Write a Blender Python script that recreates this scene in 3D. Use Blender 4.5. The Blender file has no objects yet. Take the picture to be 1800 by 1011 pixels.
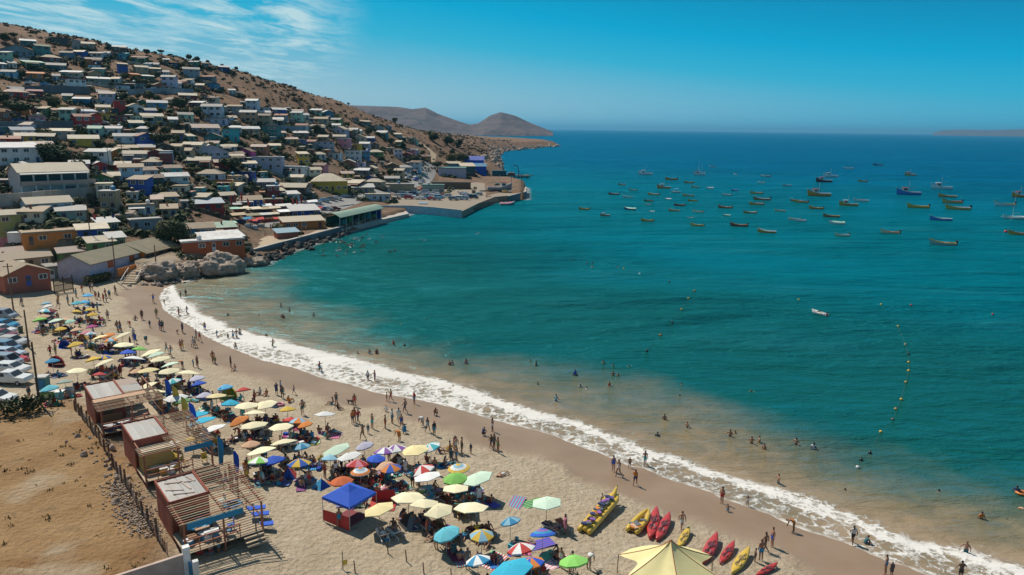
import bpy, bmesh, math, random
import numpy as np
from mathutils import Vector, Matrix
R = math.radians
scene = bpy.context.scene
COL = scene.collection
random.seed(7)

# ------------------------------------------------------------------ camera
F_PX, CAM_H, PITCH, ROLL = 1285.0, 33.0, R(12.29), R(0.72)
cam_data = bpy.data.cameras.new('camera')
cam_data.sensor_width = 36.0
cam_data.lens = 36.0 * F_PX / 1800.0
cam_data.clip_start = 0.5
cam_data.clip_end = 80000.0
cam = bpy.data.objects.new('camera', cam_data)
COL.objects.link(cam)
_cp, _sp, _cr, _sr = math.cos(PITCH), math.sin(PITCH), math.cos(ROLL), math.sin(ROLL)
FWD = Vector((0, _cp, -_sp)); _u0 = Vector((0, _sp, _cp)); _r0 = Vector((1, 0, 0))
RIGHT = _cr * _r0 + _sr * _u0
UP = -_sr * _r0 + _cr * _u0
_m = Matrix((RIGHT, UP, -FWD)).transposed().to_4x4()
_m.translation = Vector((0, 0, CAM_H))
cam.matrix_world = _m
scene.camera = cam

# ------------------------------------------------------------------ world and sun
SUN_EL, SUN_AZ = R(52.0), math.atan2(-0.69, 0.724)      # direction to the sun: ahead and to the left
to_sun = Vector((math.cos(SUN_EL) * math.sin(SUN_AZ), math.cos(SUN_EL) * math.cos(SUN_AZ), math.sin(SUN_EL)))
sun_data = bpy.data.lights.new('sun', 'SUN')
sun_data.energy = 4.7
sun_data.angle = R(0.5)
sun_data.color = (1.0, 0.92, 0.80)
sun = bpy.data.objects.new('sun', sun_data)
COL.objects.link(sun)
sun.rotation_euler = to_sun.to_track_quat('Z', 'Y').to_euler()
sun.location = (-60, 60, 120)

world = bpy.data.worlds.new('World')
scene.world = world
world.use_nodes = True
wt = world.node_tree
wt.nodes.clear()
def wn(t, **k):
    n = wt.nodes.new(t)
    for a, b in k.items():
        setattr(n, a, b)
    return n
w_out = wn('ShaderNodeOutputWorld'); w_bg = wn('ShaderNodeBackground')
w_sky = wn('ShaderNodeTexSky', sky_type='NISHITA')
w_sky.sun_disc = False
w_sky.sun_elevation = SUN_EL
w_sky.sun_rotation = SUN_AZ
w_sky.altitude = 0
w_sky.air_density = 1.0
w_sky.dust_density = 0.15
w_sky.ozone_density = 2.6
# teal sky in view: Nishita's brightness, one colour scale for the whole dome
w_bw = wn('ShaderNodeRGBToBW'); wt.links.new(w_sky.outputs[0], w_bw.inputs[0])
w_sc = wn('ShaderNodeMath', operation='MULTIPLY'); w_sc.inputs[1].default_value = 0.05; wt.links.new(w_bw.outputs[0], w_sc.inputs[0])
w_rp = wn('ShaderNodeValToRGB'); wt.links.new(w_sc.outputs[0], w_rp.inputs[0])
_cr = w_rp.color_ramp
_stops = [(0.0,(.07,.11,.17)),(.13,(.09,.17,.27)),(.225,(.002,.23,.43)),(.275,(.0,.33,.56)),(.32,(.03,.385,.575)),(.38,(.18,.445,.575)),(.5,(.50,.58,.58)),(1.0,(1.6,1.30,1.0))]  # dimmest stops greyed, brightest warmed: unseen sky shaped to warm the shadows
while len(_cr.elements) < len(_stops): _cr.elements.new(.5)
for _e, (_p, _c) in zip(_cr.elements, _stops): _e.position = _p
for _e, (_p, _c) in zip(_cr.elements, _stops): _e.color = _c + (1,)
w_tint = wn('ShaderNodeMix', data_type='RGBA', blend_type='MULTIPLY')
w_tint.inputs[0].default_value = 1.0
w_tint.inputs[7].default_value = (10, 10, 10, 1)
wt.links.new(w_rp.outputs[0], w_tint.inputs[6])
# thin cirrus over the hill: noise on a plane high above
w_tc = wn('ShaderNodeTexCoord'); w_sep = wn('ShaderNodeSeparateXYZ')
wt.links.new(w_tc.outputs['Generated'], w_sep.inputs[0])
w_zmax = wn('ShaderNodeMath', operation='MAXIMUM'); w_zmax.inputs[1].default_value = 0.02
wt.links.new(w_sep.outputs[2], w_zmax.inputs[0])
w_div = wn('ShaderNodeVectorMath', operation='DIVIDE')
w_cmb = wn('ShaderNodeCombineXYZ')
for i in range(3):
    wt.links.new(w_zmax.outputs[0], w_cmb.inputs[i])
wt.links.new(w_tc.outputs['Generated'], w_div.inputs[0]); wt.links.new(w_cmb.outputs[0], w_div.inputs[1])
w_map = wn('ShaderNodeMapping'); w_map.inputs['Scale'].default_value = (1.5, .62, 1.0); w_map.inputs['Rotation'].default_value = (0, 0, R(-24))
wt.links.new(w_div.outputs[0], w_map.inputs[0])
w_n1 = wn('ShaderNodeTexNoise'); w_n1.inputs['Scale'].default_value = 1.5; w_n1.inputs['Detail'].default_value = 9; w_n1.inputs['Roughness'].default_value = 0.62
w_n1.inputs['Distortion'].default_value = 0.4
wt.links.new(w_map.outputs[0], w_n1.inputs['Vector'])
w_rmp = wn('ShaderNodeMapRange'); w_rmp.inputs[1].default_value = 0.42; w_rmp.inputs[2].default_value = 0.64
wt.links.new(w_n1.outputs[0], w_rmp.inputs[0])
def blob(direction, inner, outer):
    d = wn('ShaderNodeVectorMath', operation='DISTANCE')
    wt.links.new(w_tc.outputs['Generated'], d.inputs[0]); d.inputs[1].default_value = Vector(direction).normalized()
    m = wn('ShaderNodeMapRange', interpolation_type='SMOOTHSTEP')
    m.inputs[1].default_value = outer; m.inputs[2].default_value = inner
    wt.links.new(d.outputs['Value'], m.inputs[0])
    return m.outputs[0]
def pix_dir(x, y):
    return (FWD * F_PX + RIGHT * (x - 900) + UP * (505.5 - y)).normalized()
b1 = blob(pix_dir(60, 50), 0.08, 0.37)
b2 = blob(pix_dir(445, 8), 0.05, 0.15)
w_add = wn('ShaderNodeMath', operation='MAXIMUM'); wt.links.new(b1, w_add.inputs[0]); wt.links.new(b2, w_add.inputs[1])
w_cm = wn('ShaderNodeMath', operation='MULTIPLY'); wt.links.new(w_add.outputs[0], w_cm.inputs[0]); wt.links.new(w_rmp.outputs[0], w_cm.inputs[1])
w_cs = wn('ShaderNodeMath', operation='MULTIPLY'); w_cs.inputs[1].default_value = 1.0; wt.links.new(w_cm.outputs[0], w_cs.inputs[0])
w_mix = wn('ShaderNodeMix', data_type='RGBA'); w_mix.inputs[7].default_value = (4.3, 6.2, 6.7, 1)
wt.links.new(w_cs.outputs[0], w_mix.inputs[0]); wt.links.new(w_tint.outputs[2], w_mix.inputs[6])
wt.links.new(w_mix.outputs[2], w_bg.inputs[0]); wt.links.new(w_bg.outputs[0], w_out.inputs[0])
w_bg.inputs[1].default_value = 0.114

scene.view_settings.view_transform = 'Standard'
scene.view_settings.look = 'None'
scene.view_settings.exposure = 0.0
scene.view_settings.gamma = 1.0
scene.render.engine = 'CYCLES'
scene.cycles.use_denoising = True
scene.cycles.max_bounces = 5
scene.cycles.diffuse_bounces = 2
scene.cycles.glossy_bounces = 2
scene.cycles.transmission_bounces = 2
scene.cycles.volume_bounces = 0
scene.cycles.transparent_max_bounces = 6
scene.cycles.caustics_reflective = False
scene.cycles.caustics_refractive = False

# ------------------------------------------------------------------ geometry helpers
CAM = Vector((0, 0, CAM_H))
def flat_hit(x, y, z=0.0):
    d = pix_dir(x, y)
    return CAM + d * ((z - CAM_H) / d.z)
def to_pixel(p):
    v = Vector(p) - CAM
    a = max(v.dot(FWD), 0.1)
    return 900 + F_PX * v.dot(RIGHT) / a, 505.5 - F_PX * v.dot(UP) / a
def depth_of(p):
    return (Vector(p) - CAM).dot(FWD)

class MB:
    """collects faces; build() links them as one mesh object"""
    def __init__(s):
        s.v = []; s.f = []; s.m = []
    def add(s, pts, faces, mi=0):
        n = len(s.v); s.v += [tuple(p) for p in pts]
        for f in faces:
            s.f.append(tuple(n + i for i in f)); s.m.append(mi)
        return s
    def box(s, x0, x1, y0, y1, z0, z1, mi=0):
        return s.add([(x0,y0,z0),(x1,y0,z0),(x1,y1,z0),(x0,y1,z0),(x0,y0,z1),(x1,y0,z1),(x1,y1,z1),(x0,y1,z1)],
                     [(0,3,2,1),(4,5,6,7),(0,1,5,4),(1,2,6,5),(2,3,7,6),(3,0,4,7)], mi)
    def obox(s, c, sx, sy, sz, rz=0.0, mi=0):
        cr, sr = math.cos(rz), math.sin(rz)
        pts = []
        for dz in (-.5, .5):
            for dx, dy in ((-.5,-.5),(.5,-.5),(.5,.5),(-.5,.5)):
                X, Y = dx * sx, dy * sy
                pts.append((c[0] + X*cr - Y*sr, c[1] + X*sr + Y*cr, c[2] + dz*sz))
        return s.add(pts, [(0,3,2,1),(4,5,6,7),(0,1,5,4),(1,2,6,5),(2,3,7,6),(3,0,4,7)], mi)
    def beam(s, a, b, w, h, mi=0):
        a = Vector(a); b = Vector(b); d = (b - a).normalized()
        up = Vector((0,0,1)) if abs(d.z) < .95 else Vector((1,0,0))
        x = d.cross(up).normalized() * w * .5; y = x.cross(d).normalized() * h * .5
        pts = [a-x-y, a+x-y, a+x+y, a-x+y, b-x-y, b+x-y, b+x+y, b-x+y]
        return s.add(pts, [(0,3,2,1),(4,5,6,7),(0,1,5,4),(1,2,6,5),(2,3,7,6),(3,0,4,7)], mi)
    def cyl(s, a, b, r0, r1=None, n=8, mi=0, cap=True):
        r1 = r0 if r1 is None else r1
        a = Vector(a); b = Vector(b); d = (b - a).normalized()
        up = Vector((0,0,1)) if abs(d.z) < .95 else Vector((1,0,0))
        x = d.cross(up).normalized(); y = x.cross(d)
        pts = []
        for c, r in ((a, r0), (b, r1)):
            for i in range(n):
                t = 2*math.pi*i/n
                pts.append(c + (x*math.cos(t) + y*math.sin(t))*r)
        fs = [(i, (i+1)%n, n+(i+1)%n, n+i) for i in range(n)]
        if cap:
            fs += [tuple(range(n-1,-1,-1)), tuple(range(n, 2*n))]
        return s.add(pts, fs, mi)
    def tube(s, pts, r, n=6, mi=0):
        for a, b in zip(pts[:-1], pts[1:]):
            s.cyl(a, b, r, r, n, mi)
        return s
    def loft(s, rings, mi=0, cap=True, closed=True):
        n = len(rings[0]); pts = [p for r in rings for p in r]; fs = []
        for k in range(len(rings)-1):
            for i in range(n if closed else n-1):
                j = (i+1) % n
                fs.append((k*n+i, k*n+j, (k+1)*n+j, (k+1)*n+i))
        if cap:
            fs += [tuple(range(n-1,-1,-1)), tuple(range((len(rings)-1)*n, len(rings)*n))]
        return s.add(pts, fs, mi)
    def blob(s, c, rx, ry, rz, nu=10, nv=6, mi=0, jit=0.0, rnd=random):
        rings = []
        for k in range(1, nv):
            ph = math.pi*k/nv - math.pi/2
            rings.append([(c[0] + rx*math.cos(ph)*math.cos(2*math.pi*i/nu)*(1+rnd.uniform(-jit,jit)),
                           c[1] + ry*math.cos(ph)*math.sin(2*math.pi*i/nu)*(1+rnd.uniform(-jit,jit)),
                           c[2] + rz*math.sin(ph)*(1+rnd.uniform(-jit,jit))) for i in range(nu)])
        return s.loft(rings, mi)
    def mesh(s, name, smooth=False):
        me = bpy.data.meshes.new(name)
        me.from_pydata(s.v, [], s.f)
        if any(s.m):
            me.polygons.foreach_set('material_index', s.m)
        if smooth:
            me.polygons.foreach_set('use_smooth', [True]*len(s.f))
        me.update()
        return me
    def build(s, name, mats, parent=None, smooth=False, loc=None):
        return link(name, s.mesh(name, smooth), mats, parent, loc=loc)

def link(name, me, mats=None, parent=None, loc=None, rz=0.0, scale=None, rot=None):
    """one object on a (possibly shared) mesh; its materials sit on the object"""
    o = bpy.data.objects.new(name, me)
    if mats is not None:
        if not isinstance(mats, (list, tuple)):
            mats = [mats]
        while len(me.materials) < len(mats):
            me.materials.append(None)
        for i, m in enumerate(mats):
            o.material_slots[i].link = 'OBJECT'
            o.material_slots[i].material = m
    COL.objects.link(o)
    if loc is not None: o.location = loc
    if rot is not None: o.rotation_euler = rot
    elif rz: o.rotation_euler = (0, 0, rz)
    if scale is not None: o.scale = scale if isinstance(scale, (tuple, list)) else (scale,)*3
    if parent is not None: o.parent = parent
    return o
THINGS = []
def tag(o, label, cat, group=None, kind=None):
    o['label'] = label
    if cat: o['category'] = cat
    if group: o['group'] = group
    if kind: o['kind'] = kind
    else: THINGS.append(o)
    return o
def thing(name, label, cat, loc, rz=0.0, group=None, scale=None):
    o = bpy.data.objects.new(name, None)
    o.empty_display_size = 0.3
    COL.objects.link(o)
    o.location = loc; o.rotation_euler = (0, 0, rz)
    if scale is not None: o.scale = (scale,)*3
    return tag(o, label, cat, group)

# ------------------------------------------------------------------ materials
PAL = {
 'white':(.74,.74,.72), 'cream':(.66,.57,.42), 'offwhite':(.70,.68,.62), 'greywhite':(.52,.52,.50), 'grey':(.32,.32,.31), 'darkgrey':(.12,.12,.12),
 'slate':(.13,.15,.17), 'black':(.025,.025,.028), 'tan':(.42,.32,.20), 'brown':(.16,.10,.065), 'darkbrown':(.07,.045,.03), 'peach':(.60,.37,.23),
 'brick':(.36,.14,.08), 'red':(.50,.045,.04), 'maroon':(.20,.035,.045), 'orange':(.62,.20,.035), 'redorange':(.50,.11,.03), 'yellow':(.68,.45,.06),
 'mustard':(.48,.33,.10), 'oliveyellow':(.40,.36,.12), 'green':(.12,.27,.10), 'darkgreen':(.035,.10,.06), 'mint':(.38,.62,.48), 'teal':(.05,.26,.27),
 'darkteal':(.03,.12,.14), 'turq':(.06,.45,.50), 'azure':(.03,.25,.45), 'blue':(.025,.10,.42), 'navy':(.02,.04,.14), 'steelblue':(.14,.26,.38),
 'skyblue':(.26,.48,.60), 'paleblue':(.48,.58,.66), 'bluegrey':(.27,.33,.39), 'lavender':(.52,.50,.62), 'cyan':(.12,.50,.60), 'magenta':(.42,.05,.22),
 'pink':(.70,.26,.32), 'purple':(.24,.10,.36), 'greygreen':(.30,.36,.30), 'pinkgrey':(.50,.38,.32), 'olive':(.25,.23,.14), 'wood':(.30,.16,.08),
 'redwood':(.37,.105,.065), 'lime':(.24,.58,.12), 'quaystone':(.33,.27,.20), 'sandstone':(.48,.37,.25), 'concrete':(.42,.39,.35), 'sky':(.10,.42,.70), 'royal':(.015,.09,.52),
 'aqua':(.02,.40,.58), 'lightyellow':(.78,.66,.34), 'creamcloth':(.84,.76,.50), 'mintcloth':(.58,.74,.58),
}
_mats = {}
def nt_new(name):
    m = bpy.data.materials.new(name); m.use_nodes = True
    t = m.node_tree; t.nodes.clear()
    out = t.nodes.new('ShaderNodeOutputMaterial'); p = t.nodes.new('ShaderNodeBsdfPrincipled')
    t.links.new(p.outputs[0], out.inputs[0])
    return m, t, p
def nd(t, typ, **k):
    n = t.nodes.new(typ)
    for a, b in k.items():
        setattr(n, a, b)
    return n
def mixc(t, fac, a, b, blend='MIX'):
    n = nd(t, 'ShaderNodeMix', data_type='RGBA', blend_type=blend)
    for s, v in ((0, fac), (6, a), (7, b)):
        if hasattr(v, 'links'): t.links.new(v, n.inputs[s])
        elif s == 0: n.inputs[0].default_value = v
        else: n.inputs[s].default_value = tuple(v) + ((1,) if len(v) == 3 else ())
    return n.outputs[2]
def rng(t, v, a, b, c=0.0, d=1.0, smooth=False):
    n = nd(t, 'ShaderNodeMapRange')
    if smooth: n.interpolation_type = 'SMOOTHSTEP'
    n.inputs[1].default_value = a; n.inputs[2].default_value = b; n.inputs[3].default_value = c; n.inputs[4].default_value = d
    t.links.new(v, n.inputs[0])
    return n.outputs[0]
def noise(t, vec, scale, detail=4, rough=.55, dist=0.0):
    n = nd(t, 'ShaderNodeTexNoise'); n.inputs['Scale'].default_value = scale; n.inputs['Detail'].default_value = detail
    n.inputs['Roughness'].default_value = rough; n.inputs['Distortion'].default_value = dist
    if vec is not None: t.links.new(vec, n.inputs['Vector'])
    return n.outputs[0]
def math2(t, op, a, b=None):
    n = nd(t, 'ShaderNodeMath', operation=op)
    for i, v in enumerate((a, b)):
        if v is None: continue
        if hasattr(v, 'links'): t.links.new(v, n.inputs[i])
        else: n.inputs[i].default_value = v
    return n.outputs[0]
def bump(t, p, h, strength, dist):
    b = nd(t, 'ShaderNodeBump'); b.inputs['Strength'].default_value = strength; b.inputs['Distance'].default_value = dist
    t.links.new(h, b.inputs['Height']); t.links.new(b.outputs[0], p.inputs['Normal'])
def M(col, rough=.75, kind='paint', metal=0.0):
    """procedural surface of one colour with wear: paint, roof (corrugated), cloth, plain"""
    key = (col, rough, kind)
    if key in _mats: return _mats[key]
    c = PAL[col]
    m, t, p = nt_new('%s_%s' % (col, kind)); _mats[key] = m
    tc = nd(t, 'ShaderNodeTexCoord'); ob = tc.outputs['Object']
    p.inputs['Roughness'].default_value = rough; p.inputs['Metallic'].default_value = metal
    oi = nd(t, 'ShaderNodeObjectInfo')
    dark = tuple(v*.62 for v in c); lite = tuple(min(1, v*1.16 + .01) for v in c)
    lo = {'roof': .48, 'paint': .80}.get(kind, .86)
    if kind == 'roof': lite = tuple(v*.98 for v in c)
    base = mixc(t, oi.outputs['Random'], tuple(v*lo for v in c), lite)
    if kind == 'roof':
        geo = nd(t, 'ShaderNodeNewGeometry')
        n1 = noise(t, geo.outputs['Position'], .55, 6, .68)
        base = mixc(t, rng(t, n1, .40, .66), base, tuple(.45*v + .55*w for v, w in zip(c, (.27, .18, .11))))
        n2 = noise(t, geo.outputs['Position'], 3.5, 3)
        base = mixc(t, rng(t, n2, .35, .7, 0, .35), base, dark)
        w = nd(t, 'ShaderNodeTexWave'); w.inputs['Scale'].default_value = 1.6; w.inputs['Distortion'].default_value = 0
        t.links.new(ob, w.inputs['Vector'])
        bump(t, p, w.outputs['Fac'], .35, .05)
    elif kind == 'cloth':
        n1 = noise(t, ob, 1.5, 3)
        base = mixc(t, rng(t, n1, .3, .7, 0, .25), base, dark)
        p.inputs['Roughness'].default_value = .85
    elif kind == 'wood':
        n = nd(t, 'ShaderNodeMapping'); n.inputs['Scale'].default_value = (1, 1, 6); t.links.new(ob, n.inputs[0])
        n1 = noise(t, n.outputs[0], 2.2, 5, .65)
        base = mixc(t, rng(t, n1, .3, .72, 0, .7), base, dark)
        bump(t, p, n1, .3, .02)
    else:
        geo = nd(t, 'ShaderNodeNewGeometry')
        n1 = noise(t, geo.outputs['Position'], .9, 6, .66)
        base = mixc(t, rng(t, n1, .40, .70, 0, .75), base, tuple(.5*v + .5*w for v, w in zip(c, (.20, .15, .11))))
    t.links.new(base, p.inputs['Base Color'])
    return m
def Mgloss(col, rough=.3):
    key = (col, rough, 'gloss')
    if key in _mats: return _mats[key]
    m, t, p = nt_new('%s_gloss' % col); _mats[key] = m
    c = PAL[col]; tc = nd(t, 'ShaderNodeTexCoord'); oi = nd(t, 'ShaderNodeObjectInfo')
    n1 = noise(t, tc.outputs['Object'], 2.5, 4)
    b = mixc(t, rng(t, n1, .4, .75, 0, .4), c, tuple(v*.7 for v in c))
    t.links.new(b, p.inputs['Base Color']); p.inputs['Roughness'].default_value = rough
    p.inputs['Coat Weight'].default_value = .3
    return m
def Mglass():
    if 'glass' in _mats: return _mats['glass']
    m, t, p = nt_new('window_glass'); _mats['glass'] = m
    tc = nd(t, 'ShaderNodeTexCoord'); oi = nd(t, 'ShaderNodeObjectInfo')
    b = mixc(t, oi.outputs['Random'], (.012, .016, .02), (.06, .075, .09))
    t.links.new(b, p.inputs['Base Color']); p.inputs['Roughness'].default_value = .12
    return m
def Mskin(i):
    key = ('skin', i)
    if key in _mats: return _mats[key]
    c = [(.44,.23,.14), (.33,.16,.095), (.54,.32,.21), (.22,.105,.06)][i]
    m, t, p = nt_new('skin'); _mats[key] = m
    tc = nd(t, 'ShaderNodeTexCoord'); n1 = noise(t, tc.outputs['Object'], 6, 2)
    t.links.new(mixc(t, rng(t, n1, .3, .7), c, tuple(v*.8 for v in c)), p.inputs['Base Color'])
    p.inputs['Roughness'].default_value = .55
    return m

# ------------------------------------------------------------------ terrain: a height field over the plan
def vnoise(x, y, seed=0):
    xi = np.floor(x); yi = np.floor(y); fx = x - xi; fy = y - yi
    fx = fx*fx*(3-2*fx); fy = fy*fy*(3-2*fy)
    def h(a, b):
        n = np.sin(a*127.1 + b*311.7 + seed*74.7)*43758.5453
        return n - np.floor(n)
    return (h(xi,yi)*(1-fx)+h(xi+1,yi)*fx)*(1-fy) + (h(xi,yi+1)*(1-fx)+h(xi+1,yi+1)*fx)*fy
def fbm(x, y, seed=0, o=4):
    r = 0; a = .5
    for k in range(o):
        r = r + a*vnoise(x*2**k, y*2**k, seed+k); a *= .5
    return r

COAST_PX = [(2100,1230,'b'),(1900,1120,'b'),(1750,1055,'b'),(1624,1011,'b'),(1594,997,'b'),(1560,988,'b'),(1526,974,'b'),(1491,956,'b'),(1446,944,'b'),
 (1400,928,'b'),(1347,904,'b'),(1307,889,'b'),(1262,875,'b'),(1251,867,'b'),(1207,852,'b'),(1160,840,'b'),(1144,827,'b'),(1107,820,'b'),(1050,795,'b'),
 (1017,785,'b'),(970,765,'b'),(917,751,'b'),(867,739,'b'),(817,723,'b'),(767,710,'b'),(717,700,'b'),(663,692,'b'),(617,677,'b'),(560,664,'b'),(520,648,'b'),
 (456,633,'b'),(423,619,'b'),(385,604,'b'),(354,588,'b'),(335,574,'b'),(307,559,'b'),(287,545,'b'),(279,522,'b'),(290,506,'b'),(312,496,'r'),(345,487,'r'),
 (372,479,'r'),(405,472,'q'),(432,466,'r'),(458,466,'r'),(482,451,'r'),(520,438,'r'),(560,425,'r'),(600,411,'q'),(660,394,'q'),(718,377,'q'),(714,372,'q'),(690,369,'q'),
 (719,367,'q'),(762,371,'q'),(812,373,'q'),(869,355,'r'),(890,349,'q'),(924,351,'q'),(924,331,'q'),(900,322,'q'),(862,317,'r'),(846,312,'r'),(862,309,'r'),
 (884,303,'r'),(884,288,'r'),(879,274,'r'),(886,266,'r'),(930,260.5,'r'),(985,256,'r'),(965,251,'r'),(900,246,'r')]
coast = [(flat_hit(x, y, 0.0).x, flat_hit(x, y, 0.0).y, k) for x, y, k in COAST_PX]
coast += [(-700, 2600, 'r'), (-1500, 1800, 'r'), (-1500, -200, 'r'), (130, -200, 'b')]
CXY = np.array([(a, b) for a, b, k in coast]); CK = [k for a, b, k in coast]
SLOPE = {'b': .085, 'r': .55, 'q': 4.0}
def coast_dist(x, y):
    """signed distance to the waterline (positive on land) and the slope class of the nearest stretch"""
    best = np.full(x.shape, 1e18); sl = np.full(x.shape, .1); inside = np.zeros(x.shape, bool)
    n = len(CXY)
    for i in range(n):
        ax, ay = CXY[i]; bx, by = CXY[(i+1) % n]
        dx, dy = bx-ax, by-ay
        t = np.clip(((x-ax)*dx + (y-ay)*dy)/(dx*dx+dy*dy), 0, 1)
        d = (x-ax-t*dx)**2 + (y-ay-t*dy)**2
        m = d < best
        best = np.where(m, d, best); sl = np.where(m, SLOPE[CK[i]], sl)
        if ay != by:
            c = ((ay > y) != (by > y)) & (x < (bx-ax)*(y-ay)/(by-ay) + ax)
            inside ^= c
    d = np.sqrt(best)
    return np.where(inside, d, -d), sl

def elev(x_px, y_px, r):
    d = pix_dir(x_px, y_px)
    return CAM_H + r*d.z/math.hypot(d.x, d.y)
# profiles: for an azimuth (given by an image column near the horizon) the heights z at ranges r
PROF = [
 (-260, [(0,4.2),(60,4.2),(110,3.6),(150,3.6),(200,10),(320,38),(450,88),(520,96),(900,80),(2500,40)]),
 (80,  [(0,4.2),(60,4.2),(100,3.0),(150,2.9),(172,3.6),(190,6.5),('y',345,215),('y',300,242),('y',250,278),('y',200,323),('y',150,375),('y',100,420),('y',72,448),(500,86),(900,70),(2500,30)]),
 (300, [(0,4.0),(100,2.9),(150,2.4),(178,3.2),(198,5.0),('y',380,216),('y',345,236),('y',300,264),('y',250,298),('y',200,342),('y',150,400),('y',118,438),('y',97,468),(540,74),(900,60),(2500,30)]),
 (450, [(0,1.8),(200,1.8),(262,2.4),('y',342,280),('y',300,306),('y',250,346),('y',200,397),('y',160,442),('y',128,480),(560,64),(900,50),(2500,30)]),
 (600, [(0,1.9),(290,2.2),('y',332,325),('y',300,356),('y',250,412),('y',215,457),('y',177,510),(600,48),(900,40),(2500,25)]),
 (700, [(0,2.0),(365,2.3),('y',311,395),('y',280,432),('y',250,482),('y',218,545),(650,34),(900,30),(2500,20)]),
 (770, [(0,2.0),(425,2.3),('y',291,470),('y',270,512),('y',250,560),('y',237,605),(700,27),(1000,24),(2500,15)]),
 (850, [(0,2.0),(490,2.4),('y',290,560),('y',270,680),('y',256,850),('y',246,1000),(1150,18),(1300,12),(2500,8)]),
 (930, [(0,3.0),(900,8),('y',257,1150),('y',250,1300),(1450,10),(2500,6)]),
 (1020,[(0,3.0),(1000,5),(1400,7),(1600,6),(2500,4)]),
]
PR = np.arange(0, 2505, 5.0)
_az = []; _tab = []
for col, pts in PROF:
    d = pix_dir(col, 300 if col > 0 else 500)
    _az.append(math.atan2(d.x, d.y))
    rs = []; zs = []
    for p in pts:
        if p[0] == 'y': rs.append(p[2]); zs.append(elev(col, p[1], p[2]))
        else: rs.append(p[0]); zs.append(p[1])
    z = np.interp(PR, rs, zs)
    z = np.convolve(np.pad(z, 3, mode='edge'), np.ones(7)/7, 'valid')
    _tab.append(z)
_az = np.array(_az); _tab = np.array(_tab)
def profile(x, y):
    a = np.arctan2(x, np.maximum(y, 1.0)); r = np.hypot(x, y)
    i = np.clip(np.searchsorted(_az, a) - 1, 0, len(_az)-2)
    u = np.clip((a - _az[i])/(_az[i+1]-_az[i]), 0, 1)
    rk = np.clip(r/5.0, 0, len(PR)-1.001); k = rk.astype(int); v = rk - k
    z0 = _tab[i,k]*(1-v) + _tab[i,k+1]*v; z1 = _tab[i+1,k]*(1-v) + _tab[i+1,k+1]*v
    return z0*(1-u) + z1*u
def height(x, y):
    h = profile(x, y)
    rough = np.clip((h-6)/20, 0, 1)
    h = h + rough*((fbm(x/45, y/45, 3)-.47)*7 + (fbm(x/12, y/12, 9)-.47)*1.8)
    d, sl = coast_dist(x, y)
    ramp = np.where(d > 0, d*sl, d*.09)
    ramp = np.where((d < 0) & (sl > 1), d*2, ramp)
    beach = (sl < .2)
    ramp = np.where(beach & (d > 0), 2.9*(1-np.exp(-d/26.0)) + .004*d + np.maximum(d-46, 0)*.9, ramp)
    h = np.where(d > 0, np.minimum(np.maximum(h, .3), ramp), np.maximum(ramp, -4))
    # a low uneven berm and trampled sand
    h = h + np.where((d > 2) & beach, (fbm(x/7, y/7, 21)-.47)*.16*np.clip(d/12, 0, 1), 0)
    return h, d, sl
def lines(*segs):
    out = []
    for a, b, s in segs:
        n = max(1, int(round((b-a)/s)))
        out += [a + (b-a)*i/n for i in range(n)]
    return np.array(out + [segs[-1][1]])
GX = lines((-1500,-620,40),(-620,-260,12),(-260,60,2.0),(60,140,6),(140,600,40))
GY = lines((-200,20,20),(20,330,2.0),(330,700,5),(700,1600,15),(1600,2600,60))
GXX, GYY = np.meshgrid(GX, GY)
HZ, HD, HS = height(GXX, GYY)
def ground_z(x, y):
    i = int(np.clip(np.searchsorted(GX, x)-1, 0, len(GX)-2)); j = int(np.clip(np.searchsorted(GY, y)-1, 0, len(GY)-2))
    u = (x-GX[i])/(GX[i+1]-GX[i]); v = (y-GY[j])/(GY[j+1]-GY[j])
    return float(HZ[j,i]*(1-u)*(1-v) + HZ[j,i+1]*u*(1-v) + HZ[j+1,i]*(1-u)*v + HZ[j+1,i+1]*u*v)
def gz_np(x, y):
    i = np.clip(np.searchsorted(GX, x)-1, 0, len(GX)-2); j = np.clip(np.searchsorted(GY, y)-1, 0, len(GY)-2)
    u = (x-GX[i])/(GX[i+1]-GX[i]); v = (y-GY[j])/(GY[j+1]-GY[j])
    return HZ[j,i]*(1-u)*(1-v) + HZ[j,i+1]*u*(1-v) + HZ[j+1,i]*(1-u)*v + HZ[j+1,i+1]*u*v
_ts = np.concatenate([np.arange(20, 700, .5), np.arange(700, 2400, 3)])
def hit(x, y, lift=0.0):
    """where the line of sight of an image point meets the ground (raised by lift); returns the point ON the ground"""
    d = pix_dir(x, y)
    px = d.x*_ts; py = d.y*_ts; pz = CAM_H + d.z*_ts
    g = np.maximum(gz_np(px, py), 0) + lift
    k = np.nonzero(pz < g)[0]
    if len(k) == 0:
        # above the skyline: the point of the ground nearest below the line of sight
        k = [int(np.argmin(pz - g))]
    i = k[0]
    return Vector((px[i], py[i], max(ground_z(px[i], py[i]), 0.0)))
def in_poly(px, py, poly):
    ins = np.zeros(np.shape(px), bool); n = len(poly)
    for i in range(n):
        ax, ay = poly[i]; bx, by = poly[(i+1) % n]
        if ay != by:
            ins ^= ((ay > py) != (by > py)) & (px < (bx-ax)*(py-ay)/(by-ay)+ax)
    return ins

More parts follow.
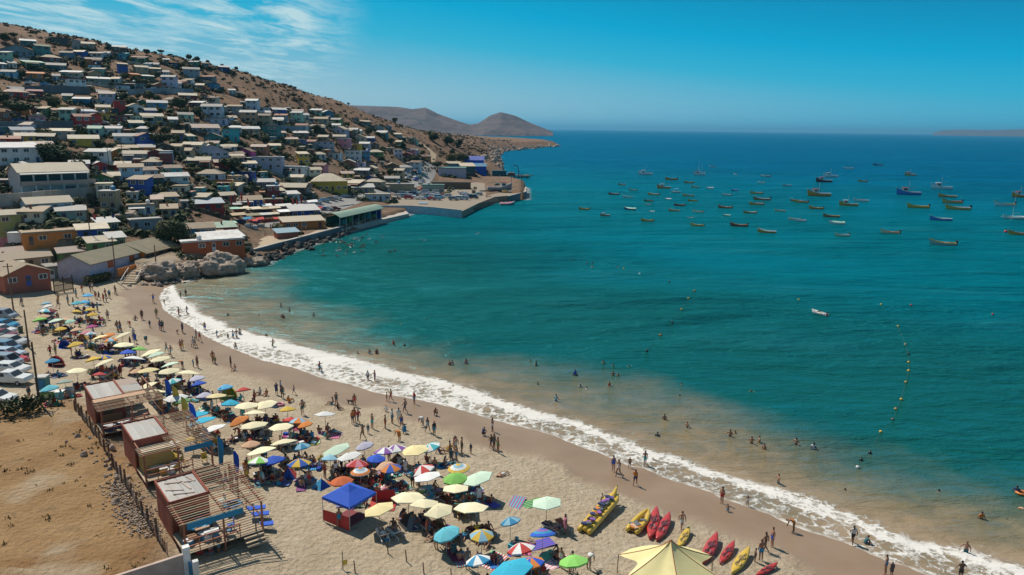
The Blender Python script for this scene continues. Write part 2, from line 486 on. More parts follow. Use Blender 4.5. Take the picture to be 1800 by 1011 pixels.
LOT = [(-30, 20), (-22, 40), (-24.5, 47), (-33, 60), (-44, 73), (-50, 78), (-62, 74), (-105, 62), (-200, 60), (-200, 20)]
lot_in = in_poly(GXX, GYY, LOT)
def poly_dist(x, y, poly):
    best = np.full(x.shape, 1e18); n = len(poly)
    for i in range(n):
        ax, ay = poly[i]; bx, by = poly[(i+1) % n]; dx, dy = bx-ax, by-ay
        t = np.clip(((x-ax)*dx + (y-ay)*dy)/(dx*dx+dy*dy), 0, 1)
        best = np.minimum(best, (x-ax-t*dx)**2 + (y-ay-t*dy)**2)
    return np.sqrt(best)
_ld = poly_dist(GXX, GYY, LOT) * np.where(lot_in, 1, -1)
A_LOT = np.clip(_ld/2.0 + .5, 0, 1)
HZ += A_LOT*.9*np.clip(1.0, 0, 1)                       # the lot stands a little above the beach
_beach = (HS < .2) | ((GXX < -48) & (GYY < 170) & (GYY > 60) & (HZ < 3.9))
A_SAND = np.where(_beach & (HD < 62) & (GYY < 172), 1.0, 0.0)
for _ in range(2):
    A_SAND[1:-1,1:-1] = (A_SAND[1:-1,1:-1]*2 + A_SAND[:-2,1:-1] + A_SAND[2:,1:-1] + A_SAND[1:-1,:-2] + A_SAND[1:-1,2:])/6
A_SAND = A_SAND*(1-A_LOT)
A_TOWN = np.clip((30 - HZ)/14, 0, 1)*np.clip((520-GYY)/80, 0, 1)

def make_ground_material():
    m, t, p = nt_new('ground')
    geo = nd(t, 'ShaderNodeNewGeometry'); pos = geo.outputs['Position']
    def att(n):
        a = nd(t, 'ShaderNodeAttribute'); a.attribute_name = n; return a.outputs['Fac']
    sand, lot, town, shore = att('sand'), att('lot'), att('town'), att('shore')
    n_big = noise(t, pos, .022, 5, .6); n_mid = noise(t, pos, .11, 6, .68); n_fine = noise(t, pos, .7, 5, .7); n_vf = noise(t, pos, 3.2, 4, .7)
    # hillside: dry soil, pale paths, dark scrub, grey rock
    hill = mixc(t, rng(t, n_mid, .36, .66), (.125,.062,.034), (.285,.165,.092))
    hill = mixc(t, rng(t, n_fine, .54, .64, 0, .85), hill, (.050,.046,.030))
    hill = mixc(t, rng(t, n_big, .52, .66, 0, .6), hill, (.16,.10,.058))
    hill = mixc(t, rng(t, n_vf, .54, .64, 0, .8), hill, (.045,.042,.026))
    hill = mixc(t, rng(t, noise(t, pos, 1.6, 3, .6), .60, .68, 0, .7), hill, (.36,.25,.165))
    twn = mixc(t, rng(t, n_fine, .4, .66), (.15,.086,.052), (.25,.16,.10))
    twn = mixc(t, rng(t, n_mid, .52, .62, 0, .75), twn, (.075,.065,.04))
    col = mixc(t, town, hill, twn)
    # vacant lot: ochre earth, straw, gravel
    lc = mixc(t, rng(t, noise(t, pos, .16, 6, .62), .38, .64), (.23,.125,.05), (.35,.22,.105))
    lc = mixc(t, rng(t, noise(t, pos, .32, 7, .75), .56, .68, 0, .8), lc, (.19,.12,.06))
    lc = mixc(t, rng(t, n_vf, .58, .70, 0, .55), lc, (.13,.085,.045))
    lc = mixc(t, rng(t, noise(t, pos, .09, 3), .58, .66, 0, .75), lc, (.40,.32,.22))
    # sand, trampled; wet and dark near the water
    sc = mixc(t, rng(t, n_fine, .36, .66), (.41,.335,.235), (.50,.415,.305))
    sc = mixc(t, rng(t, noise(t, pos, .13, 5, .6), .50, .64, 0, .40), sc, (.37,.285,.18))
    sc = mixc(t, rng(t, n_vf, .52, .66, 0, .6), sc, (.28,.205,.13))
    sc = mixc(t, rng(t, noise(t, pos, .33, 6, .7), .54, .62, 0, .38), sc, (.30,.225,.145))
    nw = math2(t, 'ADD', shore, math2(t, 'MULTIPLY', rng(t, noise(t, pos, .12, 3), .3, .7), 3.2))
    wet = rng(t, nw, 9.8, 7.0, 0, 1, True)
    sc = mixc(t, wet, sc, mixc(t, rng(t, noise(t, pos, .2, 5), .35, .65), (.265,.180,.115), (.31,.215,.142)))
    col = mixc(t, sand, col, sc); col = mixc(t, lot, col, lc)
    t.links.new(col, p.inputs['Base Color'])
    r = math2(t, 'MULTIPLY', wet, sand)
    p.inputs['Specular IOR Level'].default_value = .25
    t.links.new(rng(t, r, 0, 1, .9, .42), p.inputs['Roughness'])
    vor = nd(t, 'ShaderNodeTexVoronoi'); vor.inputs['Scale'].default_value = 1.9; t.links.new(pos, vor.inputs['Vector'])
    hgt = math2(t, 'ADD', math2(t, 'MULTIPLY', vor.outputs['Distance'], .55), math2(t, 'ADD', n_vf, n_fine))
    hgt = math2(t, 'MULTIPLY', hgt, rng(t, r, 0, 1, 1, .04))
    bump(t, p, hgt, .9, .26)
    return m
GROUND = make_ground_material()
def grid_object(name, mask, label=None):
    """faces of the height field whose centre lies in the mask, as one sheet"""
    ny, nx = GXX.shape
    jj, ii = np.nonzero(mask)
    ids = np.stack([jj*nx+ii, jj*nx+ii+1, (jj+1)*nx+ii+1, (jj+1)*nx+ii], 1)
    uniq, inv = np.unique(ids.ravel(), return_inverse=True)
    co = np.stack([GXX.ravel()[uniq], GYY.ravel()[uniq], HZ.ravel()[uniq]], 1)
    me = bpy.data.meshes.new(name)
    me.from_pydata(co.tolist(), [], inv.reshape(-1, 4).tolist())
    me.polygons.foreach_set('use_smooth', [True]*len(me.polygons))
    for nm, arr in (('sand', A_SAND), ('lot', A_LOT), ('town', A_TOWN), ('shore', HD)):
        a = me.attributes.new(nm, 'FLOAT', 'POINT'); a.data.foreach_set('value', arr.ravel()[uniq].astype(np.float32))
    o = link(name, me, [GROUND]); o['kind'] = 'structure'
    return o
fc = lambda A: (A[:-1,:-1] + A[1:,:-1] + A[:-1,1:] + A[1:,1:])/4
fz = fc(HZ); keep = fz > -3.6
m_lot = (fc(A_LOT) > .5) & keep
m_sand = (fc(A_SAND) > .5) & keep & ~m_lot
m_low = keep & ~m_lot & ~m_sand & (fz < 9)
grid_object('beach', m_sand); grid_object('dirt_lot', m_lot); grid_object('town_ground', m_low); grid_object('hillside', keep & ~m_lot & ~m_sand & ~m_low)

# ------------------------------------------------------------------ sea
OUT_PX = [(300,498),(312,512),(330,532),(365,556),(420,580),(500,598),(570,618),(640,634),(720,655),(790,670),(850,690),(920,715),(1000,735),(1080,762),(1150,790),(1230,815),
          (1310,840),(1400,862),(1450,880),(1530,915),(1600,943),(1700,962),(1800,990),(2100,1120)]
OUTL = np.array([(flat_hit(x, y).x, flat_hit(x, y).y) for x, y in OUT_PX])
def line_dist(x, y, L):
    best = np.full(x.shape, 1e18)
    for (ax, ay), (bx, by) in zip(L[:-1], L[1:]):
        dx, dy = bx-ax, by-ay
        t = np.clip(((x-ax)*dx + (y-ay)*dy)/(dx*dx+dy*dy), 0, 1)
        best = np.minimum(best, (x-ax-t*dx)**2 + (y-ay-t*dy)**2)
    return np.sqrt(best)
def make_sea():
    SX = lines((-60000,-3000,9500),(-3000,-300,450),(-300,-130,12),(-130,70,1.1),(70,130,3),(130,600,25),(600,3000,400),(3000,60000,9500))
    SY = lines((-300,20,32),(20,215,1.1),(215,460,4),(460,1200,15),(1200,3000,150),(3000,75000,8000))
    X, Y = np.meshgrid(SX, SY)
    D, sl = coast_dist(X, Y); D = -D
    do = line_dist(X, Y, OUTL)
    # 0 at the water's edge, 1 at the outer rim of the surf
    inner = D/(D + do + 1e-6)
    # outside the rim
    rimpoly = [tuple(p) for p in OUTL] + [(CXY[i][0], CXY[i][1]) for i in range(0, 41)]
    ins = in_poly(X, Y, rimpoly) | (D < 0)
    foam = np.where(ins & (sl < .2) | ins, np.clip(inner, 0, 1), 1.0 + do/10.0)
    rock = np.where(sl > .2, np.clip(1 - D/4.5, 0, 1), 0)*np.clip((700-Y)/300, 0, 1)
    Z = np.where(ins & (D > 0), (.10*np.sin(np.clip(inner,0,1)*math.pi) + .42*np.exp(-((inner-.80)/.10)**2)*np.clip((fbm(X/14, Y/14, 15)-.36)*4, 0, 1))*(.5+fbm(X/3, Y/3, 5)), 0)
    Z = Z + np.where((D > -1) & (Y < 260) & (np.abs(X) < 130), (fbm(X/2.6+Y/9, Y/2.6, 31)-.47)*.10*np.clip(D/6, 0, 1), 0)
    Z = np.where(D < 0, -.03, Z)
    ny, nx = X.shape
    msk = fc(D) > -30
    jj, ii = np.nonzero(msk)
    ids = np.stack([jj*nx+ii, jj*nx+ii+1, (jj+1)*nx+ii+1, (jj+1)*nx+ii], 1)
    uniq, inv = np.unique(ids.ravel(), return_inverse=True)
    me = bpy.data.meshes.new('sea')
    me.from_pydata(np.stack([X.ravel()[uniq], Y.ravel()[uniq], Z.ravel()[uniq]], 1).tolist(), [], inv.reshape(-1, 4).tolist())
    me.polygons.foreach_set('use_smooth', [True]*len(me.polygons))
    bd = np.where(sl < .2, D, D + 40)
    bdist = np.minimum(line_dist(X, Y, CXY[:40]), 5000)
    for nm, arr in (('foam', foam), ('rock', rock), ('off', bdist)):
        a = me.attributes.new(nm, 'FLOAT', 'POINT'); a.data.foreach_set('value', arr.ravel()[uniq].astype(np.float32))
    m, t, p = nt_new('sea_water')
    geo = nd(t, 'ShaderNodeNewGeometry'); pos = geo.outputs['Position']
    def att(n):
        a = nd(t, 'ShaderNodeAttribute'); a.attribute_name = n; return a.outputs['Fac']
    fm, rk, off = att('foam'), att('rock'), att('off')
    mp = nd(t, 'ShaderNodeMapping'); mp.inputs['Rotation'].default_value = (0,0,R(12)); mp.inputs['Scale'].default_value = (.35, 1, 1); t.links.new(pos, mp.inputs[0]); st = mp.outputs[0]
    nlow = noise(t, pos, .035, 4, .55)
    offn = math2(t, 'ADD', off, math2(t, 'MULTIPLY', rng(t, nlow, .25, .75, -1, 1), 9.0))
    # stirred sand in the shallows, green then blue water further out
    c = mixc(t, rng(t, offn, 40, 130, 0, 1, True), (.006,.098,.083), (.001,.138,.166))
    c = mixc(t, rng(t, offn, 150, 650, 0, 1, True), c, (.0,.098,.185))
    turb = rng(t, offn, 27, 7, 0, 1, True)
    nt_ = noise(t, pos, .22, 6, .62, .8)
    c = mixc(t, math2(t, 'MULTIPLY', turb, rng(t, nt_, .25, .6, .82, 1)), c, mixc(t, rng(t, nt_, .36, .66), (.20,.165,.095), (.29,.215,.12)))
    c = mixc(t, rng(t, fm, 1.5, .9, 0, .8, True), c, mixc(t, rng(t, nt_, .38, .64), (.26,.195,.125), (.36,.27,.18)))
    # patches of cloudy water and wind streaks
    c = mixc(t, rng(t, noise(t, st, .06, 5, .6), .55, .72, 0, .35), c, (.02,.17,.19))
    # foam: lacy in the surf, thin threads at the rocks
    vo = nd(t, 'ShaderNodeTexVoronoi', feature='DISTANCE_TO_EDGE'); vo.inputs['Scale'].default_value = .85
    nv = nd(t, 'ShaderNodeTexNoise'); nv.inputs['Scale'].default_value = .9; nv.inputs['Detail'].default_value = 4; t.links.new(pos, nv.inputs['Vector'])
    av = nd(t, 'ShaderNodeVectorMath', operation='MULTIPLY_ADD'); t.links.new(nv.outputs['Color'], av.inputs[0]); av.inputs[1].default_value = (2.6,2.6,0); t.links.new(pos, av.inputs[2])
    t.links.new(av.outputs[0], vo.inputs['Vector'])
    lace = rng(t, vo.outputs['Distance'], .20, .03, 0, 1)
    nf = noise(t, pos, .16, 7, .72); nf2 = noise(t, pos, 1.3, 6, .75)
    inband = math2(t, 'MULTIPLY', rng(t, math2(t, 'ADD', fm, math2(t, 'MULTIPLY', rng(t, nf, .3, .7, -1, 1), .22)), 1.06, .84, 0, 1, True), 1.0)
    edge = rng(t, fm, .10, .015, 0, 1)
    crest = rng(t, math2(t, 'ABSOLUTE', math2(t, 'SUBTRACT', math2(t, 'ADD', fm, math2(t, 'MULTIPLY', rng(t, nf, .3, .7, -1, 1), .16)), .72)), .27, .04, 0, 1, True)
    dens = math2(t, 'ADD', math2(t, 'MULTIPLY', lace, .65), math2(t, 'ADD', math2(t, 'MULTIPLY', rng(t, nf2, .38, .66), .75), math2(t, 'MULTIPLY', crest, .75)))
    dens = math2(t, 'ADD', dens, math2(t, 'MULTIPLY', rng(t, nf, .40, .62), .5))
    sx = nd(t, 'ShaderNodeSeparateXYZ'); t.links.new(pos, sx.inputs[0])
    dens = math2(t, 'ADD', dens, rng(t, sx.outputs[0], -35, 25, .16, -.36))
    fo = math2(t, 'MAXIMUM', math2(t, 'MULTIPLY', inband, rng(t, dens, .50, 1.10)), edge)
    rf = math2(t, 'MULTIPLY', rng(t, math2(t, 'ADD', rk, rng(t, nf2, .3, .7, -.45, .45)), .35, .75), rng(t, lace, 0, 1, .45, 1))
    fo = math2(t, 'MINIMUM', math2(t, 'ADD', fo, rf), 1.0)
    c = mixc(t, math2(t, 'MULTIPLY', fo, .93), c, (.74,.72,.68))
    t.links.new(c, p.inputs['Base Color'])
    t.links.new(rng(t, fo, 0, 1, .16, .8), p.inputs['Roughness'])
    p.inputs['IOR'].default_value = 1.33
    p.inputs['Specular IOR Level'].default_value = .28
    w1 = noise(t, st, .60, 5, .65, .5); w2 = noise(t, st, .12, 3, .5); w3 = noise(t, st, 2.2, 3, .6)
    hh = math2(t, 'ADD', math2(t, 'ADD', math2(t, 'MULTIPLY', w1, 1.0), math2(t, 'MULTIPLY', w2, 3.4)), math2(t, 'ADD', math2(t, 'MULTIPLY', w3, .35), math2(t, 'MULTIPLY', fo, .25)))
    hh = math2(t, 'MULTIPLY', hh, rng(t, noise(t, st, .016, 4, .6, 1.2), .36, .64, .45, 1.35))
    hh = math2(t, 'MULTIPLY', hh, math2(t, 'MULTIPLY', rng(t, off, 6, 70, .22, 1), rng(t, fm, 1.2, .8, 1, .55)))
    bump(t, p, hh, 1.0, 1.6)
    # tinted sky reflection over the water body
    p.inputs['Specular IOR Level'].default_value = 0.0
    gl = nd(t, 'ShaderNodeBsdfGlossy'); gl.inputs['Color'].default_value = (.10, .72, .95, 1); gl.inputs['Roughness'].default_value = .16
    nb = [n for n in t.nodes if n.type == 'BUMP'][0]; t.links.new(nb.outputs[0], gl.inputs['Normal'])
    fr = nd(t, 'ShaderNodeFresnel'); fr.inputs['IOR'].default_value = 1.33; t.links.new(nb.outputs[0], fr.inputs['Normal'])
    fac = math2(t, 'MINIMUM', math2(t, 'MULTIPLY', fr.outputs[0], .75), .42)
    fac = math2(t, 'MULTIPLY', fac, rng(t, fo, 0, 1, 1, .05))
    mx = nd(t, 'ShaderNodeMixShader'); t.links.new(fac, mx.inputs[0]); t.links.new(p.outputs[0], mx.inputs[1]); t.links.new(gl.outputs[0], mx.inputs[2])
    t.links.new(mx.outputs[0], [n for n in t.nodes if n.type == 'OUTPUT_MATERIAL'][0].inputs[0])
    o = link('sea', me, [m]); o['kind'] = 'structure'
make_sea()

# ------------------------------------------------------------------ far headland and the land on the horizon
def ridge(name, sky_px, r_base, base_y, thick, mat, rough=1.0):
    """a hill range: crest line through image points at range r_base + thick/2, slopes down to the sea on both sides"""
    mb = MB(); n = 120; rows = 14
    xs = np.linspace(sky_px[0][0], sky_px[-1][0], n)
    ys = np.interp(xs, [p[0] for p in sky_px], [p[1] for p in sky_px])
    grid = []
    for k in range(rows*2+1):
        u = k/rows - 1.0                       # -1 near foot, 0 crest, 1 far foot
        row = []
        for i in range(n):
            d = pix_dir(xs[i], ys[i]); a = math.atan2(d.x, d.y)
            rc = r_base + thick*.5
            zc = max(elev(xs[i], ys[i], rc), 1.0)
            rr = rc + u*thick*.5*min(1.0, .35 + zc/110)
            x, y = rr*math.sin(a), rr*math.cos(a)
            s = 1 - abs(u)
            z = zc*(s**.85) + rough*(float(fbm(np.array(x/140), np.array(y/140), 4))-.47)*min(zc,60)*1.1*s*(1-s)*2.2 - (3 if s < .03 else 0)
            row.append((x, y, z))
        grid.append(row)
    mb.loft(grid, cap=False, closed=False)
    o = mb.build(name, [mat], smooth=True); o['kind'] = 'structure'
    return o
def make_far_material(name, a, b, c):
    m, t, p = nt_new(name)
    geo = nd(t, 'ShaderNodeNewGeometry'); pos = geo.outputs['Position']
    col = mixc(t, rng(t, noise(t, pos, .006, 6, .65), .38, .62), a, b)
    col = mixc(t, rng(t, noise(t, pos, .022, 5, .7), .52, .60, 0, .75), col, c)
    t.links.new(col, p.inputs['Base Color']); p.inputs['Roughness'].default_value = .95
    bump(t, p, noise(t, pos, .01, 6, .7), .8, 25)
    return m
far_mat = make_far_material('far_scrub', (.075,.055,.058), (.13,.088,.085), (.028,.036,.038))
ridge('headland', [(560,183),(640,186),(700,188),(725,192),(748,189),(770,200),(800,211),(825,219),(840,217),(862,203),(880,197),(905,203),(930,215),(955,225),(972,231.5)], 3300, 237, 900, far_mat)
ridge('far_coast', [(1640,234),(1655,229),(1690,228),(1740,229),(1790,227.5),(1900,226),(2100,228)], 16000, 236, 3000, far_mat)

# ------------------------------------------------------------------ sea air: the far headland and coast fade to blue
def make_haze():
    X, Y0, Y1, Z0, Z1 = 61500.0, -1500.0, 77000.0, -8.0, 260.0
    o = MB().box(-X, X, Y0, Y1, Z0, Z1).build('haze', None)
    m = bpy.data.materials.new('sea_air'); m.use_nodes = True; t = m.node_tree; t.nodes.clear()
    out = t.nodes.new('ShaderNodeOutputMaterial'); v = t.nodes.new('ShaderNodeVolumePrincipled')
    v.inputs['Color'].default_value = (.20, .58, .88, 1); v.inputs['Density'].default_value = 0.00005; v.inputs['Anisotropy'].default_value = 0.2
    t.links.new(v.outputs[0], out.inputs['Volume'])
    o.data.materials.append(m); o['kind'] = 'stuff'; o['label'] = 'thin blue sea haze'
make_haze()

# ------------------------------------------------------------------ harbour and sea walls
def px_pts(pts, z):
    return [flat_hit(x, y, z) for x, y in pts]
def slab(name, pts, ztop, zbot, mat, label=None, cat=None, kind=None, world=False):
    P = [Vector((x, y, 0)) for x, y in pts] if world else px_pts(pts, ztop)
    n = len(P); mb = MB()
    mb.add([(p.x, p.y, zbot) for p in P] + [(p.x, p.y, ztop) for p in P],
           [tuple(range(n, 2*n))] + [(i, (i+1) % n, n+(i+1) % n, n+i) for i in range(n)])
    o = mb.build(name, [mat])
    bm = bmesh.new(); bm.from_mesh(o.data); bmesh.ops.recalc_face_normals(bm, faces=bm.faces); bm.to_mesh(o.data); bm.free()
    if kind: o['kind'] = kind
    if label: tag(o, label, cat)
    return o
def wall_run(name, P, h_top, z_bot, w, mat, label, cat, capmat=None, follow=False, joints=6.0):
    """a wall along points P with a coping; its panels are built one by one"""
    root = thing(name, label, cat, (P[0].x, P[0].y, 0))
    o0 = Vector((P[0].x, P[0].y, 0))
    for a, b in zip(P[:-1], P[1:]):
        L = (b-a).length; n = max(1, int(L/joints))
        for k in range(n):
            p = a.lerp(b, (k+.004)/n); q = a.lerp(b, (k+.996)/n)
            d = (q-p); d.z = 0; d.normalize(); s = Vector((-d.y, d.x, 0))*w*.5
            zt0 = h_top if not follow else p.z + h_top; zt1 = h_top if not follow else q.z + h_top
            zb0 = z_bot if not follow else p.z + z_bot; zb1 = z_bot if not follow else q.z + z_bot
            p2 = p - o0; q2 = q - o0
            pts = [(p2.x-s.x,p2.y-s.y,zb0),(q2.x-s.x,q2.y-s.y,zb1),(q2.x+s.x,q2.y+s.y,zb1),(p2.x+s.x,p2.y+s.y,zb0),
                   (p2.x-s.x,p2.y-s.y,zt0),(q2.x-s.x,q2.y-s.y,zt1),(q2.x+s.x,q2.y+s.y,zt1),(p2.x+s.x,p2.y+s.y,zt0)]
            MB().add(pts, [(0,3,2,1),(4,5,6,7),(0,1,5,4),(1,2,6,5),(2,3,7,6),(3,0,4,7)]).build('wall_panel', [mat], root)
            if capmat:
                s2 = s*1.25
                pts = [(x, y, z) for (x, y, z) in
                       [(p2.x-s2.x,p2.y-s2.y,zt0+.003),(q2.x-s2.x,q2.y-s2.y,zt1+.003),(q2.x+s2.x,q2.y+s2.y,zt1+.003),(p2.x+s2.x,p2.y+s2.y,zt0+.003),
                        (p2.x-s2.x,p2.y-s2.y,zt0+.18),(q2.x-s2.x,q2.y-s2.y,zt1+.18),(q2.x+s2.x,q2.y+s2.y,zt1+.18),(p2.x+s2.x,p2.y+s2.y,zt0+.18)]]
                MB().add(pts, [(0,3,2,1),(4,5,6,7),(0,1,5,4),(1,2,6,5),(2,3,7,6),(3,0,4,7)]).build('coping', [capmat], root)
    return root
QZ, PZ = 2.42, 2.0
CON = M('concrete', .85); ASPH = M('grey', .9)
slab('promenade', [(447,437),(520,418),(600,397),(640,388),(612,373),(560,385),(470,405),(415,425),(425,440)], PZ, -1.5, M('sandstone', .9), kind='structure')
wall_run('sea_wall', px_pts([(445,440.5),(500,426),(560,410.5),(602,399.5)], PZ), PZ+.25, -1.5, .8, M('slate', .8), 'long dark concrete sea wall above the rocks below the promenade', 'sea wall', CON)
slab('pier', [(600,402),(660,388.5),(719,375.5),(714,371),(668,373),(612,385)], 1.35, -2.5, M('concrete', .85), 'low concrete pier running past the green shed to the harbour mouth', 'pier')
slab('quay', [(548,371),(622,361.5),(664,363),(722,363),(763,366),(812,371.5),(842,357),(870,346),(894,344),(924,338),(924,331),(893,329),(850,322),(800,316),(700,330),(600,345),(548,360)], QZ, -2, M('quaystone', .9), kind='structure')
wall_run('quay_wall', px_pts([(548,371.5),(622,362)], QZ), QZ+.6, .2, .5, M('steelblue', .8), 'pale blue wall of the slipway below the row of parked cars', 'wall', CON)
wall_run('quay_wall', px_pts([(664,364),(722,364),(763,367),(811,372)], QZ), QZ+.45, -1, .5, M('paleblue', .8), 'pale blue quay wall below the crowded car park', 'wall', CON)
slab('quay_ledge', [(640,364),(722,367.5),(763,371.5),(814,377),(830,369),(826,366),(812,372),(763,367),(722,364.5),(664,363.5)], .55, -2, M('greywhite', .85), 'narrow pale ledge at the foot of the quay wall', 'ledge')
def revetment():
    top = px_pts([(812,369),(842,357),(872,346)], QZ+.03); bot = px_pts([(816,377),(848,366),(884,353)], .1)
    mb = MB(); mb.add(top + bot, [(0,1,4,3),(1,2,5,4)])
    tag(mb.build('stone_ramp', [M('brown', .95)]), 'sloping brown stone ramp at the outer corner of the quay', 'ramp')
revetment()
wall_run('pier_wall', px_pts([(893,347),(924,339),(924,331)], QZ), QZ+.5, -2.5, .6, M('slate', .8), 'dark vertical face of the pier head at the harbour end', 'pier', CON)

# roads on the quay and up the valley
def road(name, pts, w, lift=.05, mat=None):
    P = [hit(x, y) for x, y in pts]; Q = []
    for a, b in zip(P[:-1], P[1:]):
        n = max(1, int((b-a).length/4))
        Q += [a.lerp(b, k/n) for k in range(n)]
    Q.append(P[-1]); mb = MB(); rows = []
    for i, q in enumerate(Q):
        d = Q[min(i+1, len(Q)-1)] - Q[max(i-1, 0)]; d.z = 0; d.normalize(); s = Vector((-d.y, d.x, 0))
        rows.append([(q.x+s.x*w*u, q.y+s.y*w*u, max(ground_z(q.x+s.x*w*u, q.y+s.y*w*u), QZ+.01 if q.y > 240 and q.z < 4 else -9)+lift) for u in (-.5, -.25, 0, .25, .5)])
    mb.loft(rows, cap=False, closed=False)
    o = mb.build(name, [mat or ASPH], smooth=True); o['kind'] = 'structure'
road('road', [(470,400),(540,377),(620,352),(690,335),(740,318),(752,300),(758,285)], 9, .06)
road('track', [(758,288),(762,270),(745,255),(700,240)], 4, .12, M('tan', .95))
road('hill_road', [(0,222),(60,220),(130,221),(200,224)], 5, .3)
road('upper_road', [(20,157),(80,156),(160,160),(260,163),(330,167)], 5, .3)
def terrace_wall(pts, h, label, mat='bluegrey'):
    P = []
    for (x0, y0), (x1, y1) in zip(pts[:-1], pts[1:]):
        for k in range(4): P.append(hit(x0+(x1-x0)*k/4, y0+(y1-y0)*k/4))
    P.append(hit(*pts[-1]))
    wall_run('retaining_wall', P, h, -1.5, .4, M(mat, .9), label, 'wall', None, True, 7)
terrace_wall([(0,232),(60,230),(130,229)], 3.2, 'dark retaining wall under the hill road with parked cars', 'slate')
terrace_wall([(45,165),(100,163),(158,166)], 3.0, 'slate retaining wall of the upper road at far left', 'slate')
terrace_wall([(225,167),(270,165),(340,165)], 2.4, 'grey retaining wall of the upper road in mid slope', 'bluegrey')
terrace_wall([(0,364),(45,361),(95,356),(187,347)], 3.0, 'broad concrete retaining wall below the white balcony house', 'concrete')
terrace_wall([(494,229),(520,232),(545,232)], 2.6, 'pale retaining wall between houses on the right slope', 'bluegrey')

# ------------------------------------------------------------------ houses
_win = MB().box(-.5,.5,-.06,.02,-.5,-.42).box(-.5,.5,-.06,.02,.42,.5).box(-.5,-.42,-.06,.02,-.42,.42).box(.42,.5,-.06,.02,-.42,.42).box(-.03,.03,-.05,.02,-.42,.42).box(-.42,.42,-.012,.02,-.42,.42,1).mesh('window')
_door = MB().box(-.5,.5,-.05,.02,0,1).box(-.38,.38,-.07,-.04,.5,.9,1).mesh('door')
_tank = MB().cyl((0,0,0),(0,0,.9),.55,.55,10).cyl((0,0,.9),(0,0,1.15),.55,.15,10).mesh('water_tank')
CLR = {'greywhite':'off-white','darkgrey':'dark grey','oliveyellow':'olive yellow','darkgreen':'dark green','darkteal':'dark teal','turq':'turquoise','steelblue':'steel blue','skyblue':'sky blue',
       'paleblue':'pale blue','bluegrey':'blue-grey','greygreen':'grey-green','pinkgrey':'pinkish grey','redorange':'red-orange','darkbrown':'dark brown','offwhite':'off-white','redwood':'reddish wood',
       'lightyellow':'pale yellow','creamcloth':'cream','mintcloth':'mint'}
def cname(c): return CLR.get(c, c)
RT = {'g':'gabled','s':'sloping','f':'flat','h':'hipped','G':'gable-fronted'}
def zone(x, y):
    if x > 730: return 'at the harbour end'
    if y < 120: return 'near the ridge'
    if y < 185: return 'on the upper slope'
    if y < 240: return 'on the middle slope'
    if y < 300: return 'on the lower slope'
    if y < 400: return 'above the harbour front'
    return 'behind the beach'
rh = random.Random(11)
HOUSES = []
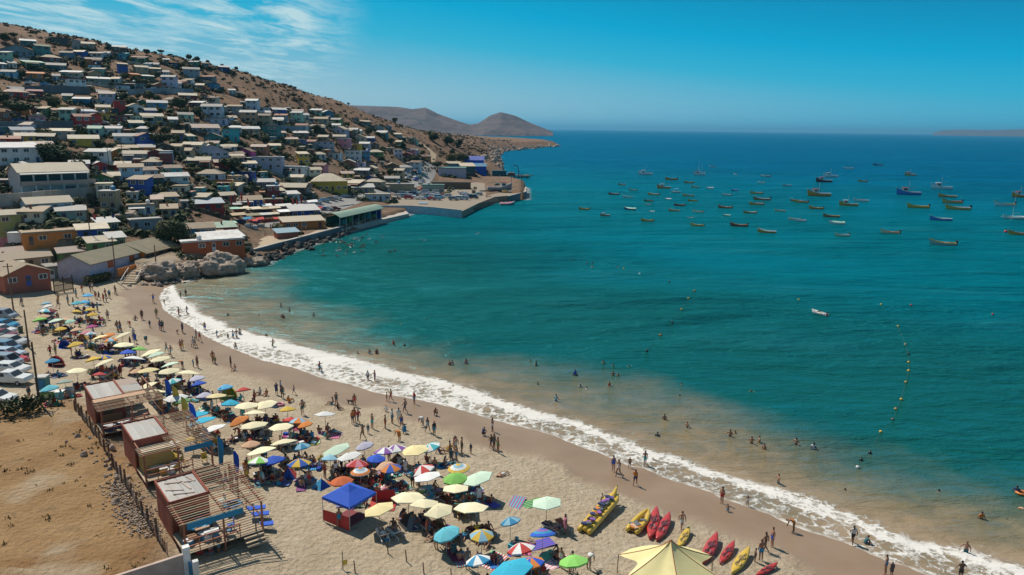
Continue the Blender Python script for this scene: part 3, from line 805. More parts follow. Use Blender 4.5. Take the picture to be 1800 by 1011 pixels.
def house(px, py, wpx, wall, roof, kind, st, yaw=None, depth=None, lift=0.0, label=None, hgt=None, name='house', cat='house', shutters=None, P=None, w=None, win=True):
    if P is None: P = hit(px, py)
    dep = depth_of(P)
    if w is None: w = max(2.6, wpx*dep/F_PX)
    d = depth or min(max(w*.62, 4.0), 8.5)
    h = hgt or (2.3*st + .2)
    az = math.atan2(P.x, P.y)
    rz = -az + (yaw if yaw is not None else rh.uniform(-.5, .38))
    lab = label or '%s%s house with %s %s roof %s' % ('two-storey ' if st > 1 else '', cname(wall), RT[kind], cname(roof), zone(px, py))
    root = thing(name, lab, cat, (P.x, P.y, P.z + lift), rz, 'houses of the hillside town')
    wm, rm = M(wall, .85), M(roof, .7, 'roof')
    x0, x1, y0, y1, zb = -w/2, w/2, 0.0, d, -2.6 - lift
    mb = MB(); o = .38; th = .14
    box4 = lambda a, b, c, e: mb.add([(x0,y0,zb),(x1,y0,zb),(x1,y1,zb),(x0,y1,zb),(x0,y0,a),(x1,y0,b),(x1,y1,c),(x0,y1,e)],
        [(0,1,5,4),(1,2,6,5),(2,3,7,6),(3,0,4,7),(4,5,6,7)])
    r = MB()
    if kind == 'f':
        box4(h,h,h,h); r.box(x0-.2,x1+.2,y0-.25,y1+.15,h+.003,h+.22)
        if w > 5: r.box(x0-.2,x1+.2,y0-.25,y0-.05,h+.22,h+.42)
    elif kind == 's':
        hb = h + .17*d; box4(h,h,hb,hb)
        pts = [(x0-o,y0-.6,h-.10),(x1+o,y0-.6,h-.10),(x1+o,y1+o,hb+.07),(x0-o,y1+o,hb+.07)]
        r.add([(a,b,c+.003) for a,b,c in pts]+[(a,b,c+th) for a,b,c in pts], [(3,2,1,0),(4,5,6,7),(0,1,5,4),(1,2,6,5),(2,3,7,6),(3,0,4,7)])
    elif kind == 'g':
        box4(h,h,h,h); yr = (y0+y1)/2; hr = h + .21*d
        mb.add([(x0,y0,h),(x0,y1,h),(x0,yr,hr),(x1,y0,h),(x1,y1,h),(x1,yr,hr)], [(0,2,1),(3,4,5)])
        k = .42*o
        A = [(x0-o,y0-o,h-k),(x1+o,y0-o,h-k),(x1+o,yr,hr),(x0-o,yr,hr),(x0-o,y1+o,h-k),(x1+o,y1+o,h-k)]
        r.add([(a,b,c+.01) for a,b,c in A]+[(a,b,c+th) for a,b,c in A], [(3,2,1,0),(5,2,3,4),(6,7,8,9),(9,8,11,10),(0,1,7,6),(4,10,11,5),(0,6,9,3),(3,9,10,4),(1,2,8,7),(2,5,11,8)])
    elif kind == 'G':
        box4(h,h,h,h); xr = 0; hr = h + .2*w
        mb.add([(x0,y0,h),(x1,y0,h),(xr,y0,hr),(x0,y1,h),(x1,y1,h),(xr,y1,hr)], [(0,1,2),(4,3,5)])
        k = .4*o
        A = [(x0-o,y0-.5,h-k),(x0-o,y1+o,h-k),(xr,y1+o,hr),(xr,y0-.5,hr),(x1+o,y1+o,h-k),(x1+o,y0-.5,h-k)]
        r.add([(a,b,c+.01) for a,b,c in A]+[(a,b,c+th) for a,b,c in A], [(0,1,2,3),(3,2,4,5),(9,8,7,6),(11,10,8,9),(0,3,9,6),(3,5,11,9),(1,0,6,7),(4,10,11,5),(2,1,7,8),(4,2,8,10)])
    else:
        box4(h,h,h,h); hr = h + .26*min(d, w); m = min(d, w)*.5
        A = [(x0-o,y0-o,h-.06),(x1+o,y0-o,h-.06),(x1+o,y1+o,h-.06),(x0-o,y1+o,h-.06)]
        rx = max(w/2-m, .2); ym = (y0+y1)/2
        r.add(A + [(-rx,ym,hr),(rx,ym,hr)], [(0,1,5,4),(1,2,5),(2,3,4,5),(3,0,4),(3,2,1,0)])
    mb.build('wall', [wm], root)
    rf = r.build('roof', [rm], root)
    fr = M(shutters or rh.choice(['white','white','offwhite','brown','white']), .6)
    if win:
        n = max(2, min(7, int(w/2.3)))
        for s in range(st):
            dk = rh.randrange(n) if s == 0 else -1
            for i in range(n):
                xx = x0 + w*(i+.5)/n + rh.uniform(-.15,.15)
                if i == dk:
                    link('door', _door, [M(rh.choice(['brown','white','darkbrown','maroon','blue']), .6), Mglass()], root, (xx, y0-.003, 0.0), scale=(.85,1,2.0))
                elif rh.random() < .86:
                    link('window', _win, [fr, Mglass()], root, (xx, y0-.003, s*2.45+1.5), scale=(min(1.5, w/n*.62),1,1.05))
        if d > 4.5:
            link('window', _win, [fr, Mglass()], root, (x1+.003, d*.45, 1.5), scale=(1.1,1,1.0), rz=math.pi/2)
            if rh.random() < .6: link('window', _win, [fr, Mglass()], root, (x0-.003, d*.5, 1.5), scale=(1.1,1,1.0), rz=-math.pi/2)
    if kind == 'f' and rh.random() < .3:
        link('water_tank', _tank, [M(rh.choice(['black','azure','white']), .5)], root, (rh.uniform(-.3,.3)*w, d*.6, h+.22))
    elif kind in 'gs' and rh.random() < .14:
        MB().box(-.2,.2,-.2,.2,0,1.5).build('chimney', [M('brick', .9)], root, loc=(rh.uniform(-.3,.3)*w, d*.6, h-.1))
    if st == 1 and w > 6 and kind in 'gsf' and rh.random() < .33 and label is None:
        pw = w*rh.uniform(.4,.7); px0 = rh.choice([x0, x1-pw])
        MB().add([(px0,-2.0,h-.55),(px0+pw,-2.0,h-.55),(px0+pw,0,h-.25),(px0,0,h-.25),(px0,-2.0,h-.47),(px0+pw,-2.0,h-.47),(px0+pw,0,h-.17),(px0,0,h-.17)],
                 [(3,2,1,0),(4,5,6,7),(0,1,5,4),(1,2,6,5),(2,3,7,6),(3,0,4,7)]).build('porch_roof', [M(rh.choice(['cream','grey','white','brick']), .7, 'roof')], root)
        for xx in (px0+.1, px0+pw-.1):
            MB().box(xx-.06,xx+.06,-1.95,-1.83,-2.2,h-.55).build('porch_post', [M('white', .7)], root)
    HOUSES.append((P.copy(), w, d, rz))
    return root

HT = {
(0,50):[(400,250,220,'teal','white','g',1),(830,215,230,'darkgrey','black','f',1),(1240,290,200,'tan','cream','g',1),(1680,330,220,'brown','white','g',1),(1055,310,60,'grey','grey','f',2),
 (620,400,220,'teal','darkgreen','g',2),(930,420,200,'steelblue','darkbrown','g',1),(250,390,480,'bluegrey','brown','s',1),(1330,420,250,'white','greywhite','s',1),(1500,420,90,'white','grey','g',1),
 (1730,430,120,'cyan','grey','s',1),(740,490,280,'maroon','tan','h',1),(490,560,300,'green','mint','s',1),(790,600,280,'darkteal','grey','s',1),(1320,510,230,'maroon','brown','g',1),
 (1380,650,180,'mint','grey','s',1),(40,590,130,'white','white','s',1),(190,580,110,'white','grey','g',1),(110,700,230,'skyblue','grey','g',1),(500,720,240,'orange','orange','s',1),
 (990,700,300,'cream','white','s',1),(800,750,100,'white','grey','g',1),(1100,880,270,'white','maroon','f',2),(910,770,130,'maroon','brown','f',1),(1400,790,330,'greygreen','white','s',1),
 (1620,790,130,'white','cream','g',1),(1740,885,200,'paleblue','navy','f',1),(260,990,330,'red','pinkgrey','h',1),(500,980,220,'maroon','maroon','s',1)],
(200,60):[(350,400,240,'green','white','s',1),(120,350,120,'cyan','cyan','s',1),(740,430,70,'grey','white','s',1),(850,480,110,'navy','darkbrown','f',1),(1120,460,130,'green','white','s',1),
 (1290,480,100,'navy','white','s',1),(1560,530,180,'navy','white','g',1),(480,490,110,'white','paleblue','s',1),(590,500,90,'paleblue','grey','s',1),(560,560,230,'tan','cream','s',1),
 (740,610,90,'white','grey','g',1),(1100,630,250,'bluegrey','grey','g',2),(1320,670,200,'grey','white','s',1),(1420,775,170,'azure','azure','f',1),(1030,720,150,'white','white','s',1),
 (1200,790,150,'brick','cream','s',1),(770,750,220,'lavender','grey','g',2),(320,650,140,'orange','orange','s',1),(490,670,180,'green','white','s',1),(310,770,300,'slate','darkbrown','f',1),
 (900,770,120,'paleblue','grey','s',1),(1050,940,270,'maroon','cream','s',1),(1670,860,100,'white','white','s',1),(1270,930,110,'brick','grey','f',1)],
(0,165):[(950,120,140,'green','grey','g',1),(1150,165,240,'azure','white','s',1),(1310,165,110,'cream','grey','f',1),(1520,100,190,'azure','brown','f',1),(860,330,330,'cream','cream','s',1),
 (1250,350,270,'lavender','paleblue','s',1),(1460,285,200,'mustard','cream','g',1),(1530,380,220,'yellow','orange','f',1),(1720,410,180,'maroon','slate','f',1),(600,310,120,'green','tan','s',1),
 (70,590,170,'teal','teal','f',1),(340,620,330,'white','bluegrey','g',1),(910,630,310,'grey','cream','s',1),(1330,590,200,'mint','mint','s',1),(1560,590,310,'white','white','s',1),
 (370,710,280,'yellow','cream','s',1),(640,710,260,'brown','cream','s',1),(1190,740,430,'yellow','cream','g',1),(310,1000,640,'white','white','s',2),(1720,880,170,'green','tan','s',1),
 (860,1010,300,'tan','brown','s',1)],
(200,165):[(320,270,240,'white','cream','s',1),(410,190,90,'green','white','s',1),(620,215,300,'azure','white','g',1),(530,325,170,'blue','grey','s',1),(880,165,290,'peach','tan','h',1),
 (1390,135,140,'cream','brown','s',1),(1160,205,220,'darkgrey','white','s',1),(1700,255,220,'bluegrey','cream','s',1),(1380,335,320,'paleblue','grey','g',2),(1440,435,350,'lavender','grey','f',1),
 (1020,380,230,'mint','grey','g',1),(550,410,330,'tan','cream','s',1),(320,405,110,'mint','brick','f',1),(330,510,210,'teal','cream','s',1),(840,450,130,'grey','white','s',1),
 (1300,570,440,'lavender','cream','g',1),(1600,415,90,'paleblue','tan','s',1),(1690,415,110,'bluegrey','cream','s',1),(70,580,140,'white','grey','f',1),(160,700,320,'white','white','g',1),
 (430,690,260,'brown','grey','s',1),(400,590,160,'grey','white','s',1),(910,650,180,'brown','tan','g',1),(1050,690,230,'teal','cream','s',1),(1390,690,260,'teal','tan','G',1),
 (1660,680,260,'turq','turq','f',2),(200,870,320,'green','cream','s',1),(470,860,240,'orange','cream','s',1),(710,830,200,'brown','cream','G',1),(870,840,170,'peach','tan','s',1),
 (1100,815,320,'greywhite','cream','g',1),(1610,835,260,'lavender','cream','s',1),(1370,910,560,'lavender','white','s',1),(300,955,350,'bluegrey','cream','g',1),(600,935,250,'maroon','cream','s',1),
 (730,1020,140,'paleblue','white','f',2),(1000,905,200,'tan','cream','g',1),(1180,1040,400,'brown','cream','g',1),(1760,985,200,'magenta','cream','s',1)],
(400,165):[(340,235,190,'paleblue','white','g',2),(520,265,150,'paleblue','grey','f',1),(740,295,230,'blue','white','s',1),(290,405,260,'peach','cream','g',2),(980,305,190,'bluegrey','white','s',1),
 (1240,295,190,'mint','white','s',1),(1420,325,170,'azure','white','s',1),(740,375,210,'bluegrey','cream','s',1),(530,335,180,'brown','white','s',1),(480,385,110,'grey','cream','s',1),
 (680,435,240,'darkteal','white','s',1),(1060,365,220,'white','white','g',1),(1510,425,180,'green','grey','s',1),(1310,415,220,'tan','tan','s',1),(900,410,70,'cream','white','f',1),
 (1040,515,200,'white','white','g',1),(1270,525,240,'bluegrey','cream','s',1),(1530,505,130,'mint','white','g',1),(1560,565,240,'lavender','cream','s',1),(1760,565,160,'cream','white','s',1),
 (330,575,290,'peach','white','g',1),(600,605,260,'teal','grey','f',2),(120,560,180,'white','white','s',1),(830,500,70,'yellow','tan','f',1),(1040,625,240,'brown','white','s',1),
 (910,715,200,'mustard','cream','s',1),(1060,725,130,'blue','white','f',1),(790,625,80,'grey','white','s',1),(1165,745,150,'grey','white','s',1),(1340,675,160,'tan','cream','g',1),
 (1570,670,210,'grey','cream','s',1),(1380,805,290,'lavender','brick','f',2),(1620,765,200,'pink','white','f',2),(1310,925,180,'white','cream','h',1),(1500,915,200,'paleblue','white','f',1),
 (1160,865,120,'brick','grey','f',1),(70,835,150,'white','white','s',1),(230,905,270,'magenta','brown','s',1),(130,965,240,'grey','cream','s',1),(650,690,60,'azure','white','f',1)],
(600,180):[(210,285,90,'grey','maroon','s',1),(350,330,170,'darkgrey','cream','s',1),(660,395,110,'bluegrey','white','s',1),(570,480,170,'teal','white','s',1),(530,405,160,'bluegrey','brown','s',1),
 (220,465,140,'cream','white','s',1),(75,465,160,'brown','tan','s',1),(800,505,130,'grey','cream','s',1),(800,615,100,'green','cream','s',1),(1000,545,100,'grey','cream','f',1),
 (1030,585,70,'mint','grey','f',1),(240,555,220,'cream','tan','s',1),(390,565,170,'blue','white','g',1),(320,645,170,'lavender','white','g',1),(685,705,120,'tan','cream','f',1),
 (800,785,130,'lavender','cream','f',2),(920,795,150,'maroon','white','s',1),(160,825,250,'white','white','f',2),(350,825,110,'azure','blue','f',2),(500,765,230,'green','cream','h',1),
 (470,655,150,'brown','tan','s',1),(1020,735,120,'bluegrey','grey','g',1),(430,945,200,'slate','slate','f',1),(240,925,170,'lavender','lavender','f',1),(400,1000,190,'tan','cream','G',1),
 (720,960,240,'brown','tan','s',1),(910,980,230,'bluegrey','cream','h',1),(280,1030,240,'slate','white','s',1)],
(130,260):[(380,355,210,'red','white','G',1),(650,355,320,'red','cream','g',1),(1080,310,260,'bluegrey','tan','h',1),(1290,290,160,'maroon','paleblue','f',2),(400,545,270,'green','tan','G',1),
 (580,515,160,'tan','cream','s',1),(820,510,360,'paleblue','white','g',2),(1150,545,260,'darkteal','brown','g',1),(930,565,180,'azure','white','s',1),(1450,520,390,'white','white','s',1),
 (1330,820,330,'grey','tan','s',1),(960,950,400,'white','cream','f',1),(820,765,120,'white','grey','f',1),(1350,990,240,'tan','tan','s',1),(1180,855,100,'tan','cream','s',1)],
(340,260):[(220,470,400,'paleblue','cream','h',1),(370,575,390,'yellow','brick','f',1),(720,445,250,'blue','navy','f',1),(800,315,220,'lavender','cream','s',1),(1040,310,480,'lavender','white','f',2),
 (1330,365,500,'white','paleblue','f',1),(1440,505,230,'tan','cream','g',1),(620,175,240,'brown','cream','s',1),(1000,440,130,'teal','cream','f',1),(540,640,240,'grey','cream','s',1),
 (1000,575,340,'slate','white','s',1),(410,660,150,'turq','turq','f',1),(80,690,130,'turq','cream','f',1),(1390,650,440,'brown','cream','g',1),(1130,735,200,'maroon','paleblue','f',2),
 (1410,745,210,'paleblue','white','s',1),(500,775,240,'brown','cream','g',1),(100,810,210,'tan','cream','s',1),(1240,700,130,'tan','cream','s',1),(1540,680,120,'grey','cream','s',1)],
}
for (ox, oy), rows in HT.items():
    for zx, zy, zw, wall, roof, kind, st in rows:
        if kind == 's' and rh.random() < .42: kind = rh.choice(['g','g','G'])
        if roof in ('cream','white') and rh.random() < .22: roof = rh.choice(['brick','tan','pinkgrey','brown','greywhite'])
        house(ox + zx/8, oy + zy/8, zw/8*.84, wall, roof, kind, st)
def infill():
    """smaller houses squeezed into the gaps of the town"""
    r = random.Random(23); TOWN = [(0,110),(120,95),(260,120),(420,165),(560,195),(700,235),(760,290),(700,325),(600,330),(480,345),(330,370),(200,390),(0,330)]
    n = 0; tries = 0
    while n < 62 and tries < 4000:
        tries += 1; x, y = r.uniform(5, 755), r.uniform(95, 385)
        if not bool(in_poly(np.array(x), np.array(y), TOWN)): continue
        P = hit(x, y); w = r.uniform(3.6, 6.5)
        if P.z < 4 or min(((P.x-h[0].x)**2 + (P.y-h[0].y)**2)**.5 - .5*(w+h[1]) for h in HOUSES) < .4: continue
        n += 1
        house(x, y, 10, r.choice(['white','brick','red','tan','peach','paleblue','orange','mint','pink','brown','cream','blue','turq','yellow','lavender','redwood','grey']), r.choice(['brick','greywhite','tan','cream','white','brown','pinkgrey']), r.choice('sgsGf'), r.choice([1,1,1,2]), w=w, P=P)
infill()
def B(region, zx, zy, s=6.738):
    return region[0] + zx/s, region[1] + zy/s
B1, B2, B3, B4, B5, R3 = (400,330), (600,270), (740,250), (200,380), (0,380), (0,260)
def bh(region, zx, zy, zw, wall, roof, kind, st, s=6.738, **k):
    x, y = B(region, zx, zy, s)
    return house(x, y, zw/s, wall, roof, kind, st, **k)
# the front row behind the beach and round the harbour
bh(R3,400,336,430,'white','cream','g',2,4,yaw=.28,depth=9,hgt=6.0,label='big white two-storey house with long balcony above concrete yard', win=False); balcony_house = THINGS[-1]; _w = HOUSES[-1][1]
MB().box(-_w*.5+.02,_w*.5+1.2,-1.3,-.004,2.75,3.0).build('balcony_floor', [M('concrete', .8)], balcony_house)
MB().box(-_w*.5+.02,_w*.5+1.2,-1.36,-1.26,3.003,3.85).build('balcony_front', [M('pinkgrey', .8)], balcony_house)
MB().add([(-_w*.5,-1.6,5.6),(_w*.5,-1.6,5.6),(_w*.5,-.05,5.9),(-_w*.5,-.05,5.9)], [(0,1,2,3)]).build('balcony_awning', [M('white', .7, 'roof')], balcony_house)
for _k in range(5):
    _x = -_w*.5 + _w*(_k+.5)/5
    MB().box(_x-_w*.085,_x+_w*.085,-.06,-.003,3.2,5.3).build('glazed_door', [Mglass()], balcony_house)
    MB().box(_x-_w*.085,_x+_w*.085,-.06,-.003,.05,2.3).build('garage_door', [M('greywhite' if _k != 3 else 'slate', .6)], balcony_house)
    MB().box(_x-_w*.1-.12,_x-_w*.1+.12,-1.3,-1.06,-1.5,2.747).build('pillar', [M('white', .8)], balcony_house)
bh(R3,360,462,280,'paleblue','cream','g',1,4,yaw=.25)
bh(R3,225,525,150,'cream','tan','s',1,4)
bh(R3,510,515,180,'greygreen','greywhite','s',1,4)
bh(R3,110,575,190,'oliveyellow','cream','g',1,4,yaw=.1)
bh(R3,60,690,180,'pink','cream','s',1,4)
bh(R3,400,690,380,'orange','tan','f',1,4,yaw=.12,label='orange shop row with flat tan roof behind the yellow house')
bh(R3,660,650,190,'blue','cream','s',1,4,yaw=.1,label='blue shop with cream awning roof behind the green house')
bh(R3,770,600,130,'oliveyellow','white','s',1,4)
bh(R3,1040,580,200,'bluegrey','greywhite','f',1,4,yaw=.2,label='long grey shed with pale flat roof beside the big tree')
bh(B5,300,640,560,'tan','sandstone','g',1,yaw=.2,depth=5)
bh(B5,250,585,480,'yellow','pinkgrey','g',1,yaw=.18,depth=6,label='yellow house with pinkish grey roof behind the beach')
bh(B5,620,575,300,'cream','pinkgrey','s',1,yaw=.18)
bh(B5,900,575,330,'green','pinkgrey','g',1,yaw=.22,label='bright green house with pinkish roof behind the beach')
bh(B5,1220,450,280,'green','cream','s',1,yaw=.2)
bh(B5,1400,390,170,'green','greywhite','s',1,yaw=.2)
bh(B5,680,745,190,'greygreen','grey','f',1,yaw=.2)
bh(B5,350,905,480,'redwood','tan','G',1,yaw=.32,depth=8,lift=1.2,label='dark red wooden house on stilts with tan roof beside the beach')
# long olive-roofed building, lavender then orange front
def long_house():
    a = flat_hit(160, 487, 2.5); b = flat_hit(303, 446, 2.9)
    P = a; d = (b - a); w = d.length; rz = math.atan2(d.y, d.x)
    root = thing('long_house', 'long low building with olive roof, lavender and orange walls beside boulders', 'building', (P.x, P.y, 2.5), rz)
    D = 7.5; h = 2.7; hr = 4.3
    for nm, x0, x1, c in (('lavender_wall', 0, w*.56, 'lavender'), ('orange_wall', w*.56+.003, w, 'orange')):
        mb = MB(); y0 = 0 if c == 'lavender' else -1.2
        mb.box(x0, x1, y0, D, -2, h); mb.add([(x0,y0,h),(x0,D,h),(x0,D/2,hr),(x1,y0,h),(x1,D,h),(x1,D/2,hr)], [(0,2,1),(3,4,5)])
        mb.build(nm, [M(c, .85)], root)
    for x0, x1, f in ((-.5, w*.56, -.6), (w*.56+.003, w+.5, -1.9)):
        k = h - .22 if f > -1 else h-.45
        A = [(x0,f,k),(x1,f,k),(x1,D/2,hr),(x0,D/2,hr),(x0,D+.6,h-.22),(x1,D+.6,h-.22)]
        MB().add([(p,q,r+.02) for p,q,r in A]+[(p,q,r+.16) for p,q,r in A], [(3,2,1,0),(5,2,3,4),(6,7,8,9),(9,8,11,10),(0,1,7,6),(4,10,11,5),(0,6,9,3),(3,9,10,4),(1,2,8,7),(2,5,11,8)]).build('roof', [M('olive', .75, 'roof')], root)
    for x in (.22, .47):
        link('shutter', _door, [M('redorange', .6), M('redorange', .6)], root, (w*x, -.003, .9), scale=(1.7,1,1.4))
    for x in (.6, .66, .78, .9):
        link('window', _win, [M('brown', .6), Mglass()], root, (w*x, -1.203, 1.6), scale=(1.3,1,1.2))
    MB().box(w*.2, w*.62, -2.0, -1.85, -1, .75).build('terrace_wall', [M('orange', .85)], root)
long_house()
# harbour front restaurants and sheds
bh(B4,1000,260,380,'azure','tan','g',1,yaw=.15,label='blue house with broad tan roof right of the big tree')
bh(B4,1290,250,320,'red','mint','s',1,yaw=.2,label='red restaurant with mint green sloping roof')
bh(B4,1110,270,200,'white','white','f',1,yaw=.2,label='small white pavilion with flat roof beside the red restaurant')
bh(B4,1310,375,470,'orange','white','s',1,yaw=.3,depth=5,label='orange terrace restaurant with pale roof above the sea wall')
bh(B4,1200,475,690,'redorange','white','f',1,yaw=.18,depth=4,lift=1.2,hgt=2.4,label='long red-orange terrace building over the rocks')
bh(B1,910,495,480,'orange','cream','s',1,yaw=.25,depth=5,label='long orange building with cream roof on the promenade')
bh(B1,930,360,330,'blue','white','s',1,yaw=.25,depth=7,label='blue-ended market hall with white roof on the promenade')
bh(B1,720,600,250,'redwood','skyblue','s',1,yaw=.3,depth=3.5,hgt=1.7,label='low kiosk with pale blue roof on the sea wall',win=False)
bh(B1,260,235,310,'blue','tan','g',1,yaw=.2)
bh(B1,560,230,200,'red','cream','f',1,yaw=.1)
bh((340,260),210,905,420,'red','paleblue','s',1,s=8,yaw=.15,label='red restaurant with long pale blue roof and red flags')
house(580,337,62,'yellow','cream','h',1,yaw=.1,depth=11,hgt=4.2,label='large yellow restaurant with cream hipped roof above parked cars')
bh(B2,260,470,260,'tan','greywhite','s',1); bh(B2,90,420,260,'maroon','cream','s',1); bh(B2,380,400,210,'tan','cream','h',1)
bh(B2,700,475,330,'tan','grey','f',1,yaw=.0,depth=8,hgt=4.2,label='long tan harbour building behind the car park',win=False)
bh(B2,1090,475,260,'greygreen','teal','f',1,yaw=0,depth=7,hgt=3.8,label='grey-green harbour office with teal flat roof')
bh(B2,430,565,290,'paleblue','cream','f',1,yaw=0,depth=4,hgt=2.6,label='row of pale blue booths along the quay edge')
bh(B2,600,355,170,'darkteal','grey','s',1)
bh(B3,370,412,330,'lavender','teal','f',1,yaw=0,depth=14,hgt=5,label='lavender-blue warehouse with teal roof at the harbour',win=False)
bh(B3,560,392,170,'darkteal','cream','s',1,yaw=.2,depth=9,hgt=5.5)
bh(B3,630,300,230,'royal','royal','g',1,yaw=0,depth=12,hgt=5,label='bright blue roofed fish shed at harbour end',win=False)
bh(B3,690,375,170,'royal','azure','g',1,yaw=.1,depth=9,hgt=5,label='smaller blue shed nearest the jetty',win=False)
bh(B3,380,300,160,'azure','cream','s',1,yaw=0)
bh(B3,360,560,460,'brown','grey','f',1,yaw=0,depth=3,hgt=3.4,label='long brown wall of sheds with pale posts behind the quay',win=False)
def green_shed():
    a = flat_hit(595, 399.5, PZ); b = flat_hit(670, 381.5, PZ); d = b - a; w = d.length; rz = math.atan2(d.y, d.x)
    root = thing('boat_shed', 'long green open-sided shed with pale roof on the pier', 'shed', (a.x, a.y, PZ+.01), rz)
    MB().box(0, w, 4.2, 4.4, -1, 3.0).build('back_wall', [M('darkgreen', .8)], root)
    MB().box(w-.2, w, 0, 4.2, -1, 3.0).build('end_wall', [M('blue', .8)], root)
    r = MB()
    for k in range(9):
        pass
    ring = lambda x: [(x, -1.0 + 6.2*i/8, 3.05 + 1.3*math.sin(math.pi*i/8)) for i in range(9)]
    r.loft([ring(-.5), ring(w+.5)], cap=False, closed=False); r.loft([[(p[0],p[1],p[2]-.12) for p in ring(-.5)], [(p[0],p[1],p[2]-.12) for p in ring(w+.5)]], cap=False, closed=False)
    r.build('roof', [M('mint', .6, 'roof')], root)
    for i in range(8):
        x = .2 + (w-.4)*i/7
        MB().cyl((x,-.4,-1),(x,-.4,3.2),.11).build('post', [M('greywhite', .6)], root)
    for i in range(7):
        x = (w)*(i+.5)/7
        MB().box(x-1.0,x+1.0,1.5,2.6,-.9,1.1+.5*(i%3)).build('net_stack', [M(['darkgreen','teal','green','slate'][i%4], .9)], root)
green_shed()
# market stalls on the promenade: a tilted canopy on four posts over a counter
def stall(x, y, wpx, c, cc, label=None):
    P = hit(x, y); w = max(2.4, wpx*depth_of(P)/F_PX); d = w*.7
    z = max(P.z, PZ+.01)
    root = thing('market_stall', label or 'market stall with %s canopy and %s counter on the promenade' % (cname(c), cname(cc)), 'stall', (P.x, P.y, z), -math.atan2(P.x, P.y) + .25, 'market stalls on the promenade')
    k = rh.uniform(-.25, .35)
    pts = [(-w/2,0,2.3),(w/2,0,2.3+k*.4),(w/2,d,2.7+k),(-w/2,d,2.7)]
    MB().add(pts + [(a,b,e+.07) for a,b,e in pts], [(3,2,1,0),(4,5,6,7),(0,1,5,4),(1,2,6,5),(2,3,7,6),(3,0,4,7)]).build('canopy', [M(c, .8, 'cloth')], root)
    for a, b in ((-w/2+.1,.1),(w/2-.1,.1),(w/2-.1,d-.1),(-w/2+.1,d-.1)):
        MB().box(a-.05,a+.05,b-.05,b+.05,-.6,2.35).build('post', [M('brown', .8)], root)
    MB().box(-w*.42,w*.42,.35,.95,-.3,.95).build('counter', [M(cc, .7)], root)
for zx, zy, zw, c, cc in [(90,345,140,'mint','red'),(200,340,150,'cream','navy'),(150,420,170,'tan','navy'),(320,420,170,'olive','navy'),(330,345,180,'cream','red'),(460,410,150,'greywhite','red'),
    (440,340,150,'tan','brown'),(560,330,160,'cream','brown'),(560,400,130,'cream','orange'),(720,370,200,'white','orange'),(690,300,190,'offwhite','red'),(820,310,150,'cream','brown'),(320,490,90,'red','white'),
    (1020,250,120,'white','brown'),(50,520,150,'mint','red'),(620,460,120,'red','white'),(400,470,90,'red','white'),(250,470,80,'azure','white'),(860,290,120,'white','red'),(120,290,120,'greywhite','red'),(480,300,120,'white','navy'),(1090,330,90,'red','brown'),(960,300,110,'cream','red')]:
    x, y = B(B1, zx, zy); stall(x, y, zw/6.738, c, cc)
def flag(x, y, c, h=4.2, name='feather_flag', label=None, P=None, lean=.0):
    P = P or hit(x, y); root = thing(name, label or 'tall %s feather flag %s' % (cname(c), 'beside the kiosks' if y > 640 else 'at the harbour front'), 'flag', (P.x, P.y, max(P.z, 0)), rh.uniform(-.5, .6), 'feather flags')
    MB().cyl((0,0,-.3),(lean*h,0,h),.035,.02,6).build('pole', [M('greywhite', .5)], root)
    mb = MB(); n = 9; rows = []
    for i in range(n):
        t = i/(n-1); z = h*(.28 + .72*t); wd = .62*math.sin(math.pi*(.16+.74*t))**.7*(1 if t < .97 else .3)
        rows.append([(lean*z + u*wd, .16*math.sin(3.2*u + 5*t) * u, z - .12*u) for u in (0, .33, .66, 1.0)])
    mb.loft(rows, cap=False, closed=False)
    mb.build('sail', [M(c, .8, 'cloth')], root, True)
    return root
for zx, zy in [(40,250),(90,240),(240,285),(320,230),(870,240),(820,290),(770,270),(160,200)]:
    x, y = B(B1, zx, zy); flag(x, y, 'red', 4.5)
flag(*B(B5,1115,135), 'red', 3.5); flag(*B(B5,1240,130), 'darkgreen', 3.5); flag(*B(B5,1335,130), 'navy', 3.5)

def quay_clutter():
    r = random.Random(44)
    for k in range(26):
        x, y = r.uniform(640, 905), 0
        y = r.uniform(336, 352) + (x-640)*-.045
        P = hit(x, y); P.z = max(P.z, QZ)
        c = r.choice(['navy','darkteal','orange','grey','brown','azure','slate','mustard']); s_ = r.uniform(.6, 1.5)
        if k % 2:
            t = thing('net_heap', 'heap of %s fishing net on the quay' % cname(c), 'net', P, r.uniform(0, 3), 'net heaps on the quay')
            MB().blob((0,0,.3*s_), 1.5*s_, 1.0*s_, .75*s_, 9, 6, 0, .22, r).build('net', [M(c, .95, 'cloth')], t)
            MB().blob((.6*s_,.4*s_,.6*s_), .35, .35, .3, 7, 5, 0, .1, r).build('float_bundle', [M('orange', .6)], t)
        else:
            t = thing('crate_stack', 'stack of %s fish crates on the quay' % cname(c), 'crates', P, r.uniform(0, 3), 'crate stacks on the quay')
            for j in range(r.choice([2, 3, 4])):
                MB().box(-.8*s_,.8*s_,-.6*s_,.6*s_,j*.52+.01,j*.52+.5).build('crate', [M(c, .7)], t)
quay_clutter()

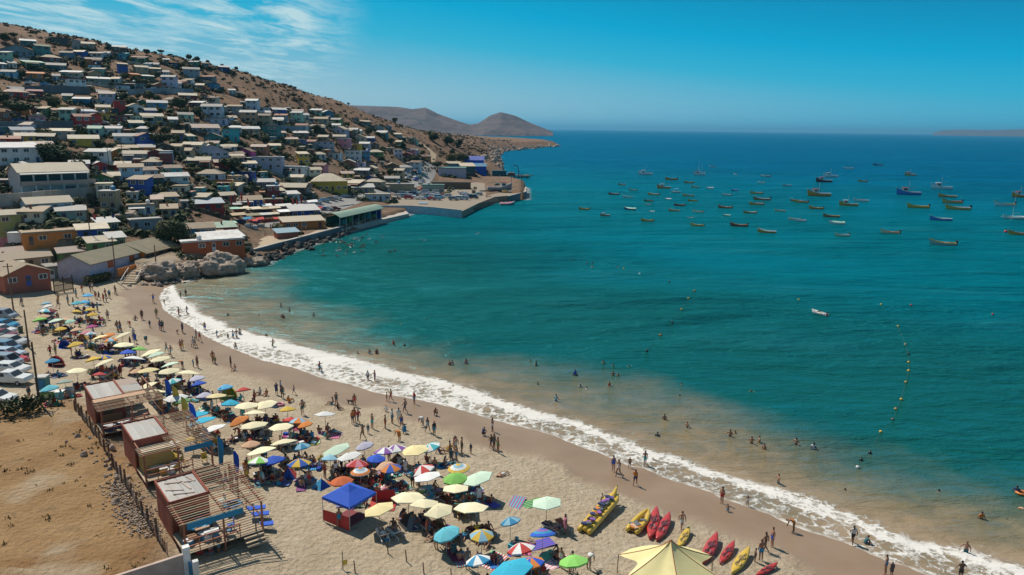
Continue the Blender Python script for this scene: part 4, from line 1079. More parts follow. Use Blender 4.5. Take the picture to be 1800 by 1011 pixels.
# ------------------------------------------------------------------ vegetation
rv = random.Random(5)
def foliage_material(name, a, b, c):
    m, t, p = nt_new(name)
    geo = nd(t, 'ShaderNodeNewGeometry'); oi = nd(t, 'ShaderNodeObjectInfo')
    col = mixc(t, oi.outputs['Random'], a, b)
    col = mixc(t, rng(t, noise(t, geo.outputs['Position'], .9, 4), .42, .68, 0, .8), col, c)
    t.links.new(col, p.inputs['Base Color']); p.inputs['Roughness'].default_value = .8
    p.inputs['Specular IOR Level'].default_value = .2
    return m
LEAF = foliage_material('foliage', (.034,.054,.028), (.070,.085,.036), (.11,.115,.048))
LEAF_PALE = foliage_material('pale_foliage', (.075,.085,.035), (.13,.12,.045), (.15,.13,.06))
SCRUB = foliage_material('scrub_foliage', (.040,.042,.024), (.075,.066,.036), (.11,.085,.045))
BARK = M('brown', .9, 'wood')
def crown_mesh(name, n, size, lobes, flat=1.0, seed=0):
    r = random.Random(seed); mb = MB()
    L = [(0,0,0,.72)] + [(math.cos(a)*r.uniform(.35,.6), math.sin(a)*r.uniform(.35,.6), r.uniform(-.25,.45)*flat, r.uniform(.32,.5)) for a in [2*math.pi*i/lobes + r.uniform(-.4,.4) for i in range(lobes)]]
    for k in range(n):
        cx, cy, cz, rad = r.choice(L) if r.random() < .75 else L[0]
        d = Vector((r.gauss(0,1), r.gauss(0,1), r.gauss(0,1)+.25)).normalized()
        q = rad*(r.random()**.22)
        c = Vector((cx,cy,cz)) + Vector((d.x*q, d.y*q, d.z*q*flat))
        nrm = (d + Vector((r.gauss(0,.5), r.gauss(0,.5), r.gauss(0,.5)+.35))).normalized()
        u = nrm.orthogonal().normalized(); u = (Matrix.Rotation(r.uniform(0,6.28), 3, nrm) @ u); v = nrm.cross(u)
        s = size*r.uniform(.6,1.35)
        mb.add([c-u*s-v*s*.6, c+u*s-v*s*.55, c+u*s*.9+v*s*.65+nrm*s*.25, c-u*s*.8+v*s*.7], [(0,1,2,3)])
    return mb.mesh(name)
CROWNS = [crown_mesh('crown', 900, .085, 6, 1, s) for s in range(4)]
FLATC = [crown_mesh('crown', 700, .09, 6, .55, 20+s) for s in range(3)]
BIGC = crown_mesh('crown', 5200, .045, 9, .95, 40)
def trunk_mesh(h, r0, seed):
    r = random.Random(seed); mb = MB(); p = Vector((0,0,-.6)); q = Vector((r.uniform(-.1,.1), r.uniform(-.1,.1), h*.6))
    mb.cyl(p, q, r0, r0*.7, 7)
    for k in range(4):
        a = k*1.6 + r.uniform(-.4,.4)
        mb.cyl(q, q + Vector((math.cos(a)*h*.45, math.sin(a)*h*.45, h*.5)), r0*.6, r0*.2, 5)
    return mb.mesh('trunk')
TRUNKS = [trunk_mesh(1.0, .09, s) for s in range(3)]
def tree(x, y, rpx, kind='r', mat=None, label=None, P=None):
    """crown centre at the image point, stands on the ground below it"""
    mat = mat or LEAF
    if P is None: P = hit(x, y + rpx*.9)
    R0 = max(.8, rpx*depth_of(P)/F_PX)
    root = thing('tree', label or '%s %s tree %s' % ('large' if R0 > 4.2 else 'small' if R0 < 2 else 'medium', 'pale olive' if mat is LEAF_PALE else 'spreading' if kind == 'f' else 'dark green', zone(x, y)), 'tree', P, rv.uniform(0, 6), 'trees among the houses')
    link('trunk', rv.choice(TRUNKS), [BARK], root, (0,0,0), scale=(R0, R0, R0*(1.0 if kind != 'f' else 1.2)))
    me = BIGC if kind == 'b' else rv.choice(FLATC) if kind == 'f' else rv.choice(CROWNS)
    link('crown', me, [mat], root, (0,0,R0*(.92 if kind != 'f' else 1.15)), scale=(R0*1.12, R0*1.05, R0*(1.0 if kind != 'f' else .95)))
def palm(x, y, hpx, label):
    P = hit(x, y + hpx*.5); h = hpx*depth_of(P)/F_PX
    root = thing('palm_tree', label, 'palm tree', P, rv.uniform(0,6), 'palm trees')
    MB().cyl((0,0,-.4),(.1,0,h*.62),.22,.14,7).build('trunk', [BARK], root)
    mb = MB()
    for k in range(22):
        a = k*2.4; el = rv.uniform(-.2,.9); L = h*.42; rows = []
        for i in range(5):
            t = i/4; rr = L*t*math.cos(el); z = h*.62 + L*(t*math.sin(el) - .75*t*t); w = .16*h*.28*math.sin(math.pi*(.15+.8*t))
            c = Vector((math.cos(a)*rr, math.sin(a)*rr, z)); s = Vector((-math.sin(a), math.cos(a), 0))*w
            rows.append([c-s-Vector((0,0,w*.5)), c, c+s-Vector((0,0,w*.5))])
        mb.loft(rows, cap=False, closed=False)
    mb.build('fronds', [LEAF_PALE], root)
TT = {
 (0,50):[(80,130,80,'r'),(200,110,65,'f'),(300,640,70,'r'),(640,840,40,'r'),(1160,490,50,'r')],
 (200,60):[(470,250,50,'r'),(590,265,25,'r'),(670,255,50,'f'),(1060,300,50,'r'),(1170,320,45,'r'),(800,300,35,'f'),(960,440,55,'r'),(560,590,60,'r'),(160,590,60,'r'),(500,860,85,'p'),(340,870,50,'r'),(610,900,60,'r'),(1320,370,30,'r'),(1520,390,28,'r'),(1720,400,30,'r')],
 (0,165):[(300,230,180,'f'),(760,120,110,'r'),(700,830,190,'r'),(900,880,140,'r'),(1200,930,130,'r'),(1130,540,110,'r'),(780,380,55,'r'),(1030,390,55,'r'),(1600,430,60,'f'),(1590,760,85,'r'),(340,745,80,'r'),(50,70,110,'r'),(1080,260,75,'p'),(600,560,80,'r'),(1340,940,100,'r'),(1420,720,90,'r'),(560,200,60,'p'),(130,480,40,'r'),(1750,50,90,'r')],
 (200,165):[(550,490,80,'r'),(740,520,85,'p'),(680,660,150,'f'),(940,130,110,'r'),(1170,260,85,'r'),(1370,740,70,'p'),(1000,250,70,'r'),(250,100,90,'p'),(60,90,80,'r'),(880,620,60,'r'),(640,240,60,'r'),(1650,720,70,'r'),(1500,690,50,'r'),(1640,970,100,'r')],
 (400,165):[(1040,810,85,'r'),(760,790,75,'f'),(1270,660,65,'r'),(1260,490,75,'r'),(220,40,50,'r'),(180,790,70,'p'),(1680,440,45,'r'),(1210,930,60,'r'),(680,680,60,'r'),(540,640,70,'r'),(1040,80,30,'r'),(560,100,35,'r'),(930,30,55,'f'),(1000,210,30,'r'),(1700,110,22,'r')],
 (600,180):[(60,320,45,'r'),(750,240,45,'r'),(1300,480,80,'r'),(1500,530,80,'r'),(1650,570,70,'r'),(1030,800,75,'r'),(1350,890,85,'f'),(560,800,60,'r'),(1540,790,80,'p'),(1660,770,85,'p'),(1740,780,65,'r'),(390,400,65,'r'),(700,540,50,'r'),(870,605,45,'r'),(1140,710,45,'r'),(1560,690,50,'r'),(500,340,40,'r'),(690,980,60,'r'),(1250,440,40,'r')],
 (130,260):[(200,420,85,'r'),(720,590,85,'f'),(880,560,90,'r'),(1150,610,90,'r'),(1380,800,95,'r'),(1560,770,65,'p'),(80,250,100,'r'),(180,140,90,'r'),(300,130,70,'r'),(60,760,100,'f'),(1250,600,55,'p'),(1320,320,45,'p'),(1650,320,60,'p'),(560,760,60,'r'),(250,480,60,'r')],
 (340,260):[(520,250,160,'f'),(160,660,65,'r'),(280,690,75,'r'),(750,600,100,'r'),(390,570,45,'r'),(1170,270,55,'r'),(480,375,65,'p'),(60,310,50,'p'),(1700,190,50,'r'),(320,760,60,'r')],
}
for (ox, oy), rows in TT.items():
    for zx, zy, r0, k in rows:
        tree(ox + zx/8, oy + zy/8, r0/8, 'r' if k == 'p' else k, LEAF_PALE if k == 'p' else LEAF)
tree(*B(B4,680,190), 31, 'b', LEAF, 'very large dark leafy tree above the long olive-roofed building', P=flat_hit(303, 437, 3.6))
tree(*B(B4,150,245), 15, 'r', LEAF_PALE, 'rounded yellow-green tree left of the big dark tree', P=flat_hit(222, 436, 3.6))
tree(*B(B4,740,405), 9, 'f', LEAF_PALE, 'low round shrub right of the long olive-roofed building', P=flat_hit(310, 447, 3.3))
tree(*B(B4,1000,320), 9, 'r', LEAF, 'small tree between the white pavilion and the orange terrace', P=flat_hit(349, 436, 3.4))
palm(*B((340,260),470,850,8), 24, 'small palm tree among the promenade stalls')
palm(*B((0,165),245,330,8), 18, 'bushy palm below the large spreading tree on the slope')
palm(*B((200,60),320,210,8), 11, 'lone thin palm standing on the ridge line')
palm(163, 652, 26, 'potted-looking palm among the umbrellas near the kiosks')
def hedge(pts, h, w, label, mat):
    a, b = hit(*pts[0]), hit(*pts[1]); root_loc = a; mb = MB(); d = b-a; L = d.length
    for k in range(int(L*150)):
        t = rv.random(); c = d*t + Vector((rv.gauss(0,w*.3), rv.gauss(0,w*.3), h*rv.random()**.6))
        n = Vector((rv.gauss(0,1), rv.gauss(0,1), rv.gauss(.5,1))).normalized(); u = n.orthogonal().normalized(); v = n.cross(u); s = rv.uniform(.10,.22)
        mb.add([c-u*s-v*s*.6, c+u*s-v*s*.6, c+u*s+v*s*.6, c-u*s+v*s*.6], [(0,1,2,3)])
    o = mb.build('hedge', [mat], loc=a); tag(o, label, 'hedge')
hedge([(152,502), (194,493)], 1.7, 1.6, 'clipped olive hedge in front of the long lavender building', LEAF_PALE)
hedge([(0,735),(78,722)], 1.5, 2.6, 'dark thicket of shrubs along the edge of the dirt lot', LEAF)
# scrub over the dry slopes: nobody could count it
def scrub():
    mb = MB(); n = 0; r = random.Random(8)
    xs = np.array([(h[0].x, h[0].y) for h in HOUSES])
    cand = 0
    while n < 8600 and cand < 130000:
        cand += 1
        a = R(r.uniform(-47, 5)); rr = r.uniform(170, 900) if r.random() < .86 else r.uniform(900, 1400)
        x, y = rr*math.sin(a), rr*math.cos(a); z = ground_z(x, y)
        if z < (7 if rr < 800 else 3.5): continue
        pxy = to_pixel((x, y, z))
        if not (-420 < pxy[0] < 900): continue
        if np.min((xs[:,0]-x)**2 + (xs[:,1]-y)**2) < 20: continue
        if float(fbm(np.array(x/30), np.array(y/30), 77)) + r.uniform(-.16,.16) < .45: continue
        n += 1; R0 = r.uniform(.35, 1.25)*(1.25 if rr > 450 else 1)*(1.7 if rr > 900 else 1)
        for k in range(13):
            d = Vector((r.gauss(0,1), r.gauss(0,1), abs(r.gauss(0,.8)))).normalized()*R0*r.random()**.4
            c = Vector((x, y, z)) + Vector((d.x, d.y, d.z*.8 + .1))
            nn = (d + Vector((r.gauss(0,.4), r.gauss(0,.4), .4))).normalized(); u = nn.orthogonal().normalized(); v = nn.cross(u); s = R0*r.uniform(.25,.5)
            mb.add([c-u*s-v*s*.7, c+u*s-v*s*.6, c+u*s*.8+v*s*.7, c-u*s+v*s*.6], [(0,1,2,3)])
    o = mb.build('scrub', [SCRUB]); o['kind'] = 'stuff'; o['label'] = 'dry grey-green scrub scattered over the hillside'
scrub()
STRAW = foliage_material('straw', (.16,.125,.05), (.22,.16,.07), (.10,.095,.035))
def lot_weeds():
    mb = MB(); r = random.Random(18); n = 0
    for k in range(9000):
        x, y = r.uniform(-95,-22), r.uniform(38,84)
        if not bool(in_poly(np.array(x), np.array(y), LOT)): continue
        f = float(fbm(np.array(x/5), np.array(y/5), 55)) + r.uniform(-.1,.1)
        edge = float(poly_dist(np.array([x]), np.array([y]), LOT[1:6])[0])
        if f < .57 and not (edge < 6 and r.random() < .10): continue
        if r.random() < .72: continue
        z = ground_z(x, y); s0 = r.uniform(.10,.32)
        for j in range(9):
            a = r.uniform(0,6.28); c = Vector((x+r.gauss(0,s0*.6), y+r.gauss(0,s0*.6), z)); t = Vector((math.cos(a)*s0*.5, math.sin(a)*s0*.5, s0*r.uniform(.5,1.1))); w = Vector((-math.sin(a), math.cos(a), 0))*s0*.22
            mb.add([c-w, c+w, c+t], [(0,1,2)])
    o = mb.build('weeds', [STRAW]); o['kind'] = 'stuff'; o['label'] = 'dry weeds tufted over the dirt lot'
lot_weeds()

def yard_clutter():
    """gardens, sheds and yard walls between the houses"""
    r = random.Random(31); mb = MB(); hs = list(HOUSES)
    for P, w, d, rz in hs:
        if P.y < 165 or P.x > -20 and P.y < 330: continue
        c, s = math.cos(rz), math.sin(rz)
        for k in range(r.choice([6, 9, 11, 13])):
            lx = r.choice([-1, 1])*(w*.5 + r.uniform(.3, 2.6)) if r.random() < .6 else r.uniform(-.5, .5)*w
            ly = r.uniform(-3.5, d + 2) if abs(lx) > w*.5 else r.choice([-1, 1])*0 - r.uniform(1.2, 4.0)
            x, y = P.x + lx*c - ly*s, P.y + lx*s + ly*c; z = ground_z(x, y); R0 = r.uniform(.6, 2.0)
            if z < 2: continue
            for j in range(26):
                q = Vector((r.gauss(0,1), r.gauss(0,1), abs(r.gauss(0,.9)))).normalized()*R0*r.random()**.35
                cc = Vector((x, y, z)) + Vector((q.x, q.y, q.z*1.0 + .1)); nn = (q + Vector((r.gauss(0,.4), r.gauss(0,.4), .4))).normalized(); u = nn.orthogonal().normalized(); v = nn.cross(u); ss = R0*r.uniform(.16,.36)
                mb.add([cc-u*ss-v*ss*.7, cc+u*ss-v*ss*.6, cc+u*ss*.8+v*ss*.7, cc-u*ss+v*ss*.6], [(0,1,2,3)])
        px = to_pixel(P)
        if r.random() < .42 and px[1] > 90:
            lx = r.choice([-1, 1])*(w*.5 + 1.6); x, y = P.x + lx*c - .5*s, P.y + lx*s + .5*c; z = ground_z(x, y)
            if z > 2:
                col = r.choice(['grey','brown','slate','pinkgrey','wood','tan','darkteal','brick']); ww, dd, hh = r.uniform(1.8,2.8), r.uniform(1.8,2.6), r.uniform(1.9,2.3)
                t = thing('shed', 'small %s yard shed %s' % (cname(col), zone(*px)), 'shed', (x, y, z), rz + r.uniform(-.3,.3), 'yard sheds')
                MB().box(-ww/2,ww/2,0,dd,-1.4,hh).build('wall', [M(col, .9)], t)
                MB().add([(-ww/2-.15,-.2,hh+.01),(ww/2+.15,-.2,hh+.01),(ww/2+.15,dd+.15,hh+.25),(-ww/2-.15,dd+.15,hh+.25)], [(0,1,2,3)]).build('roof', [M(r.choice(['greywhite','grey','brick','tan']), .75, 'roof')], t)
                MB().box(-.4,.4,-.03,-.003,.05,1.75).build('door', [M('darkbrown', .8)], t)
        if r.random() < .45 and px[1] > 90:
            off = r.uniform(2.2, 3.6); col = r.choice(['slate','brown','bluegrey','grey','darkbrown','concrete','pinkgrey'])
            a = Vector((P.x - w*.62*c + off*s, P.y - w*.62*s - off*c, 0)); b = Vector((P.x + w*.62*c + off*s, P.y + w*.62*s - off*c, 0))
            n = max(2, int((b-a).length/2.4)); t = thing('yard_fence', '%s yard fence below a house %s' % (cname(col), zone(*px)), 'fence', (a.x, a.y, 0), 0, 'yard fences')
            if ground_z(a.x, a.y) > 1.8 and ground_z(b.x, b.y) > 1.8:
                for k in range(n):
                    p, q = a.lerp(b, k/n), a.lerp(b, (k+.97)/n); zp, zq = ground_z(p.x, p.y), ground_z(q.x, q.y); h = 1.25
                    p -= Vector((a.x, a.y, 0)); q -= Vector((a.x, a.y, 0)); dn = Vector((-(q.y-p.y), q.x-p.x, 0)).normalized()*.05
                    MB().add([(p.x-dn.x,p.y-dn.y,zp-.8),(q.x-dn.x,q.y-dn.y,zq-.8),(q.x-dn.x,q.y-dn.y,zq+h),(p.x-dn.x,p.y-dn.y,zp+h),(p.x+dn.x,p.y+dn.y,zp-.8),(q.x+dn.x,q.y+dn.y,zq-.8),(q.x+dn.x,q.y+dn.y,zq+h),(p.x+dn.x,p.y+dn.y,zp+h)],
                             [(0,1,2,3),(5,4,7,6),(3,2,6,7),(1,5,6,2),(4,0,3,7)]).build('panel', [M(col, .9)], t)
            else:
                THINGS.remove(t); bpy.data.objects.remove(t)
    o = mb.build('garden_bushes', [LEAF]); o['kind'] = 'stuff'; o['label'] = 'garden bushes and hedges between the hillside houses'
yard_clutter()

# ------------------------------------------------------------------ rocks
def rock_mesh(seed, n=2, amp=.33):
    bm = bmesh.new(); bmesh.ops.create_icosphere(bm, subdivisions=n, radius=1.0); r = random.Random(seed)
    off = r.uniform(0, 50)
    from mathutils import noise as mn
    for v in bm.verts:
        d = v.co.normalized()
        k = 1 + amp*mn.noise(d*1.3 + Vector((off,0,0)))*1.5 + amp*.5*mn.noise(d*3.1 + Vector((0,off,0))) + (amp*.3*mn.noise(d*7 + Vector((0,0,off))) if n > 3 else 0)
        cr = math.exp(-(mn.noise(d*2.0 + Vector((off,off,0)))/.07)**2)*.13 if n > 3 else 0
        k2 = round(k*9)/9 if n > 3 else k
        v.co = d*((k*.6 + k2*.4) - cr)
    me = bpy.data.meshes.new('rock'); bm.to_mesh(me); bm.free()
    if n > 2: me.polygons.foreach_set('use_smooth', [True]*len(me.polygons))
    return me
def rock_material(name, a, b, c, s=.8):
    m, t, p = nt_new(name); geo = nd(t, 'ShaderNodeNewGeometry'); pos = geo.outputs['Position']; oi = nd(t, 'ShaderNodeObjectInfo')
    col = mixc(t, rng(t, noise(t, pos, s, 6, .65), .35, .65), a, b)
    col = mixc(t, rng(t, noise(t, pos, s*4, 5, .7), .54, .68, 0, .7), col, c)
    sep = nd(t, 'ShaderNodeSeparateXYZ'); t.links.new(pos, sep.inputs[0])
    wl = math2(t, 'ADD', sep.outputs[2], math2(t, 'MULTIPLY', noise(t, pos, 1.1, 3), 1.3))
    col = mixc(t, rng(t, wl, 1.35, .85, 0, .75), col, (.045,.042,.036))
    t.links.new(col, p.inputs['Base Color']); p.inputs['Roughness'].default_value = .85
    bump(t, p, noise(t, pos, s*3, 6, .7), .8, .25)
    return m
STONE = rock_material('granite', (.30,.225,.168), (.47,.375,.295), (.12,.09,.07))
DSTONE = rock_material('dark_stone', (.035,.033,.033), (.10,.088,.078), (.02,.02,.02))
ROCKS = [rock_mesh(s) for s in range(5)]; BIGROCKS = [rock_mesh(60+s, 5, .30) for s in range(4)]
def boulder(x, y, wpx, hpx, deep, label, k, z0=0.0, rz=0.0, group=None):
    P = flat_hit(x, y, z0); s = wpx*depth_of(P)/F_PX*.5
    o = link('boulder', BIGROCKS[k % 4], [STONE], None, (P.x, P.y + s*deep*.8, z0 + hpx*depth_of(P)/F_PX*.12), rz, (s*1.0, s*deep, hpx*depth_of(P)/F_PX*.72))
    tag(o, label, 'boulder', group)
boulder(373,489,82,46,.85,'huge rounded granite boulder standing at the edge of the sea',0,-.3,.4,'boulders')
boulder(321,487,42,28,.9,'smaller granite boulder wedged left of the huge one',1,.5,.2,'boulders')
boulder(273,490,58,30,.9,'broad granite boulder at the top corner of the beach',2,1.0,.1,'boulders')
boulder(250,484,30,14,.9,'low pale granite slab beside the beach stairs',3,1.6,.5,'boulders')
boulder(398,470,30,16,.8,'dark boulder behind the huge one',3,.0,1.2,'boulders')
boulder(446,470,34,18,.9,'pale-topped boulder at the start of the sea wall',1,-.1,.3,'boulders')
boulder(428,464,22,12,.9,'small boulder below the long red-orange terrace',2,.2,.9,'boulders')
boulder(*B((130,260),680,1000,8),38,15,.9,'bare granite outcrop among the hillside houses',1,hit(*B((130,260),680,1000,8)).z,.3,'boulders')
boulder(*B((130,260),540,830,8),26,11,.9,'grey outcrop under the concrete yard',2,hit(*B((130,260),540,830,8)).z,.3,'boulders')
boulder(*B((130,260),490,920,8),22,10,.9,'pale outcrop beside the white balcony house terrace',0,hit(*B((130,260),490,920,8)).z,.8,'boulders')
def rock_line(pts, n, smin, smax, spread, mat, label, group):
    P = [flat_hit(x, y, .2) for x, y in pts]; rl = label
    for k in range(n):
        t = (k + rv.random())/n*(len(P)-1); i = min(int(t), len(P)-2); c = P[i].lerp(P[i+1], t-i)
        s = rv.uniform(smin, smax)
        x, y = c.x + rv.gauss(0, spread), c.y + rv.gauss(0, spread)
        o = link('rock', rv.choice(ROCKS), [mat], None, (x, y, max(ground_z(x, y), -.4) + s*.15), rot=(rv.uniform(0,6), rv.uniform(0,6), rv.uniform(0,6)), scale=(s, s*rv.uniform(.7,1.1), s*rv.uniform(.5,.9)))
        tag(o, ('large ' if s > (smin+smax)*.5 else 'smaller ') + label, 'rock', group)
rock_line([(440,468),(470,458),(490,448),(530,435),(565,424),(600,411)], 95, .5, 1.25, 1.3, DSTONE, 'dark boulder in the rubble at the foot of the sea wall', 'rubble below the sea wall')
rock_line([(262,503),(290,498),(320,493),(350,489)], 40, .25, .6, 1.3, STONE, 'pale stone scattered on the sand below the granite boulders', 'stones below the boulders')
rock_line([(868,300),(874,285),(868,272),(880,266)], 60, 1.2, 3.0, 6.0, STONE, 'pale rock on the stony shore beyond the harbour', 'rocks of the far shore')
rock_line([(886,266),(930,261),(980,257)], 40, 1.5, 4.5, 6.0, STONE, 'dark rock along the low point at the bay mouth', 'rocks of the point')
def hill_stones():
    mb = MB(); r = random.Random(12); n = 0
    while n < 1500:
        a = R(r.uniform(-36, 6)); rr = r.uniform(260, 900); x, y = rr*math.sin(a), rr*math.cos(a); z = ground_z(x, y)
        if z < 8: continue
        n += 1; s_ = r.uniform(.25, .95)
        mb.blob((x, y, z + s_*.2), s_, s_*r.uniform(.6,1), s_*.6, 6, 4, 0, .25, r)
    o = mb.build('hill_stones', [STONE]); o['kind'] = 'stuff'; o['label'] = 'stones strewn over the dry slopes'
hill_stones()
def rubble(pts, n, smin, smax, spread):
    P = [hit(x, y) for x, y in pts]
    for k in range(n):
        t = rv.random()*(len(P)-1); i = min(int(t), len(P)-2); c = P[i].lerp(P[i+1], t-i); s = rv.uniform(smin, smax)*(1.7 if rv.random() < .1 else 1)
        x, y = c.x + rv.gauss(0, spread), c.y + rv.gauss(0, spread)
        o = link('rubble_stone', rv.choice(ROCKS), [STONE], None, (x, y, ground_z(x, y) + s*.2), rot=(rv.uniform(0,6), rv.uniform(0,6), rv.uniform(0,6)), scale=(s, s*.9, s*.7))
        tag(o, 'grey stone in the rubble along the fence of the dirt lot', 'stone', 'rubble along the fence')
rubble([(150,755),(170,790),(195,830),(220,880)], 46, .08, .26, .8)
def gravel(pts, n, smin, smax, spread):
    P = [hit(x, y) for x, y in pts]; mb = MB()
    for k in range(n):
        t = rv.random()*(len(P)-1); i = min(int(t), len(P)-2); c = P[i].lerp(P[i+1], t-i); s = rv.uniform(smin, smax)
        x, y = c.x + rv.gauss(0, spread), c.y + rv.gauss(0, spread)
        mb.blob((x, y, ground_z(x, y) + s*.3 + .25*math.exp(-((x-c.x)**2+(y-c.y)**2)/spread**2)*rv.random()), s, s*rv.uniform(.7,1), s*.7, 5, 4, 0, .25, rv)
    o = mb.build('gravel', [STONE]); o['kind'] = 'stuff'; o['label'] = 'heap of broken grey stone beside the fence of the dirt lot'
gravel([(205,850),(225,880),(245,910),(262,940)], 1100, .04, .12, .7)

# ------------------------------------------------------------------ boats
rb = random.Random(3)
def hull_shell(B=.30, H=.13, sheer=.09, transom=.7, inset=0.0, floor=0.0, n=11):
    rows = []
    for i in range(n):
        t = i/(n-1); x = -.5 + t
        w = B*.5*(transom + (1-transom)*math.sin(min(t/.45, 1)*math.pi/2))*(1 - max(0, (t-.5)/.5)**2.4) - inset
        w = max(w, .004)
        top = H*.62 + sheer*max(0, (t-.35)/.65)**2*1.6 + .015*(1-t)
        bot = -.05 + .07*max(0, (t-.7)/.3)**2 + floor
        k = .72
        rows.append([(x + (.03*(t > .95)), w, top), (x, w*.93, top*.45+bot*.3), (x, w*k, bot*.6), (x, 0, bot), (x, -w*k, bot*.6), (x, -w*.93, top*.45+bot*.3), (x + (.03*(t > .95)), -w, top)])
    return rows
def boat_meshes(B, H, sheer, transom):
    o = hull_shell(B, H, sheer, transom); i = hull_shell(B, H, sheer, transom, .018, .06)
    hull = MB(); hull.loft(o, cap=False, closed=False); hull.add(o[0], [(0,1,2,3,4,5,6)])
    inn = MB(); inn.loft([r[::-1] for r in i], cap=False, closed=False); inn.add(i[0], [(6,5,4,3,2,1,0)])
    rim = MB()
    for s in (0, 6):
        sg = 1 if s == 0 else -1
        a = [[(p[s][0], p[s][1]+.012*sg, p[s][2]-.012), (p[s][0], p[s][1]+.012*sg, p[s][2]+.012), (q[s][0], q[s][1]-.004*sg, q[s][2]+.012), (q[s][0], q[s][1]-.004*sg, q[s][2]-.012)] for p, q in zip(o, i)]
        rim.loft(a)
    rim.box(-.505, -.485, -B*.5*transom, B*.5*transom, H*.55, H*.62+.025)
    return hull.mesh('hull', True), inn.mesh('inside', True), rim.mesh('gunwale')
PAL.update({'boat_orange':(.98,.33,.05),'boat_mustard':(.95,.46,.09),'boat_olive':(.66,.38,.13),'boat_brown':(.48,.20,.09),'boat_darkbrown':(.24,.13,.07),'boat_oliveyellow':(.86,.48,.14),'boat_redorange':(.80,.24,.06),'boat_blue':(.08,.22,.62),'boat_white':(.9,.9,.88),'boat_slate':(.22,.24,.26),'boat_cream':(.85,.75,.5)})
SK = boat_meshes(.30, .14, .10, .74); TR = boat_meshes(.30, .17, .12, .8); MO = boat_meshes(.42, .13, .06, .85)
BOATCAT = 'boat'
def boat(x, y, Lpx, kind, hullc, inc, label, ang=None, extra=None, z=0.0, P=None):
    P = P or flat_hit(x, y, 0.0)
    L = Lpx*depth_of(P)/F_PX
    L *= .97
    if kind == 'skiff': L = min(max(L, 4.5), 10)
    if ang is None: ang = math.pi + rb.uniform(-.35, .15)       # bow to the left
    c, s_ = abs(math.cos(ang)), abs(math.sin(ang))
    root = thing('boat', label, 'boat', (P.x, P.y, z), ang, 'boats moored in the bay', L)
    h, i, g = SK if kind in ('skiff', 'covered', 'row') else TR if kind in ('trawler', 'ketch') else MO
    link('hull', h, [Mgloss('boat_'+hullc if 'boat_'+hullc in PAL else hullc, .45)], root)
    link('inside', i, [M('boat_'+inc if 'boat_'+inc in PAL else inc, .8)], root)
    link('gunwale', g, [M(rb.choice(['white','cream','orange','white','yellow']) if kind == 'skiff' else 'white', .6)], root)
    if kind in ('skiff', 'row'):
        for xx in (-.28, -.02, .22):
            w = .115 if xx < .1 else .085
            MB().box(xx-.02, xx+.02, -w, w, .075, .09).build('thwart', [M('wood', .8, 'wood')], root)
        if kind == 'skiff' and rb.random() < .7:
            MB().box(-.55,-.49,-.028,.028,.02,.19).box(-.57,-.47,-.035,.035,.15,.21).build('outboard_motor', [M('black', .4)], root)
        if rb.random() < .4:
            MB().box(-.2,-.06,-.07,.07,.03,.12).build('crate', [M(rb.choice(['azure','red','cream','grey']), .7)], root)
    if kind in ('trawler', 'ketch'):
        hm = MB().box(.06,.26,-.085,.085,.06,.30).mesh('wheelhouse')
        wh = link('wheelhouse', hm, [M(extra or 'white', .6)], root)
        MB().box(.04,.29,-.10,.10,.303,.32).build('cabin_roof', [M('red' if rb.random() < .5 else 'white', .6)], wh)
        for sy in (-.087, .087):
            MB().box(.09,.23,min(sy,sy*.98),max(sy,sy*.98),.2,.27).build('window', [Mglass()], wh)
        MB().box(.262,.266,-.06,.06,.2,.27).build('window', [Mglass()], wh)
        MB().cyl((0,0,.05),(0,0,.62),.009,.006,6).build('mast', [M('cream', .6)], root)
        MB().cyl((0,0,.2),(-.34,0,.40),.006,.005,5).build('boom', [M('brown', .6)], root)
        MB().box(-.4,-.15,-.09,.09,.03,.13).build('net_pile', [M(rb.choice(['darkteal','brown','navy']), .95)], root)
    if kind == 'motor':
        MB().add([(.0,-.11,.11),(.0,.11,.11),(.14,-.07,.11),(.14,.07,.11),(-.01,-.10,.20),(-.01,.10,.20)], [(2,3,5,4),(0,2,4),(1,5,3)]).build('windscreen', [Mglass()], root)
        MB().add([(.10,-.135,.125),(.10,.135,.125),(.46,-.03,.17),(.46,.03,.17)], [(0,2,3,1)]).build('foredeck', [Mgloss('white', .3)], root)
        for xx in (-.1, -.3):
            MB().box(xx-.04,xx+.04,-.1,.1,.03,.1).build('seat', [M('paleblue' if xx < -.2 else 'cream', .7)], root)
        MB().box(-.56,-.49,-.03,.03,.0,.2).build('outboard_motor', [M('black', .4)], root)
    if kind == 'covered':
        rows = [[(xx, -.12*k, .12), (xx, -.07*k, .17), (xx, 0, .20+.02*math.sin(9*xx)), (xx, .07*k, .17), (xx, .12*k, .12)] for xx, k in ((-.48,.8),(-.25,1.0),(0,1.02),(.25,.8),(.42,.35))]
        MB().loft(rows, cap=False, closed=False).build('cover', [M(extra or 'white', .8, 'cloth')], root, True)
    if kind == 'canopy':
        MB().box(-.3,.2,-.15,.15,.40,.42).build('awning', [M(extra or 'skyblue', .8, 'cloth')], root)
        for a in (-.28,.18):
            for b in (-.13,.13):
                MB().cyl((a,b,.05),(a,b,.40),.006,.006,5).build('post', [M('white', .5)], root)
    if kind in ('sail', 'ketch'):
        for xx, hh in ((.08, 1.25),) + (((-.25, .9),) if kind == 'ketch' else ()):
            MB().cyl((xx,0,.05),(xx,0,hh),.007,.005,6).build('mast', [M('white', .4)], root)
            MB().cyl((xx,0,.22),(xx-.36,0,.24),.006,.006,5).cyl((xx-.02,0,.25),(xx-.34,0,.265),.018,.014,6).build('boom', [M('turq' if kind == 'sail' else 'white', .6)], root)
